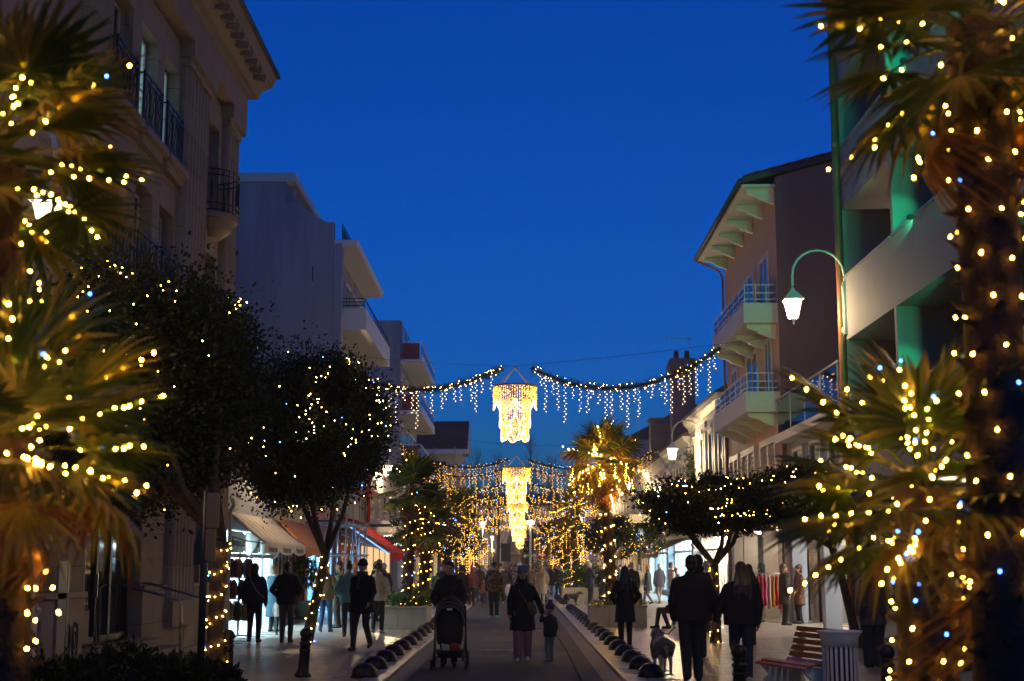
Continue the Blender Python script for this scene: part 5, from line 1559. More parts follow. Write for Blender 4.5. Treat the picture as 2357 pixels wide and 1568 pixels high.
# bare trees behind the end of the street
for k in range(11):
    r2 = random.Random(90 + k); x = -16 + k * 3.4 + r2.uniform(-1, 1); Y = 168 + r2.uniform(-6, 8); h = r2.uniform(13.5, 17.0)
    t_ = thing('bare_tree', 'leafless poplar at the end of the street, number %s from the left' % ('one two three four five six seven eight nine ten eleven'.split()[k]), 'tree', (x, Y, 0), 0, 'leafless trees at the end of the street')
    B = MB(); B.tube([(0, 0, 0), (.1, 0, h * .4), (0, 0, h * .75), (.05, 0, h)], [.22, .16, .08, .02], 7); B.build('trunk', m_bark, t_, True, False)
    C = MB()
    for j in range(42):
        z = h * r2.uniform(.2, .95); a = r2.uniform(0, 2 * PI); L = (h - z) * .45 + .8
        e_ = Vector((math.cos(a) * L * .42, math.sin(a) * L * .42, z + L * .85))
        p0 = Vector((0, 0, z)); C.tube([p0, p0.lerp(e_, .5) + Vector((0, 0, -.1)), e_], [.045, .025, .008], 4)
        for q in range(4):
            s0 = p0.lerp(e_, r2.uniform(.3, .9)); C.tube([s0, s0 + Vector((r2.uniform(-.5, .5), r2.uniform(-.5, .5), r2.uniform(.3, .9)))], [.018, .006], 3)
    C.build('crown', m_bark, t_, False, False)
# dark hedge shrubs at the bottom left
for k, (u, v, Y, r_, hh) in enumerate(((60, 1560, 15.5, .5, .72), (170, 1545, 16.2, .5, .66), (290, 1520, 16.8, .5, .78), (395, 1545, 16.4, .42, .68), (470, 1580, 17.5, .36, .55))):
    p = at(u, v, Y); g_ = np.random.default_rng(120 + k)
    t_ = thing('dark_shrub', ('leftmost', 'second', 'middle', 'fourth', 'rightmost')[k] + ' dark shrub of the row at the bottom left', 'shrub', (p.x, Y, 0), 0, 'dark shrubs at the bottom left')
    n = 2600; d = g_.normal(size=(n, 3)); d /= np.linalg.norm(d, axis=1, keepdims=True)
    P3 = d * (g_.uniform(.2, 1, (n, 1)) ** .4) * np.array([r_ * 1.15, r_, hh * .5]) * g_.uniform(.85, 1.15, (n, 1)) + np.array([0, 0, hh * .55])
    link('foliage', leaf_mesh('foliage', P3, np.full(n, .12), [m_leaf], g_, .3, d), t_)
    B = MB(); B.tube([(0, 0, 0), (.03, 0, hh * .6)], [.04, .02], 6); B.build('stem', m_bark, t_, True, False)

# ================================================================== STREET DECORATIONS
def garland(label, pts, n_ic, seed, rope_r=.09, lens=(.25, .95), bulb=.02, near=False):
    """green tinsel rope with bulbs, icicle strands hanging below it"""
    r2 = random.Random(seed); g_ = np.random.default_rng(seed)
    pts = [Vector(p) for p in pts]; o0 = pts[0].copy()
    t = thing('light_garland', label, 'garland', tuple(o0), 0, 'garlands across the street')
    # resample
    L = [0.0]
    for a, b in zip(pts[:-1], pts[1:]): L.append(L[-1] + (b - a).length)
    def on(q):
        s_ = q * L[-1]
        for i in range(len(L) - 1):
            if s_ <= L[i + 1] or i == len(L) - 2:
                return pts[i].lerp(pts[i + 1], (s_ - L[i]) / (L[i + 1] - L[i]))
    n = int(L[-1] * (420 if near else 90))
    q = g_.random(n); C = np.array([tuple(on(x) - o0) for x in q])
    P3 = C + g_.normal(size=(n, 3)) * rope_r * .42
    rp = leaf_mesh('tinsel', P3, np.full(n, .10 if near else .16), [m_garland], g_, .22, (P3 - C) / rope_r)
    rope = tag(link('tinsel', rp, t), kind='stuff')
    B = MB(); B.tube([on(k / 24) - o0 for k in range(25)], rope_r * .38, 6); B.build('rope', m_garland, t, True, False)
    nb = int(L[-1] * (15 if near else 11))
    bp = [tuple(on((k + r2.random()) / nb) - o0 + Vector((r2.uniform(-1, 1), r2.uniform(-1, 1), r2.uniform(-.9, 1))).normalized() * rope_r * 1.02) for k in range(nb)]
    tag(link('bulbs', blobs(bp, bulb * .5, 'bulbs', [g_bulb2 if near else g_far, g_blue], [1 if r2.random() < .1 else 0 for _ in bp]), t), kind='stuff')
    for k in range(n_ic):
        s_ = (k + r2.uniform(.2, .8)) / n_ic
        p = on(.03 + .94 * s_) - o0; ln = r2.uniform(*lens)
        if r2.random() < .25: ln *= .4
        wp = [p + Vector((r2.uniform(-.025, .025), r2.uniform(-.02, .02), -ln * j / 6 - rope_r * .5)) for j in range(7)]
        W = MB(); W.tube(wp, .006 if near else .009, 4, 0)
        w_ = W.build('icicle_strand', m_wire, t, False, False)
        m_ = max(2, int(ln / (.085 if near else .10))); bl = []
        for j in range(m_):
            z = (j + .5) / m_ * 6; i = min(5, int(z)); c = wp[i].lerp(wp[i + 1], z - i)
            bl.append(tuple(c + Vector(((.030 if j % 2 else -.030), r2.uniform(-.015, .015), 0))))
        tag(link('bulbs', blobs(bl, bulb * .46, 'bulbs', [g_icicle if near else g_far, g_blue], [1 if r2.random() < .04 else 0 for _ in bl]), w_), kind='stuff')
    return t
def sag(a, b, dip, n=14):
    a, b = Vector(a), Vector(b)
    return [a.lerp(b, k / n) - Vector((0, 0, dip * 4 * (k / n) * (1 - k / n))) for k in range(n + 1)]
garland('near garland half left of the first chandelier', sag((-.55, 47, 8.22), (-6.62, 52.6, 8.95), .75), 22, 201, .14, (.45, 1.35), .019, True)
garland('near garland half right of the first chandelier', sag((.45, 47, 8.22), (6.85, 47.6, 9.0), 1.0), 28, 202, .14, (.45, 1.35), .019, True)
for k, (Y, zc, zl, zr, dip) in enumerate(((74, 7.15, 8.0, 7.7, .75), (79.5, 7.1, 7.6, 7.6, .7), (89, 6.9, 7.5, 7.4, .8), (113, 6.5, 7.3, 7.0, .8), (101, 6.7, 7.6, 7.2, .8), (125, 6.3, 7.0, 6.8, .8), (150, 6.0, 6.9, 6.9, .8))):
    w = ('second', 'third', 'fourth', 'sixth', 'fifth', 'seventh', 'farthest')[k]
    garland('%s garland down the street, left half' % w, sag((-.5, Y, zc), (-6.3, Y + 1, zl), dip), 25, 210 + k, .12, (.4, 1.1) if k < 2 else (.3, .7), .022 + .0055 * k)
    garland('%s garland down the street, right half' % w, sag((.5, Y, zc), (7.3, Y + 1, zr), dip), 27, 220 + k, .12, (.4, 1.1) if k < 2 else (.3, .7), .022 + .0055 * k)
def cable(label, pts, r_=.008):
    t = thing('suspension_cable', label, 'cable', tuple(pts[0]), 0, 'cables across the street')
    MB().tube(pts, r_, 5).build('wire', m_iron, t)
cable('thin cable from the first chandelier to the white apartment block', sag((-.1, 47, 8.3), (-6.85, 54.0, 9.75), .1, 6))
cable('thin cable from the first chandelier to the dark gable at right', sag((-.1, 47, 8.3), (9.9, 42.97, 8.95), .1, 6))
for k, Y in enumerate((74, 101, 125)):
    cable('cable holding the %s chandelier' % ('second', 'third', 'fourth')[k], sag((-6.8, Y, 9.0), (GX, Y, 8.6), .9 + .35 * k, 10))
def chandelier(label, c, s_=1.0, k4=True):
    """ring with three tiers of scalloped light curtains"""
    t = thing('light_chandelier', label, 'chandelier', tuple(c), 0, 'chandeliers over the lane')
    r2 = random.Random(int(c[1]))
    B = MB(); n = 28
    for z0, z1, r0 in ((-.03, .035, .71),):
        pr = [(r0 - .02, z0), (r0 + .02, z0), (r0 + .02, z1), (r0 - .02, z1), (r0 - .02, z0)]
        vs, fs = [], []
        for q in range(5):
            for k in range(n):
                a = 2 * PI * k / n; vs.append((pr[q][0] * math.cos(a) * s_, pr[q][0] * math.sin(a) * s_, pr[q][1] * s_))
        for q in range(4):
            for k in range(n):
                fs.append((q*n+k, q*n+(k+1)%n, (q+1)*n+(k+1)%n, (q+1)*n+k))
        B._add(vs, fs)
    B.build('ring', m_gold, t, True, False)
    for k in range(4):
        a = PI / 4 + k * PI / 2
        MB().tube([(math.cos(a) * .70 * s_, math.sin(a) * .70 * s_, .03 * s_), (math.cos(a) * .03, math.sin(a) * .03, .62 * s_)], .013, 6).build('suspension_rope', m_wire, t, False, False)
    MB().lathe([(.02, .58 * s_), (.05, .62 * s_), (.02, .70 * s_)], 8).build('hook', m_gold, t, True, False)
    for ti, (r0, zt, zb, zm, nl) in enumerate(((.70, -.03, -.78, -.48, 6), (.50, -.45, -1.36, -.95, 5), (.44, -1.15, -1.82, -1.45, 6))):
        W = MB(); bp = []; per = 9
        for l_ in range(nl):
            a0 = 2 * PI * l_ / nl + ti * .35
            rope = []
            for j in range(per + 1):
                f = j / per; a = a0 + (f - .5) * 2 * PI / nl
                zz = zb + (zm - zb) * abs(2 * f - 1) ** 2.4
                x, y = math.cos(a) * r0 * s_, math.sin(a) * r0 * s_
                rope.append((x * 1.02, y * 1.02, zz * s_))
                if j < per:
                    W.tube([(x, y, zt * s_), (x, y, zz * s_)], .009 * s_, 4, 0, False)
                    m_ = max(3, int((zt - zz) / .055))
                    for i in range(m_):
                        bp.append((x * r2.uniform(.96, 1.04), y * r2.uniform(.96, 1.04), (zt + (zz - zt) * (i + r2.random()) / m_) * s_))
            if ti > 0:
                rope = [(rope[0][0], rope[0][1], zt * s_)] + rope + [(rope[-1][0], rope[-1][1], zt * s_)]
            MB().tube(rope, .020 * s_, 6).build('light_rope', g_rope, t, True, False)
        w_ = W.build('strand_curtain', m_gold, t, False, False)
        tag(link('bulbs', blobs(bp, .0135 * s_, 'bulbs', [g_chand]), w_), kind='stuff')
        if ti:
            rg_ = MB(); m2 = 20
            rg_.tube([(math.cos(2 * PI * k / m2) * r0 * s_, math.sin(2 * PI * k / m2) * r0 * s_, zt * s_) for k in range(m2 + 1)], .014, 5); rg_.build('inner_ring', m_gold, t, True, False)
    return t
chandelier('nearest golden chandelier of lights hung high over the lane', (-.1, 47, 7.61))
chandelier('second golden chandelier of lights below the first', (-.08, 74, 6.72))
chandelier('third golden chandelier of lights down the lane', (-.06, 101, 6.15))
chandelier('fourth golden chandelier of lights down the lane', (0, 125, 5.6))
chandelier('farthest golden chandelier of lights', (.05, 150, 5.4), 1.1)

# ---- street lanterns on wall arms ------------------------------------------------------
m_lampglass = bpy.data.materials.new('frosted_lantern_glass'); m_lampglass.use_nodes = True
_n, _l = m_lampglass.node_tree.nodes, m_lampglass.node_tree.links; _n.clear()
_t = _n.new('ShaderNodeBsdfTransparent'); _e = _n.new('ShaderNodeEmission'); _e.inputs['Color'].default_value = (1.0, .80, .50, 1); _e.inputs['Strength'].default_value = 6.0
_a = _n.new('ShaderNodeAddShader'); _o = _n.new('ShaderNodeOutputMaterial')
_l.new(_t.outputs[0], _a.inputs[0]); _l.new(_e.outputs[0], _a.inputs[1]); _l.new(_a.outputs[0], _o.inputs['Surface'])
def lantern(label, wall_x, y, z, sx, reach=1.3, power=220.0, s_=1.0, post=None):
    """sx: direction from the wall to the street"""
    t = thing('street_lantern', label, 'street lamp', (wall_x, y, z), 0, 'lanterns on wall arms')
    lx = sx * reach
    A = MB()
    if post is None:
        arc = [(0, 0, .25)] + [(lx - lx * .5 + lx * .5 * math.cos(PI * (1 - k / 10)) if True else 0, 0, .62 + .62 * math.sin(PI * k / 10)) for k in range(11)] + [(lx, 0, .36)]
        A.tube([(sx * .03, 0, -.75)] + arc[0:], .03, 8)
        A.box(-.02 if sx > 0 else -.06, .06 if sx > 0 else .02, -.06, .06, -.85, .45)
        A.ell((sx * .05, 0, -.75), (.06, .06, .09)); A.ell((sx * .04, 0, .3), (.05, .05, .08))
    else:
        A.tube([(lx, 0, -z + .05), (lx, 0, -.5)], .05, 10); A.tube([(lx, 0, -.5), (lx, 0, -.22)], .03, 8)
    A.build('arm', m_whitemetal, t, True, False)
    L = MB()
    L.lathe([(.015, .34), (.03, .30), (.05, .27), (.07, .22)], 8, (lx, 0, 0))
    vs = [(lx + a * .07, b * .07, .22) for a, b in ((-1,-1),(1,-1),(1,1),(-1,1))] + [(lx + a * .21, b * .21, .04) for a, b in ((-1,-1),(1,-1),(1,1),(-1,1))] + [(lx + a * .23, b * .23, .0) for a, b in ((-1,-1),(1,-1),(1,1),(-1,1))]
    L._add([(p[0], p[1], p[2]) for p in vs], [(0,1,2,3), (11,10,9,8)] + [(i, 4+i, 4+(i+1)%4, (i+1)%4) for i in range(4)] + [(4+i, 8+i, 8+(i+1)%4, 4+(i+1)%4) for i in range(4)])
    L.build('hood', m_whitemetal, t, False, False)
    K = MB()
    for a, b in ((-1,-1),(1,-1),(1,1),(-1,1)):
        K.tube([(lx + a * .19, b * .19, 0), (lx + a * .105, b * .105, -.44)], .011, 5)
    for q, zz in ((.105, -.44), (.19, -.02), (.145, -.23)):
        pp = [(lx + a * q, b * q, zz) for a, b in ((-1,-1),(1,-1),(1,1),(-1,1),(-1,-1))]
        K.tube(pp, .011, 5)
    K.tube([(lx, 0, -.46), (lx, 0, -.56)], [.06, .015], 8); K.ell((lx, 0, -.58), (.025, .025, .03))
    K.build('cage', m_whitemetal, t, False, False)
    for i, ((a, b), (c, d)) in enumerate((((-1,-1),(1,-1)), ((1,-1),(1,1)), ((1,1),(-1,1)), ((-1,1),(-1,-1)))):
        MB().quad((lx + a * .185, b * .185, -.02), (lx + c * .185, d * .185, -.02), (lx + c * .103, d * .103, -.43), (lx + a * .103, b * .103, -.43)).build('glass_pane', m_lampglass, t, False, False)
    MB().ell((lx, 0, -.14), (.05, .05, .07)).build('lamp_bulb', g_lamp, t, True, False)
    ld = bpy.data.lights.new('lantern_light', 'POINT'); ld.energy = power; ld.color = (1.0, .70, .38); ld.shadow_soft_size = .10
    lo = bpy.data.objects.new('lantern_light', ld); COL.objects.link(lo); lo.parent = t; lo.location = (lx, 0, -.30)
    return t
lantern('large wall lantern on a curved arm before the dark gable at right', GX - .02, 34.15, at(1826, 690, 34.1).z, -1, GX - .02 - at(1826, 690, 34.1).x, 320)
lantern('wall lantern on the right beyond the edge of the view', GX - .02, 13.5, 7.6, -1, 1.3, 400)
for k, Y in enumerate((62.0, 87.5, 114.0)):
    lantern('wall lantern on the right, %s beyond the apricot house' % ('first', 'second', 'third')[k], GX - .02, Y, 6.75, -1, 1.25, 750)
for k, Y in enumerate((16.3, 37.5, 61.0, 90.0)):
    wx = (FX, SX, AF, AF)[k]
    lantern('wall lantern on the left, %s' % ('above the nearest palms', 'over the canvas awning', 'above the twin palms', 'far down the row')[k], wx, Y, 5.95 if k != 1 else 5.3, 1, 1.5 if k == 0 else 1.25, (150, 420, 620, 600)[k])
for k, (x, Y) in enumerate(((-2.9, 118), (3.0, 123), (-4.6, 140), (4.9, 146), (-8.5, 158), (9.0, 160), (-3.2, 176), (3.8, 178))):
    lantern('far post lantern %s' % ('left of the farthest palm', 'right of the lane end', 'left beside the square', 'right beside the square', 'far left corner of the square', 'far right corner of the square', 'left before the end building', 'right before the end building')[k], x, Y, 5.2, 1, .01, 400 if k < 4 else 1700, 1, True)

# ================================================================== STREET FURNITURE
m_dome = mat('black_dome_paint', (.012, .011, .012), .42, .25, 6.0, .1, 30, spec=.35)
DOME = MB().lathe([(.20, 0), (.20, .02), (.195, .06), (.18, .105), (.15, .145), (.11, .175), (.06, .193), (.015, .2)], 20).mesh('dome', m_dome, True)
DFOOT = MB().lathe([(.215, 0), (.215, .012), (.19, .014)], 20).mesh('dome_foot', m_dome, True)
nth = 'first second third fourth fifth sixth seventh eighth ninth tenth eleventh twelfth thirteenth fourteenth fifteenth sixteenth seventeenth eighteenth nineteenth twentieth'.split()
def domes(xs, side, gap=None):
    for k in range(20):
        y = 22.35 + 1.77 * k
        if gap and gap[0] < y < gap[1]: continue
        t = thing('dome_bollard', '%s black half sphere bollard from the camera along the %s kerb' % (nth[k], side), 'bollard', (xs, y, PZ), random.uniform(0, 3), 'half sphere bollards on the %s kerb' % side)
        link('dome', DOME, t, (random.uniform(-.015, .015), 0, .01), (random.uniform(-.03, .03), random.uniform(-.03, .03), 0)); link('base_ring', DFOOT, t)
domes(-2.36, 'left'); domes(2.03, 'right')
for sd, x in (('left', -2.36), ('right', 2.03)):
    for k in range(12):
        t = thing('dome_bollard', '%s far black half sphere bollard beyond the planters along the %s kerb' % (nth[k], sd), 'bollard', (x, 63.5 + k * 1.77, PZ), 0, 'far half sphere bollards on the %s kerb' % sd)
        link('dome', DOME, t)
POST = MB().lathe([(.13, 0), (.13, .06), (.105, .10), (.085, .16), (.078, .75), (.095, .77), (.095, .80), (.075, .82), (.07, .86), (.09, .88), (.09, .91), (.06, .93)], 14).mesh('post', m_dome, True)
BALL = MB().ell((0, 0, 0), (.098, .098, .098), 14, 10).mesh('ball', m_dome, True)
BAND = MB().lathe([(.083, 0), (.088, .005), (.088, .045), (.083, .05)], 14).mesh('band', m_iron, True)
for lb, (u, v, tilt) in {'ball topped iron bollard beside the nearest left tree': (523, 1566, 0), 'ball topped iron bollard leaning before the dome shaped tree': (697, 1558, .06), 'ball topped iron bollard before the woman holding hands': (1704, 1629, 0), 'ball topped iron bollard behind the short foreground palm': (2046, 1629, 0)}.items():
    p = spot(u, v, PZ)
    t = thing('post_bollard', lb, 'bollard', p, 0, 'ball topped iron bollards'); t.rotation_euler = (0, tilt, 0); t.scale = (1, 1, .64)
    link('post', POST, t); link('ball', BALL, t, (0, 0, 1.02), (0, 0, 0), (1, 1, 1.5)); link('band', BAND, t, (0, 0, .6))
# sign post seen from behind
sp = spot(458, 1640, PZ); zt = at(458, 1130, sp.y).z
t = thing('sign_post', 'dark post with the backs of two narrow signs beside the nearest left tree', 'sign post', sp)
MB().tube([(0, 0, 0), (0, 0, zt - PZ)], .045, 10).build('pole', m_iron, t, True, False)
def zl(v): return at(458, v, sp.y).z - PZ
m_brass = mat('brass_sign_back', (.30, .19, .08), .5, .3, 3)
for nm, (z0, z1, w) in {'arrow_sign': (zl(1215), zl(1135), .15), 'sign_plate': (zl(1290), zl(1218), .12)}.items():
    B = MB(); B.box(.02, .02 + w, -.05, -.03, z0, z1 - .0); B.build(nm, m_brass, t, False, False)
    B = MB(); B.box(-.06, .10, -.028, .0, z0 + .02, z0 + .05); B.box(-.06, .10, -.028, .0, z1 - .08, z1 - .05); B.build('clamp', m_iron, t, False, False)
B = MB(); B.prism([(-.12, zl(1300)), (.02, zl(1300)), (.02, zl(1215)), (-.04, zl(1205)), (-.12, zl(1250))], 'y', -.02, 0); B.build('shield', m_iron, t, False, False)

# litter bin
bp = spot(1937, 1605, PZ)
t = thing('litter_bin', 'white slatted steel litter bin with flared rim beside the bench', 'litter bin', bp)
hb = at(1937, 1452, bp.y).z - PZ
SL = MB().box(-.016, .016, -.006, .006, .06, hb - .17).mesh('slat', m_whitemetal)
for k in range(22):
    a = 2 * PI * k / 22
    link('slat', SL, t, (math.cos(a) * .225, math.sin(a) * .225, 0), (0, 0, a + PI / 2))
MB().lathe([(.20, .02), (.235, .02), (.238, .08), (.20, .085)], 24).build('base_ring', m_whitemetal, t, True, False)
B = MB(); n = 24; pr = [(.222, hb - .20), (.24, hb - .20), (.243, hb - .08), (.29, hb - .015), (.30, hb), (.275, hb + .003), (.222, hb - .06)]
vs, fs = [], []
for q in pr:
    for k in range(n):
        a = 2 * PI * k / n; vs.append((q[0] * math.cos(a), q[0] * math.sin(a), q[1]))
for i in range(len(pr)):
    j = (i + 1) % len(pr)
    for k in range(n): fs.append((i*n+k, i*n+(k+1)%n, j*n+(k+1)%n, j*n+k))
B._add(vs, fs); B.build('rim', m_whitemetal, t, True, False)
MB().lathe([(.19, .05), (.195, hb - .1)], 20).build('liner', mat('bin_liner', (.05, .05, .055), .5), t, True, False)

# bench with red-brown slats on white moulded ends
def bench(label, c, rz, n_seat=5, n_back=6, length=1.7):
    t = thing('street_bench', label, 'bench', c, rz, 'slatted benches')
    # profile (depth y, height z): seat then back, seat front at y=-.3
    prof = [(-.36, .40), (-.26, .44), (-.16, .445), (-.06, .43), (.04, .42), (.14, .44), (.20, .53), (.235, .63), (.265, .73), (.295, .83), (.33, .92)]
    S = MB().box(-length / 2, length / 2, -.036, .036, -.016, .016).mesh('slat', m_wood)
    for i, (y, z) in enumerate(prof):
        a = math.atan2(prof[min(i+1, len(prof)-1)][1] - prof[max(i-1, 0)][1], prof[min(i+1, len(prof)-1)][0] - prof[max(i-1, 0)][0])
        link('slat', S, t, (0, y, z), (a, 0, 0))
    end = [(-.34, .03), (-.30, .16), (-.22, .22), (-.30, .30), (-.37, .38), (-.24, .41), (-.10, .41), (.06, .395), (.17, .43), (.24, .62), (.30, .82), (.36, .90), (.40, .86), (.34, .60), (.30, .35), (.33, .18), (.38, .03)]
    for x in (-length / 2 + .12, length / 2 - .12):
        B = MB(); B.prism(end, 'x', x - .045, x + .045); e_ = B.build('end_support', m_whitemetal, t, False, False)
        MB().box(x - .07, x + .07, -.36, .40, 0, .03).build('foot', m_whitemetal, e_, False, False)
    return t
bp = spot(1842, 1592, PZ)
bench('white ended bench with glossy red brown slats beside the litter bin', (bp.x + .05, bp.y, PZ), R(-74), length=1.55).scale = (.95, .92, .88)
b2 = spot(1550, 1448, PZ)
bench('bench with red brown slats under the seated man', (b2.x + .35, b2.y + .2, PZ), R(-90), length=1.5)

# potted orange tree
pp = spot(697, 1425, PZ)
t = thing('potted_tree', 'little orange tree in a green glazed pot before the mauve doors', 'potted tree', pp)
MB().lathe([(.20, .04), (.27, .15), (.33, .32), (.31, .46), (.25, .54), (.27, .58), (.24, .58)], 18).build('pot', mat('green_glaze', (.12, .30, .22), .18, .3, 5, coat=.5), t, True, False)
for s_ in (-1, 1):
    MB().tube([(s_ * .29, 0, .50), (s_ * .38, 0, .46), (s_ * .36, 0, .36), (s_ * .31, 0, .36)], .025, 6).build('handle', _M['green_glaze'], t, True, False)
MB().box(-.36, .36, -.36, .36, 0, .04).build('pallet', m_bark, t, False, False)
MB().tube([(0, 0, .5), (.02, 0, 1.0), (0, 0, 1.35)], [.03, .025, .02], 7).build('stem', m_bark, t, True, False)
g_ = np.random.default_rng(5); n = 900; d = g_.normal(size=(n, 3)); d /= np.linalg.norm(d, axis=1, keepdims=True)
P3 = d * (g_.uniform(.2, 1, (n, 1)) ** .4) * np.array([.40, .38, .48]) + np.array([0, 0, 1.45])
link('crown', leaf_mesh('crown', P3, np.full(n, .14), [m_plant], g_, .42, d), t)
for k in range(12):
    a = 2 * PI * k / 12
    MB().ell((math.cos(a) * .36, math.sin(a) * .34, 1.3 + .25 * math.sin(k * 2.3)), (.035, .035, .035), 8, 6).build('orange_fruit', mat('orange_fruit', (.7, .22, .02), .4), t, True, False)

# clothes rail and racks outside the shops
rp = Vector((7.42, 42.4, PZ))
t = thing('clothes_rail', 'chrome rail of red and orange dresses outside the bright shop', 'clothes rail', rp)
B = MB()
for x in (-.45, .45):
    B.tube([(x, 0, .05), (x, 0, 1.45)], .018, 8); B.tube([(x, -.25, .04), (x, .25, .04)], .018, 8)
B.tube([(-.48, 0, 1.45), (.48, 0, 1.45)], .018, 8); B.build('frame', m_steel, t, True, False)
cl = [m_garm[0], m_garm[0], m_garm[1], m_garm[2], m_garm[3], m_garm[4], m_garm[4], m_garm[0]]
for k in range(8):
    x = -.38 + k * .11; B = MB(); vs, fs = [], []
    prof = [(1.40, .05, .02), (1.34, .20, .025), (1.1, .17, .035), (.8, .20, .05), (.42 + .05 * (k % 3), .25, .055)]
    B.loft([(x + .01 * math.sin(q * 3 + k), 0, z, rx, ry) for q, (z, ry, rx) in enumerate(prof)], 12)
    B.build('dress', cl[k], t, True, False)
    MB().tube([(x, 0, 1.38), (x, .02, 1.46), (x, 0, 1.48)], .006, 5).build('hanger', m_steel, t, False, False)
rk = spot(572, 1470, PZ)
t = thing('accessory_rack', 'tall rack hung with bags and scarves at the stone building corner', 'display rack', (rk.x - .35, rk.y + .5, PZ))
B = MB(); B.tube([(0, 0, .04), (0, 0, 2.0)], .022, 8)
for a in range(4): B.tube([(0, 0, .05), (math.cos(a * PI / 2) * .34, math.sin(a * PI / 2) * .34, .03)], .02, 6)
for z in (.9, 1.4, 1.9): B.tube([(math.cos(2 * PI * k / 12) * .2, math.sin(2 * PI * k / 12) * .2, z) for k in range(13)], .012, 5)
B.build('frame', m_wood, t, True, False)
for k in range(18):
    a = k * 2.4; z = (1.85, 1.35, .85)[k % 3]; r0 = .22
    x, y = math.cos(a) * r0, math.sin(a) * r0
    B = MB(); B.loft([(x, y, z, .03, .03), (x, y, z - .1, .09, .07), (x, y, z - .32, .11, .08), (x, y, z - .46, .06, .05)], 10)
    B.build('bag', (mat('bag_brown', (.09, .05, .03), .6), mat('bag_tan', (.25, .16, .09), .6), mat('bag_black', (.02, .02, .02), .5), mat('bag_plum', (.10, .03, .05), .6))[k % 4], t, True, False)

# cafe tables and chairs beside the planter
m_chairw = mat('pale_chair', (.55, .55, .45), .5)
for k, (x, y) in enumerate(((-3.9, 43.5), (-4.5, 46.0), (-4.0, 48.6))):
    t = thing('cafe_table', '%s small cafe table behind the left planter' % ('nearest', 'middle', 'farthest')[k], 'table', (x, y, PZ), 0, 'cafe tables on the left')
    MB().lathe([(.36, .72), (.38, .735), (.36, .75)], 20).build('table_top', m_wood, t, True, False)
    MB().lathe([(.22, 0), (.20, .02), (.035, .05), (.03, .70), (.12, .72)], 12).build('pedestal', m_iron, t, True, False)
    for j in range(2):
        a = j * PI + .3 * k
        c = thing('cafe_chair', '%s pale cafe chair at the %s cafe table' % (('right', 'left')[j], ('nearest', 'middle', 'farthest')[k]), 'chair', (x + math.cos(a) * .62, y + math.sin(a) * .2, PZ), a - PI / 2 + PI, 'pale cafe chairs')
        MB().box(-.21, .21, -.21, .21, .44, .47).build('seat', m_chairw, c, False, False)
        B = MB(); B.box(-.21, .21, .19, .215, .72, .80); B.box(-.21, .21, .19, .215, .56, .62); B.build('backrest', m_chairw, c, False, False)
        for lx, ly in ((-.19, -.19), (.19, -.19), (-.19, .20), (.19, .20)):
            MB().tube([(lx, ly, 0), (lx * .95, ly * .97, .44 if ly < 0 else .82)], .015, 6).build('leg', m_chairw, c, False, False)
# no entry sign and white camera mast at the end of the lane
p = at(1247, 1277, 84.0)
t = thing('no_entry_sign', 'round red no entry sign right of the lane', 'road sign', (p.x, 84, PZ))
MB().tube([(0, .03, 0), (0, .03, p.z + .3)], .03, 8).build('post', m_galv, t, True, False)
def disc(r_, y0, y1, z, n=28): 
    return MB().prism([(math.cos(2 * PI * k / n) * r_, z + math.sin(2 * PI * k / n) * r_) for k in range(n)], 'y', y0, y1)
d_ = disc(.31, -.015, 0, p.z - PZ).build('disc', mat('sign_red', (.45, .015, .02), .4), t, False, False)
MB().box(-.22, .22, -.02, -.016, p.z - PZ - .05, p.z - PZ + .05).build('bar', m_white2, d_, False, False)
p = at(1221, 1300, 100.0)
t = thing('camera_mast', 'slim white mast with a camera and a lamp at the end of the lane', 'mast', (p.x, 100, PZ))
zt_ = at(1221, 1208, 100).z
MB().tube([(0, 0, 0), (0, 0, zt_)], [.10, .07], 10).build('pole', m_whitemetal, t, True, False)
B = MB(); B.tube([(-.35, 0, zt_ * .52), (.25, 0, zt_ * .52)], .04, 6); B.ell((-.36, 0, zt_ * .52 - .05), (.12, .12, .12)); B.ell((.25, 0, zt_ * .52 - .03), (.12, .12, .12)); B.build('camera', m_whitemetal, t, True, False)
MB().ell((0, 0, zt_ + .1), (.28, .28, .16)).build('lamp_head', glow('mast_lamp', (1, .9, .7), 12), t, True, False)
p = at(1164, 1271, 84.0)
t = thing('black_panel_sign', 'dark square traffic panel on a post left of the lane', 'road sign', (p.x, 84, PZ))
MB().tube([(0, .04, 0), (0, .04, p.z + .4)], .03, 8).build('post', m_galv, t, True, False)
MB().box(-.28, .28, -.01, .01, p.z - .6, p.z + .45).build('panel', m_darkframe, t, False, False)

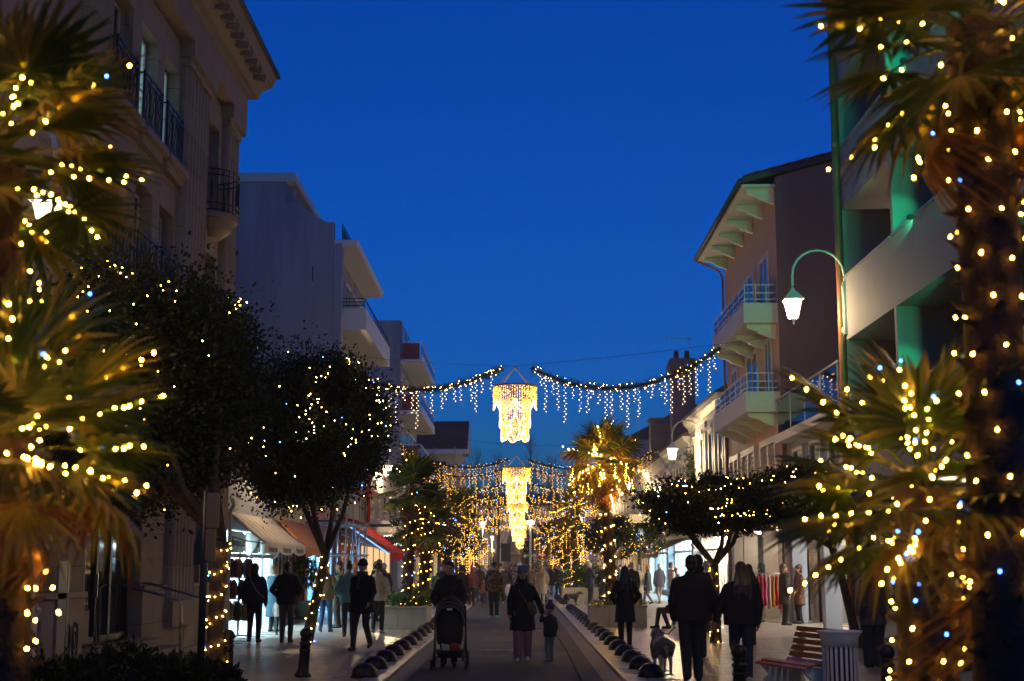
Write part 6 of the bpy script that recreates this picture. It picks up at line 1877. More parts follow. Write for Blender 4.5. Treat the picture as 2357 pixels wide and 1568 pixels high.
# ================================================================== PEOPLE AND ANIMALS
def cloth(c, rough=.85):
    return mat('cloth_%d_%d_%d' % tuple(int(q * 1000) for q in c), c, rough, .22, 14.0, .25, 60.0)
m_skin = mat('skin', (.42, .22, .15), .5, .08, 6)
m_skin2 = mat('skin_dark', (.12, .06, .04), .5, .08, 6)
m_eye = mat('eye', (.02, .015, .012), .3)
m_lip = mat('lip', (.30, .09, .08), .5)
HAIR = {'dark': mat('hair_dark', (.018, .012, .009), .45, .4, 30), 'brown': mat('hair_brown', (.06, .03, .016), .45, .4, 30), 'blond': mat('hair_blond', (.30, .17, .07), .5, .35, 30), 'grey': mat('hair_grey', (.26, .25, .24), .6, .3, 30), 'white': mat('hair_white', (.55, .53, .5), .6, .2, 30), 'red': mat('hair_auburn', (.16, .05, .025), .5, .3, 30)}
def remesh(B, mats, voxel, name, smooth=2):
    """one continuous skin round all shapes; faces take the colour of the nearest shape"""
    src = bpy.data.meshes.new('src'); src.from_pydata(B.v, [], B.f); src.update()
    bm = bmesh.new(); bm.from_mesh(src); bmesh.ops.recalc_face_normals(bm, faces=bm.faces); bm.to_mesh(src); bm.free()
    o = bpy.data.objects.new('src', src)
    md = o.modifiers.new('r', 'REMESH'); md.mode = 'VOXEL'; md.voxel_size = voxel
    if smooth:
        sm = o.modifiers.new('s', 'SMOOTH'); sm.factor = .5; sm.iterations = smooth
    me = evaluated_mesh(o)
    me.name = name
    me.materials.clear()
    for m_ in mats: me.materials.append(m_)
    if len(mats) > 1:
        bv = BVHTree.FromPolygons([Vector(v) for v in B.v], B.f)
        idx = []
        for p in me.polygons:
            hit = bv.find_nearest(p.center)
            idx.append(B.m[hit[2]] if hit[2] is not None else 0)
        me.polygons.foreach_set('material_index', idx)
    me.polygons.foreach_set('use_smooth', [True] * len(me.polygons))
    bpy.data.meshes.remove(src)
    me.update()
    return me
ARMS = {'down': ((.235, -.02, 1.13), (.245, .05, .87)), 'pocket': ((.30, -.07, 1.13), (.20, .12, .97)), 'push': ((.26, .10, 1.15), (.18, .38, 1.03)),
        'phone': ((.24, .10, 1.14), (.07, .30, 1.20)), 'out': ((.28, .0, 1.15), (.38, .03, .90)), 'face': ((.23, .20, 1.18), (.09, .17, 1.42)),
        'fwd': ((.24, .06, 1.14), (.24, .24, .94)), 'back': ((.24, -.13, 1.15), (.25, -.17, .90)), 'up': ((.22, .16, 1.32), (.14, .20, 1.56)), 'bag': ((.26, -.05, 1.14), (.24, .10, 1.02)), 'lap': ((.23, .05, 1.12), (.12, .28, .98))}
def person(label, pos, face, h=1.72, top=(.02, .02, .025), legs=(.02, .02, .025), shoes=(.03, .03, .03), hair=('short', 'dark'), hat=None, arms=('down', 'down'),
           stride=0.0, hem=.82, wide=1.0, puff=1.0, legw=1.0, sit=False, vox=.018, group='people in the street', bag=None, scarf=None, dark=False, headk=1.0, turn=0.0, plan=None, lift=0.0, z=None):
    t = thing('person', label, 'person', (pos[0], pos[1], (PZ if (pos[0] > RR or pos[0] < RL) else 0.0) if z is None else z), R(face), group)
    s = h / 1.75
    wide *= 1.05; puff *= 1.05; legw *= 1.1
    t.scale = (s, s, s)
    sk = m_skin2 if dark else m_skin
    mats = [sk, cloth(legs), cloth(shoes), m_eye, m_lip]
    B = MB()
    dz = -.43 if sit else 0.0
    # legs
    for sd in (-1, 1):
        fy = stride * sd
        hip = (sd * .088, 0, .90 + dz)
        if sit:
            knee, ank = (sd * .11, .44 + .03 * sd, .50), (sd * .11, .40 + .14 * sd, .09)
        else:
            up = (.16 * lift if sd < 0 else 0) + (abs(stride) * .22 if fy < 0 else 0)
            bend = .05 + (abs(stride) * .35 if fy < 0 else abs(stride) * .05) + (.12 * lift if sd < 0 else 0)
            knee, ank = (sd * .092, fy * .45 + bend, .49 + up * .25), (sd * .088, fy - (.22 * lift if sd < 0 else 0), .085 + up)
        B.cap(hip, .093 * legw, knee, .064 * legw, 12, 1); B.cap(knee, .064 * legw, ank, .046 * legw ** 1.6, 12, 1)
        if not sit and (fy < 0 or (lift and sd < 0)):
            B.cap((ank[0], ank[1] - .035, ank[2] - .02), .045, (ank[0] + sd * .012, ank[1] + .13, max(.04, ank[2] - .075)), .034, 10, 2)
        else:
            B.cap((ank[0], ank[1] - .045, .047), .045, (ank[0] + sd * .015, ank[1] + .15, .038), .036, 10, 2)
    B.loft([(0, 0, .86 + dz, .13, .10), (0, 0, .92 + dz, .165, .12), (0, -.005, 1.0 + dz, .16, .115), (0, 0, 1.10 + dz, .145, .105)], 16, 1)
    B.loft([(0, 0, 1.06 + dz, .14, .10), (0, .005, 1.25 + dz, .16, .11), (0, 0, 1.40 + dz, .15, .09), (0, 0, 1.47 + dz, .07, .06)], 16, 1)
    # arms and hands
    for sd, a in ((-1, arms[0]), (1, arms[1])):
        e_, w_ = ARMS[a]; e_ = Vector((sd * e_[0], e_[1], e_[2] + dz)); w_ = Vector((sd * w_[0], w_[1], w_[2] + dz)); S_ = Vector((sd * .175, 0, 1.415 + dz))
        B.cap(S_, .055, e_, .042, 8, 1); B.cap(e_, .040, w_, .028, 8, 0)
        if a == 'pocket' and vox > .012: continue
        d = (w_ - e_).normalized(); side = Vector((-sd, 0, 0)); side = (side - d * side.dot(d)).normalized(); nrm = d.cross(side)
        c = w_ + d * .045
        B.ell(c, (.036, .022, .048), 8, 6, d.to_track_quat('Z', 'Y').to_euler(), 0)
        for q in range(4):
            o = c + d * .035 + nrm * (q - 1.5) * .018
            L = (.058, .066, .062, .05)[q]
            k1 = o + d * L * .55 + side * .008; B.cap(o, .0095, k1, .009, 6, 0); B.cap(k1, .009, k1 + d * L * .35 + side * L * .45, .0075, 6, 0)
        o = c - d * .015 + nrm * (.032 if sd > 0 else -.032) * 1
        B.cap(o, .011, o + d * .045 + nrm * (.018 if sd > 0 else -.018) + side * .012, .009, 6, 0)
    # neck and head
    B.cap((0, -.005, 1.43 + dz), .056, (0, .008, 1.56 + dz), .052, 10, 0)
    hk = headk; zc = 1.635 + dz + (hk - 1) * .10
    ct, st_ = math.cos(R(turn)), math.sin(R(turn))
    def H(x, y, zz): return ((x * ct - y * st_) * hk, (x * st_ + y * ct) * hk, zc + (zz - 1.635) * hk)
    re = (0, 0, R(turn))
    B.ell(H(0, .0, 1.645), (.077 * hk, .096 * hk, .108 * hk), 14, 10, re, 0); B.ell(H(0, .03, 1.582), (.058 * hk, .066 * hk, .066 * hk), 12, 8, re, 0)
    B.ell(H(0, .108, 1.612), (.014 * hk, .020 * hk, .024 * hk), 8, 6, re, 0)
    for sd in (-1, 1):
        B.ell(H(sd * .078, .0, 1.62), (.011 * hk, .02 * hk, .03 * hk), 8, 6, re, 0)
        B.ell(H(sd * .031, .090, 1.645), (.013 * hk, .009 * hk, .008 * hk), 8, 6, re, 3)
    B.ell(H(0, .094, 1.572), (.022 * hk, .008 * hk, .008 * hk), 8, 6, re, 4)
    link('body', remesh(B, mats, vox, 'body'), t)
    # garment: torso, skirt and sleeves in one
    C = MB(); pf = puff
    hemz = hem + (dz if sit else 0)
    if sit: hemz = .50
    rings = []
    w0 = wide
    if hem < .80 and not sit:
        rings += [(0, 0, hemz, .215 * w0 * pf, .165 * pf + abs(stride) * .12), (0, 0, (hemz + .95) / 2, .20 * w0 * pf, .15 * pf + abs(stride) * .06)]
    else:
        rings += [(0, 0, hemz, .178 * w0 * pf, .130 * pf)]
    rings += [(0, 0, .98 + dz, .182 * w0 * pf, .132 * pf), (0, 0, 1.12 + dz, .172 * w0 * pf, .128 * pf), (0, .004, 1.28 + dz, .185 * w0 * pf, .135 * pf), (0, 0, 1.36 + dz, .165 * w0 * pf, .118 * pf), (0, -.005, 1.42 + dz, .125 * w0 * pf, .092 * pf), (0, -.005, 1.475 + dz, .085, .078)]
    C.loft(rings, 20)
    for sd, a in ((-1, arms[0]), (1, arms[1])):
        e_, w_ = ARMS[a]; e_ = Vector((sd * e_[0], e_[1], e_[2] + dz)); w_ = Vector((sd * w_[0], w_[1], w_[2] + dz)); S_ = Vector((sd * .158 * w0, -.003, 1.372 + dz)); e_.x *= .5 + .5 * w0
        C.cap(S_, .066 * pf, e_, .054 * pf, 12); C.cap((sd * .04, -.012, 1.455 + dz), .05, S_, .060 * pf, 12); C.cap(e_, .056 * pf, e_.lerp(w_, .93), .045 * pf, 12)
        if vox < .015:
            for q in range(3):           # sleeve folds
                p_ = e_.lerp(S_, .15 * q); C.ell(p_, (.062 * pf, .062 * pf, .016), 10, 6, (.5, 0, 0))
    C.lathe([(.085, 1.46 + dz), (.09, 1.50 + dz), (.072, 1.535 + dz), (.05, 1.53 + dz)], 14)
    g_ = link('coat' if hem < .8 else 'jacket', remesh(C, [plan or cloth(top)], vox * 1.05, 'jacket'), t)
    if scarf:
        S = MB(); S.tube([(math.cos(2 * PI * k / 12) * .085, math.sin(2 * PI * k / 12) * .085 + .01, 1.50 + dz + .012 * math.sin(k)) for k in range(13)], .035, 8)
        S.cap((.03, .12, 1.48 + dz), .03, (.04, .15, 1.22 + dz), .035, 8)
        S.build('scarf', cloth(scarf), t, True, False)
    # hair and headgear
    if hair:
        K = MB(); kind, hc = hair
        if kind == 'short':
            K.ell(H(0, -.014, 1.675), (.085 * hk, .100 * hk, .095 * hk), 14, 10, re); K.ell(H(0, -.055, 1.60), (.068 * hk, .05 * hk, .07 * hk), 10, 8, re)
        elif kind == 'bob':
            K.ell(H(0, -.016, 1.665), (.094 * hk, .108 * hk, .108 * hk), 14, 10, re); K.ell(H(0, -.05, 1.57), (.092 * hk, .062 * hk, .09 * hk), 12, 8, re)
        elif kind == 'long':
            K.ell(H(0, -.016, 1.672), (.090 * hk, .104 * hk, .102 * hk), 14, 10, re)
            K.loft([(0, -.045, 1.70 + dz, .085, .06), (0, -.065, 1.58 + dz, .095, .06), (0, -.10, 1.46 + dz, .10, .05), (0, -.12, 1.36 + dz, .085, .04)], 14)
            r4 = random.Random(len(label))
            for q in range(15):
                x0 = (q / 14 - .5) * .19; p0 = Vector((x0 * .8, -.06 - .03 * r4.random(), 1.60 + dz)); p1 = Vector((x0 * 1.35 + r4.uniform(-.02, .02), -.10 - .05 * r4.random(), 1.42 + dz)); p2 = Vector((x0 * 1.5 + r4.uniform(-.03, .03), -.13 - .03 * r4.random(), 1.30 + dz - .09 * r4.random()))
                K.cap(p0, .026, p1, .024, 7); K.cap(p1, .024, p2, .010, 7)
        elif kind == 'curly':
            for q in range(26):
                a = q * 2.4; zz = 1.60 + .17 * (q / 26); rr = .092 * math.sqrt(max(.1, 1 - ((zz - 1.66) / .13) ** 2))
                K.ell(H(math.cos(a) * rr, math.sin(a) * rr * 1.05 - .03, zz), (.04 * hk, .04 * hk, .04 * hk), 8, 6)
            K.ell(H(0, -.02, 1.68), (.088 * hk, .10 * hk, .095 * hk), 12, 8)
        elif kind == 'bun':
            K.ell(H(0, -.014, 1.672), (.086 * hk, .102 * hk, .098 * hk), 14, 10, re); K.ell(H(0, -.07, 1.775), (.055 * hk, .055 * hk, .05 * hk), 10, 8)
        link('hair', remesh(K, [HAIR[hc]], max(.010, vox * .8), 'hair', 1), t)
    if hat:
        kind, hcol = hat; K = MB()
        if kind == 'beanie':
            K.ell(H(0, -.01, 1.70), (.092 * hk, .110 * hk, .105 * hk), 16, 10, re); K.lathe([(.095 * hk, 0), (.105 * hk, .012), (.105 * hk, .05), (.095 * hk, .06)], 16, H(0, -.006, 1.655), 0, 1.0, 1.12)
        elif kind == 'bobble':
            K.ell(H(0, -.01, 1.70), (.094 * hk, .112 * hk, .105 * hk), 16, 10, re); K.ell(H(0, -.02, 1.83), (.05 * hk, .05 * hk, .045 * hk), 10, 8)
        elif kind == 'cap':
            K.ell(H(0, -.01, 1.70), (.09 * hk, .106 * hk, .085 * hk), 16, 10, re); K.ell(H(0, .12, 1.695), (.075 * hk, .085 * hk, .012 * hk), 12, 6, re)
        elif kind == 'hood':
            K.ell(H(0, -.03, 1.66), (.108 * hk, .118 * hk, .125 * hk), 16, 10, re); K.ell(H(0, -.05, 1.53), (.12, .10, .09), 12, 8)
        elif kind == 'brim':
            K.ell(H(0, -.01, 1.71), (.09 * hk, .108 * hk, .085 * hk), 16, 10, re); K.ell(H(0, 0, 1.69), (.15 * hk, .16 * hk, .014 * hk), 16, 6, re)
        link('hat' if kind != 'hood' else 'hood', remesh(K, [cloth(hcol)], max(.010, vox * .8), 'hat', 1), t)
    if bag:
        kind, bc = bag; mb_ = cloth(bc, .6)
        if kind == 'cross':
            b_ = MB().ell((-.17, .17, .98), (.10, .055, .14), 12, 8, (0, .3, 0)).build('bag', mb_, t, True, False)
            MB().tube([(.10, .02, 1.475), (.06, .145, 1.30), (-.06, .165, 1.12), (-.15, .16, 1.04)], .012, 5).build('strap', mb_, b_, True, False)
        elif kind == 'crossback':
            b_ = MB().ell((.25, .02, .92), (.05, .10, .12), 12, 8).build('bag', mb_, t, True, False)
            MB().tube([(-.10, -.03, 1.485), (-.05, -.135, 1.36), (.06, -.150, 1.2), (.17, -.12, 1.05), (.23, -.05, 1.0)], .013, 5).build('strap', cloth((.4, .34, .26)), b_, True, False)
        elif kind == 'shoulder':
            b_ = MB().obox((.27, .0, .95), (.08, .28, .24), (0, 0, 0)).build('bag', mb_, t, False, False)
            MB().tube([(.26, -.1, 1.06), (.21, 0, 1.47), (.26, .1, 1.06)], .010, 5).build('strap', mb_, b_, True, False)
        elif kind == 'pack':
            B2 = MB(); B2.loft([(0, -.22, 1.0, .13, .08), (0, -.24, 1.15, .15, .10), (0, -.23, 1.35, .14, .09), (0, -.20, 1.45, .08, .06)], 14); b_ = B2.build('backpack', mb_, t, True, False)
    return t
def gp(u, v): q = spot(u, v, PZ if (spot(u, v).x > RR or spot(u, v).x < RL) else 0.0); return (q.x, q.y)
def gy(u, Y): return (at(u, 1300, Y).x, Y)
BLK, NAVY, JEAN, GRY, BRN = (.012, .012, .014), (.015, .018, .035), (.03, .055, .11), (.10, .09, .085), (.10, .055, .03)
N_ = .0115
# --- the lane
person('man with moustache in a black coat pushing a stroller', (-1.2, 25.25), 180, 1.80, (.012, .011, .012), BLK, arms=('push', 'push'), puff=1.12, hem=.78, vox=N_, bag=('pack', (.02, .012, .012)), turn=-14)
person('toddler in a burgundy hood riding on the back of the stroller man', (-1.2, 25.62), 180, .92, (.05, .008, .015), (.03, .01, .015), hat=('hood', (.07, .008, .016)), hair=None, arms=('down', 'down'), sit=True, headk=1.35, vox=.016, z=1.02)
person('woman in blue beanie and long black coat holding the hand of a child', gp(1203, 1523), 180, 1.70, (.012, .012, .014), (.28, .13, .16), (.55, .56, .55), ('long', 'brown'), ('beanie', (.10, .17, .26)), ('out', 'down'), hem=.58, puff=1.06, legw=1.28, vox=N_, bag=('cross', (.11, .065, .03)), turn=10, stride=.07)
person('small child in purple bobble hat and dark jacket beside the woman', gp(1266, 1523), 35, .98, (.012, .022, .018), (.14, .16, .15), (.25, .25, .22), None, ('bobble', (.06, .03, .12)), ('up', 'down'), headk=1.38, wide=1.1, puff=1.12, hem=.80, vox=N_, turn=30, plan=None)
person('man in a camouflage jacket and neon green shoes walking toward us', gp(1137, 1423), 180, 1.80, (.05, .042, .025), BLK, (.12, .75, .30), ('short', 'dark'), ('brim', (.02, .018, .018)), ('down', 'down'), stride=.05, puff=1.18, wide=1.08, hem=.84, dark=True, vox=.014, legw=1.12, plan=m_camo)
person('bearded man with white scarf in a dark coat behind the camouflage man', gy(1153, 66), 180, 1.78, (.02, .02, .022), BLK, (.5, .5, .48), hat=('beanie', (.03, .02, .02)), scarf=(.5, .48, .45), hem=.6)
person('little girl in a white coat and pink leggings', gp(1171, 1391), 10, 1.02, (.62, .60, .62), (.45, .18, .25), (.3, .2, .2), ('bun', 'dark'), None, headk=1.3, hem=.66, dark=True)
person('person in plaid overshirt and white knit hat walking away', gp(1196, 1399), 0, 1.80, (.34, .28, .25), (.03, .03, .04), hat=('beanie', (.62, .58, .52)), hem=.7, stride=.1, plan=m_plaid)
person('man in a tan shearling coat walking away', gp(1216, 1404), 0, 1.76, (.20, .11, .06), BLK, hem=.72, puff=1.1, stride=-.1)
person('woman with long blond hair in a beige teddy coat walking away', gp(1246, 1396), 0, 1.72, (.34, .25, .17), (.45, .40, .36), BLK, ('long', 'blond'), hem=.52, stride=.12, wide=1.1)
person('woman in black jacket and pale jeans carrying a cup by the right kerb', gp(1279, 1377), 185, 1.70, BLK, (.30, .36, .42), (.5, .5, .5), ('long', 'brown'), arms=('phone', 'down'), hem=.66)
person('woman in a dark wool coat at the edge of the right planter', gp(1268, 1379), 175, 1.68, (.03, .02, .02), (.28, .34, .40), (.5, .5, .5), ('long', 'red'), hem=.7)
# --- right pavement
person('broad man in black quilted jacket holding hands, seen from behind', (2.56, 21.35), 0, 1.83, (.010, .010, .012), (.018, .020, .028), BLK, ('short', 'dark'), arms=('down', 'out'), wide=1.24, puff=1.16, hem=.84, stride=.09, legw=1.14, vox=N_, group='couple walking hand in hand')
person('woman with long brown hair and jeans holding hands, seen from behind', (3.28, 21.25), 0, 1.73, (.010, .010, .013), (.020, .032, .055), (.5, .48, .44), ('long', 'brown'), arms=('out', 'down'), wide=1.18, puff=1.16, hem=.84, lift=1.2, stride=.04, legw=1.12, vox=N_, group='couple walking hand in hand')
person('hooded man in black just ahead of the couple', gy(1604, 27.0), 5, 1.86, (.012, .012, .013), BLK, hair=('short', 'dark'), hat=('hood', (.012, .012, .013)), puff=1.12, wide=1.05, vox=.014)
person('young woman with long dark hair and belted black coat, seen from behind', gp(1440, 1493), 0, 1.66, (.010, .010, .011), (.012, .012, .013), BLK, ('long', 'dark'), arms=('pocket', 'pocket'), hem=.56, wide=.98, vox=N_, stride=.03)
person('seated man in black beanie and glasses on the far bench', (b2.x + .12, b2.y + .1), 92, 1.76, (.02, .016, .014), (.025, .025, .03), BLK, hair=('short', 'grey'), hat=('beanie', (.015, .012, .012)), arms=('face', 'lap'), sit=True, vox=.014, turn=12)
person('man in a dark suit standing behind the umbrella tree', gy(1627, 36.5), -70, 1.78, (.015, .015, .02), BLK, hair=('short', 'grey'), scarf=(.5, .5, .5))
person('dark haired woman half hidden by the woman holding hands', gy(1722, 31.0), 10, 1.70, (.02, .018, .018), BLK, hair=('long', 'dark'), hem=.6)
person('shopper in a dark fur collared coat beside the dress rail', gy(1803, 41.0), -80, 1.72, (.025, .018, .018), BLK, hair=('bob', 'brown'), scarf=(.12, .07, .04), hem=.6)
person('shopper in a rust coat near the shop entrance at right', gy(1838, 42.5), 100, 1.70, (.12, .05, .03), BLK, hair=('bob', 'brown'), hem=.55)
person('person in wide dark trousers behind the litter bin', gy(2005, 24.5), 10, 1.74, (.06, .05, .045), (.018, .024, .032), BLK, ('long', 'dark'), hem=.7, legw=1.5, vox=.014)
person('person in pale blue cap and long grey coat at the far right', gy(2236, 26.5), -8, 1.72, (.12, .11, .10), (.06, .055, .05), (.12, .04, .02), ('long', 'brown'), ('cap', (.16, .22, .25)), hem=.45, vox=.014, bag=('crossback', (.05, .05, .05)))
person('white haired man in a navy parka and tan shoes facing right', gp(1358, 1391), -62, 1.80, (.018, .022, .045), (.016, .018, .028), (.30, .17, .08), ('short', 'white'), arms=('phone', 'phone'), hem=.68, puff=1.1)
person('woman in black quilted coat holding a large bag right of the parka man', gp(1386, 1386), 150, 1.70, BLK, (.35, .34, .33), BLK, ('bob', 'grey'), hem=.5, puff=1.12, bag=('shoulder', (.02, .02, .02)))
person('curly blond woman in a blue coat beside the lit palm trunk', gy(1421, 57), 20, 1.62, (.03, .05, .16), BLK, hair=('curly', 'blond'), hem=.6)
person('heavy set man in a black overcoat behind the young woman', gp(1455, 1412), 8, 1.78, (.014, .014, .016), BLK, hair=('short', 'grey'), hem=.5, wide=1.12, puff=1.1)
person('woman in a beige raincoat carrying a blue bag', gy(1470, 66), -20, 1.72, (.36, .30, .22), (.25, .22, .2), BRN, ('bob', 'grey'), hem=.42, bag=('shoulder', (.04, .12, .25)))
person('woman in a black flared coat and grey trousers striding', gp(1492, 1392), 75, 1.68, (.015, .015, .016), (.14, .12, .13), BLK, ('bob', 'blond'), hem=.62, wide=1.15, puff=1.1, stride=.2)
person('white haired man in a navy jacket and tan boots walking', gp(1519, 1390), 20, 1.76, (.03, .03, .05), (.20, .16, .13), (.38, .20, .07), ('short', 'white'), stride=.2, hem=.74)
person('man in a cream jacket looking right near the lit doorway', gy(1545, 58), -75, 1.80, (.48, .42, .33), (.10, .08, .07), hair=('short', 'brown'))
person('short person in grey behind the cream jacket man', gy(1556, 61), -60, 1.58, (.16, .16, .17), BLK, hair=('bob', 'brown'))
person('balding man with red face among the right hand crowd', gy(1440, 72), 170, 1.74, (.04, .03, .03), BLK, hair=None)
person('woman in an olive parka among the right hand crowd', gy(1404, 74), -30, 1.68, (.05, .05, .03), BLK, hair=('bob', 'dark'), hem=.6)
# --- left pavement
person('woman in dark jacket with a pale bag strap across her back', gp(583, 1480), -4, 1.72, (.022, .018, .028), (.012, .012, .013), (.05, .035, .03), ('bob', 'dark'), hem=.88, wide=1.08, puff=1.08, vox=N_, bag=('crossback', (.02, .02, .02)), stride=.05)
person('man in black jacket with grey hood, seen from behind at left', gp(658, 1480), -2, 1.78, (.010, .010, .011), (.085, .072, .062), (.05, .04, .035), ('short', 'dark'), arms=('pocket', 'pocket'), wide=1.08, puff=1.08, vox=N_, scarf=(.12, .12, .13))
person('woman in a long teal padded coat and white scarf', gp(628, 1455), -30, 1.68, (.012, .05, .065), (.015, .015, .02), BRN, ('bob', 'blond'), hem=.40, vox=.014, scarf=(.5, .48, .46))
person('toddler in a pale fleece suit between the adults at left', gp(640, 1462), -20, .95, (.36, .28, .20), (.03, .03, .035), (.38, .30, .2), ('short', 'blond'), headk=1.35)
person('grey haired man in brown quilted jacket and blue jeans', gp(748, 1456), -10, 1.74, (.20, .115, .05), (.025, .09, .17), (.16, .07, .04), ('short', 'grey'), arms=('pocket', 'pocket'), wide=1.06, puff=1.08, stride=.13, vox=.013)
person('dark haired man in sage green jacket looking left', gp(778, 1446), 80, 1.78, (.13, .24, .19), (.04, .035, .03), hair=('short', 'dark'), vox=.014, turn=10)
person('woman with top bun in teal fleece and red shoes', gp(801, 1468), 8, 1.74, (.09, .24, .25), (.02, .028, .05), (.40, .03, .03), ('bun', 'dark'), arms=('pocket', 'down'), puff=1.1, vox=.013, stride=.05)
person('small girl in a leopard coat beside the brown jacket man', gy(772, 40.5), -40, 1.15, (.25, .17, .10), (.5, .48, .45), BLK, ('long', 'blond'), headk=1.2, hem=.6)
person('man in black coat and beanie striding toward the camera', gp(832, 1497), 165, 1.78, (.010, .010, .011), (.045, .040, .036), (.03, .025, .022), None, ('beanie', (.012, .012, .012)), ('fwd', 'back'), stride=.24, hem=.74, puff=1.12, wide=1.1, vox=N_, scarf=(.05, .05, .05))
person('curly haired woman in a cream fleece jacket and black trousers', gp(868, 1459), -12, 1.74, (.52, .39, .26), (.016, .014, .018), (.25, .3, .38), ('curly', 'dark'), arms=('pocket', 'pocket'), puff=1.1, stride=.08, vox=.013)
person('man in a blue cap beyond the cream fleece woman', gy(873, 45.0), 10, 1.84, (.03, .035, .08), BLK, hat=('cap', (.02, .06, .22)))
person('person in a white knit hat and padded vest by the red awning', gy(884, 47.5), 15, 1.72, (.02, .03, .035), (.2, .16, .15), hair=None, hat=('beanie', (.6, .58, .55)), hem=.7)
person('short haired teenager in a white fleece looking left beside the palms', gy(989, 43.5), 70, 1.66, (.55, .56, .52), (.06, .06, .07), hair=('short', 'brown'), bag=('pack', (.05, .09, .13)))
person('person in dark coat seated at the nearest cafe table', (-4.55, 43.6), -90, 1.70, (.025, .022, .022), BLK, hair=('long', 'dark'), sit=True, arms=('lap', 'lap'))
person('person in grey coat seated at the middle cafe table', (-5.15, 46.1), -90, 1.72, (.06, .055, .05), BLK, hair=('short', 'dark'), sit=True, arms=('lap', 'face'))
person('woman with black hair facing the lane behind the stroller man', gy(1018, 50), 175, 1.70, BLK, BLK, hair=('long', 'dark'), hem=.6)
person('woman with curly hair behind the right shoulder of the stroller man', gy(1062, 47), 30, 1.72, (.03, .02, .018), BLK, hair=('curly', 'brown'), hem=.6)
person('girl in a red jacket walking left of the camouflage man', gy(1086, 62), 20, 1.66, (.14, .02, .04), BLK, hair=('long', 'red'), hat=('beanie', (.4, .1, .2)))
person('person in brown padded coat by the light curtained tree', gy(1104, 70), 0, 1.74, (.09, .045, .03), JEAN, hair=('short', 'brown'), puff=1.1)
person('child in orange and purple jacket left of the camouflage man', gp(1115, 1390), 170, 1.05, (.30, .10, .03), (.05, .03, .08), hair=('short', 'dark'), headk=1.3)
# --- the crowd down the lane: a few figures built once, then copied with their parts
cols = [((.02, .02, .022), 'black'), ((.10, .06, .04), 'brown'), ((.03, .035, .06), 'navy'), ((.20, .18, .16), 'grey'), ((.30, .24, .17), 'beige'), ((.12, .02, .03), 'wine red'), ((.05, .06, .04), 'olive'), ((.40, .38, .36), 'pale')]
proto = []
for k, (c, nm) in enumerate(cols):
    proto.append((person('far pedestrian in a %s coat in the crowd' % nm, (0, 0), 0, 1.64 + .03 * (k % 5), c, (BLK, JEAN, GRY)[k % 3], hair=(('short', 'long', 'bob')[k % 3], ('dark', 'brown', 'blond', 'grey')[k % 4]), hat=('beanie', cols[(k + 3) % 8][0]) if k % 3 == 0 else None, hem=(.84, .55, .65)[k % 3], stride=(.12, 0, .16)[k % 3], vox=.028, puff=1.06), nm))
r2 = random.Random(77); used = set()
crowd = [(1160, 78), (1172, 92), (1183, 84), (1190, 104), (1204, 96), (1212, 80), (1222, 110), (1232, 88), (1240, 74), (1256, 98), (1262, 82), (1272, 108), (1290, 86), (1300, 77), (1312, 94), (1330, 80), (1345, 88), (1365, 75), (1378, 92), (1400, 84), (1150, 112), (1140, 100), (1125, 90), (1110, 84), (1095, 96), (1072, 78), (1055, 84), (1198, 120), (1228, 126), (1180, 128), (1428, 80), (1448, 92), (1290, 116), (1246, 118), (1166, 72), (1186, 76), (1200, 70), (1226, 72), (1234, 79), (1252, 70), (1286, 74), (1320, 72), (1338, 70), (1176, 100), (1210, 102), (1218, 92), (1244, 90), (1266, 94), (1282, 100), (1304, 104), (1130, 74), (1098, 74), (1410, 70), (1372, 68)]
where = ['%s of lane' % w for w in ('left', 'centre', 'right')]
for k, (u, Y) in enumerate(crowd):
    src, nm = proto[k % 8]
    o = src if k < 8 else copy_tree(src)
    p = gy(u, Y); fc = r2.choice((0, 180, 10, 170, 20, -25, 150))
    o.location = (p[0], Y, 0 if RL < p[0] < RR else PZ); o.rotation_euler = (0, 0, R(fc))
    sd = where[0] if p[0] < -1 else (where[2] if p[0] > 1.2 else where[1])
    o['label'] = 'pedestrian in %s coat %s, %s %s' % (nm, 'seen from behind' if abs(fc) < 90 else 'coming toward us', ('near end', 'midway', 'far end')[0 if Y < 84 else (1 if Y < 100 else 2)], sd)
    o['group'] = 'crowd down the lane'
same = {}
for o in [q for q in scene.objects if q.get('group') == 'crowd down the lane' and q.parent is None]:
    same.setdefault(o['label'], []).append(o)
for lb, os_ in same.items():
    if len(os_) > 1:
        os_.sort(key=lambda q: q.location.x / q.location.y)
        for k, o in enumerate(os_):
            o['label'] = ('leftmost', 'second leftmost', 'third leftmost', 'fourth leftmost', 'fifth leftmost')[k] + ' ' + lb
# --- mannequin with raincoat beside the dress rail
mq = Vector((7.30, 43.4, PZ))
t = person('headless mannequin in a shiny dark green hooded raincoat', (mq.x, mq.y), 95, 1.74, (.03, .07, .045), (.50, .49, .46), (.3, .3, .3), None, ('hood', (.03, .065, .045)), ('lap', 'down'), hem=.72, puff=1.1, group='shop mannequins', plan=mat('oilskin', (.03, .07, .045), .25, .3, 8, .4, 20))
t.name = 'mannequin'; t['category'] = 'mannequin'
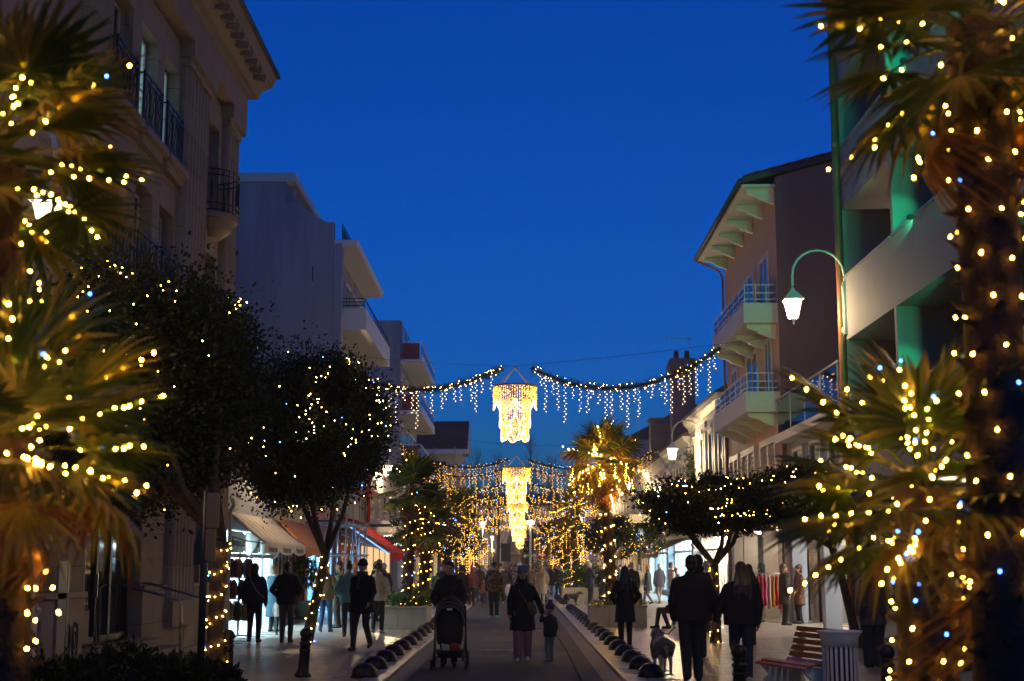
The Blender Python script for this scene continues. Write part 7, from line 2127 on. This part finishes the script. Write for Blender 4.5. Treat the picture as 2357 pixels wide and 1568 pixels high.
# --- dogs
def dog(label, pos, face, s, c1, c2, tail_up=True, vox=.012):
    t = thing('dog', label, 'dog', (pos[0], pos[1], PZ), R(face), 'dogs'); t.scale = (s, s, s)
    B = MB()
    B.cap((0, .22, .46), .145, (0, .05, .45), .140, 12, 0); B.cap((0, .05, .45), .140, (0, -.22, .47), .115, 12, 1); B.cap((0, -.22, .47), .115, (0, -.31, .46), .120, 12, 0)
    B.cap((0, .26, .50), .10, (0, .38, .585), .08, 10, 0)
    B.ell((0, .44, .62), (.08, .095, .08), 12, 8, (0, 0, 0), 0); B.cap((0, .50, .60), .05, (0, .60, .57), .034, 10, 1)
    for sd in (-1, 1):
        B.cap((sd * .065, .41, .665), .026, (sd * .098, .42, .58), .020, 8, 1)
        B.cap((sd * .085, .23, .42), .068, (sd * .088, .21, .27), .048, 8, 0); B.cap((sd * .08, .21, .27), .036, (sd * .08, .23, .13), .026, 8, 1); B.cap((sd * .08, .23, .13), .025, (sd * .08, .24, .035), .023, 8, 1); B.cap((sd * .08, .24, .025), .025, (sd * .08, .285, .02), .02, 8, 1)
        q = .05 * sd
        B.cap((sd * .085, -.29, .45), .090, (sd * .092, -.24 + q, .31), .062, 8, 0); B.cap((sd * .085, -.24 + q, .31), .045, (sd * .085, -.38 + q, .20), .030, 8, 1); B.cap((sd * .085, -.38 + q, .20), .028, (sd * .085, -.36 + q, .04), .023, 8, 1); B.cap((sd * .085, -.36 + q, .025), .025, (sd * .085, -.31 + q, .02), .02, 8, 1)
    B.ell((0, .628, .575), (.016, .014, .014), 8, 6, (0, 0, 0), 2)
    if tail_up: B.cap((0, -.37, .52), .035, (.03, -.50, .62), .03, 8, 0); B.cap((.03, -.50, .62), .03, (.02, -.52, .74), .018, 8, 1)
    else: B.cap((0, -.38, .50), .035, (0, -.47, .34), .022, 8, 1)
    link('body', remesh(B, [mat(label[:9] + '_coat', c1, .8, .4, 12, .8, 50), mat(label[:9] + '_mark', c2, .8, .4, 12, .8, 50), m_eye], vox, 'body', 1), t)
    MB().lathe([(.098, 0), (.104, .01), (.104, .03), (.098, .04)], 12, (0, .33, .53)).build('collar', m_red, t, True, False)
    return t
dp_ = spot(1524, 1552, PZ)
dog('brindle grey dog with white legs walking away beside the couple', (dp_.x, dp_.y), 4, 1.0, (.20, .16, .13), (.48, .43, .36), False)
dp2 = spot(1316, 1394, PZ)
dog('small black dog sniffing near the right hand domes', (dp2.x, dp2.y), -70, .85, (.012, .011, .011), (.02, .016, .014), False, .018)
t = thing('dog_leash', 'dark leash from the man to the brindle dog', 'leash', (2.3, 21.5, .9))
MB().tube([(2.32, 21.5, .84), (2.3, 22.2, .70), (2.35, 23.2, .66), (dp_.x, dp_.y + .35, .70)], .010, 5).build('strap', m_iron, t)
# --- strollers
m_strol = mat('stroller_fabric', (.012, .012, .013), .85, .3, 20, .3, 80)
def stroller(label, pos, face, s=1.0):
    t = thing('stroller', label, 'stroller', (pos[0], pos[1], 0), R(face), 'strollers'); t.scale = (s, s, s)
    # local: forward = +y
    B = MB(); B.loft([(0, .16, .42, .20, .12), (0, .14, .55, .225, .16), (0, .06, .80, .235, .17), (0, -.02, 1.00, .225, .16), (0, -.04, 1.07, .17, .12)], 20)
    st_ = link('seat_shell', remesh(B, [m_strol], .014, 'seat_shell'), t)
    C = MB()
    for k in range(3):
        C.tube([(-.235 + .01 * k, .20 - .09 * k, .72 + .06 * k)] + [(-.235 * math.cos(PI * q / 12), .20 - .09 * k + .02 * math.sin(PI * q / 12), .80 + .06 * k + .26 * math.sin(PI * q / 12)) for q in range(13)] + [(.235 - .01 * k, .20 - .09 * k, .72 + .06 * k)], .020, 6)
    C.build('canopy_rib', mat('stroller_grey', (.06, .06, .07), .6), t, True, False)
    H_ = MB(); vs, fs = [], []
    for k in range(5):
        y = .22 - .10 * k
        for q in range(13):
            a = PI * q / 12; vs.append((-.235 * math.cos(a), y + .02 * math.sin(a), .78 + .05 * k + (.27 - .02 * (k == 4)) * math.sin(a)))
    for k in range(4):
        for q in range(12): fs.append((k*13+q, k*13+q+1, (k+1)*13+q+1, (k+1)*13+q))
    H_._add(vs, fs); ho = H_.build('canopy', m_strol, t, True, False); ho.modifiers.new('t', 'SOLIDIFY').thickness = .012
    MB().box(-.045, .045, .228, .236, .985, 1.025).build('tag', mat('tag_silver', (.5, .5, .48), .3), t, False, False)
    F = MB()
    for sd in (-1, 1):
        F.tube([(sd * .25, -.42, 1.02), (sd * .26, -.25, .80), (sd * .26, .10, .42), (sd * .24, .38, .16)], .016, 8)
        F.tube([(sd * .26, -.12, .60), (sd * .27, -.32, .18)], .016, 8)
    F.tube([(-.25, -.42, 1.02), (-.22, -.46, 1.05), (.22, -.46, 1.05), (.25, -.42, 1.02)], .02, 8); F.tube([(-.27, -.32, .18), (.27, -.32, .18)], .014, 8)
    F.build('frame', m_iron, t, True, False)
    for sd, y, r_ in ((-1, -.33, .145), (1, -.33, .145), (-1, .40, .10), (1, .40, .10)):
        T = MB(); T.tube([(sd * .285, y + r_ * math.cos(a), r_ + r_ * .86 * math.sin(a)) for a in [2 * PI * k / 18 for k in range(19)]], r_ * .16, 6)
        w_ = T.build('wheel', mat('tyre', (.015, .015, .015), .8), t, True, False)
        K = MB(); K.lathe([(.02, -.02), (.025, 0), (.02, .02)], 8, (0, 0, 0))
        S_ = MB()
        for k in range(5):
            a = 2 * PI * k / 5; S_.tube([(sd * .285, y, r_), (sd * .285, y + r_ * .8 * math.cos(a), r_ + r_ * .75 * math.sin(a))], .012, 5)
        S_.build('rim', m_iron, w_, True, False)
    Bk = MB(); Bk.loft([(0, .05, .20, .20, .24), (0, .05, .30, .23, .28), (0, .05, .33, .235, .285)], 16); Bk.build('basket', m_strol, t, True, False)
    MB().ell((-.08, .24, .37), (.10, .07, .09), 10, 8).build('red_bundle', cloth((.25, .02, .03)), t, True, False)
    MB().obox((.06, .25, .38), (.12, .06, .14), (.2, .3, 0)).build('parcel', cloth((.3, .33, .30)), t, False, False)
    return t
stroller('black stroller pushed toward the camera on the left of the lane', (-1.16, 24.72), 180)
p2 = gp(1392, 1387); stroller('dark pushchair standing behind the lit palm at right', p2, 60, .9)

# ================================================================== THIN EVENING HAZE
hzm = bpy.data.materials.new('haze'); hzm.use_nodes = True
_n, _l = hzm.node_tree.nodes, hzm.node_tree.links; _n.clear()
_v = _n.new('ShaderNodeVolumePrincipled'); _v.inputs['Density'].default_value = 0.0007; _v.inputs['Color'].default_value = (.92, .90, .88, 1); _v.inputs['Anisotropy'].default_value = .45
_o = _n.new('ShaderNodeOutputMaterial'); _l.new(_v.outputs[0], _o.inputs['Volume'])
tag(MB().box(-60, 60, -12, 235, -1.2, 18.6).build('haze', hzm), 'thin evening haze filling the street', kind='stuff')
bpy.data.scenes.remove(_work)
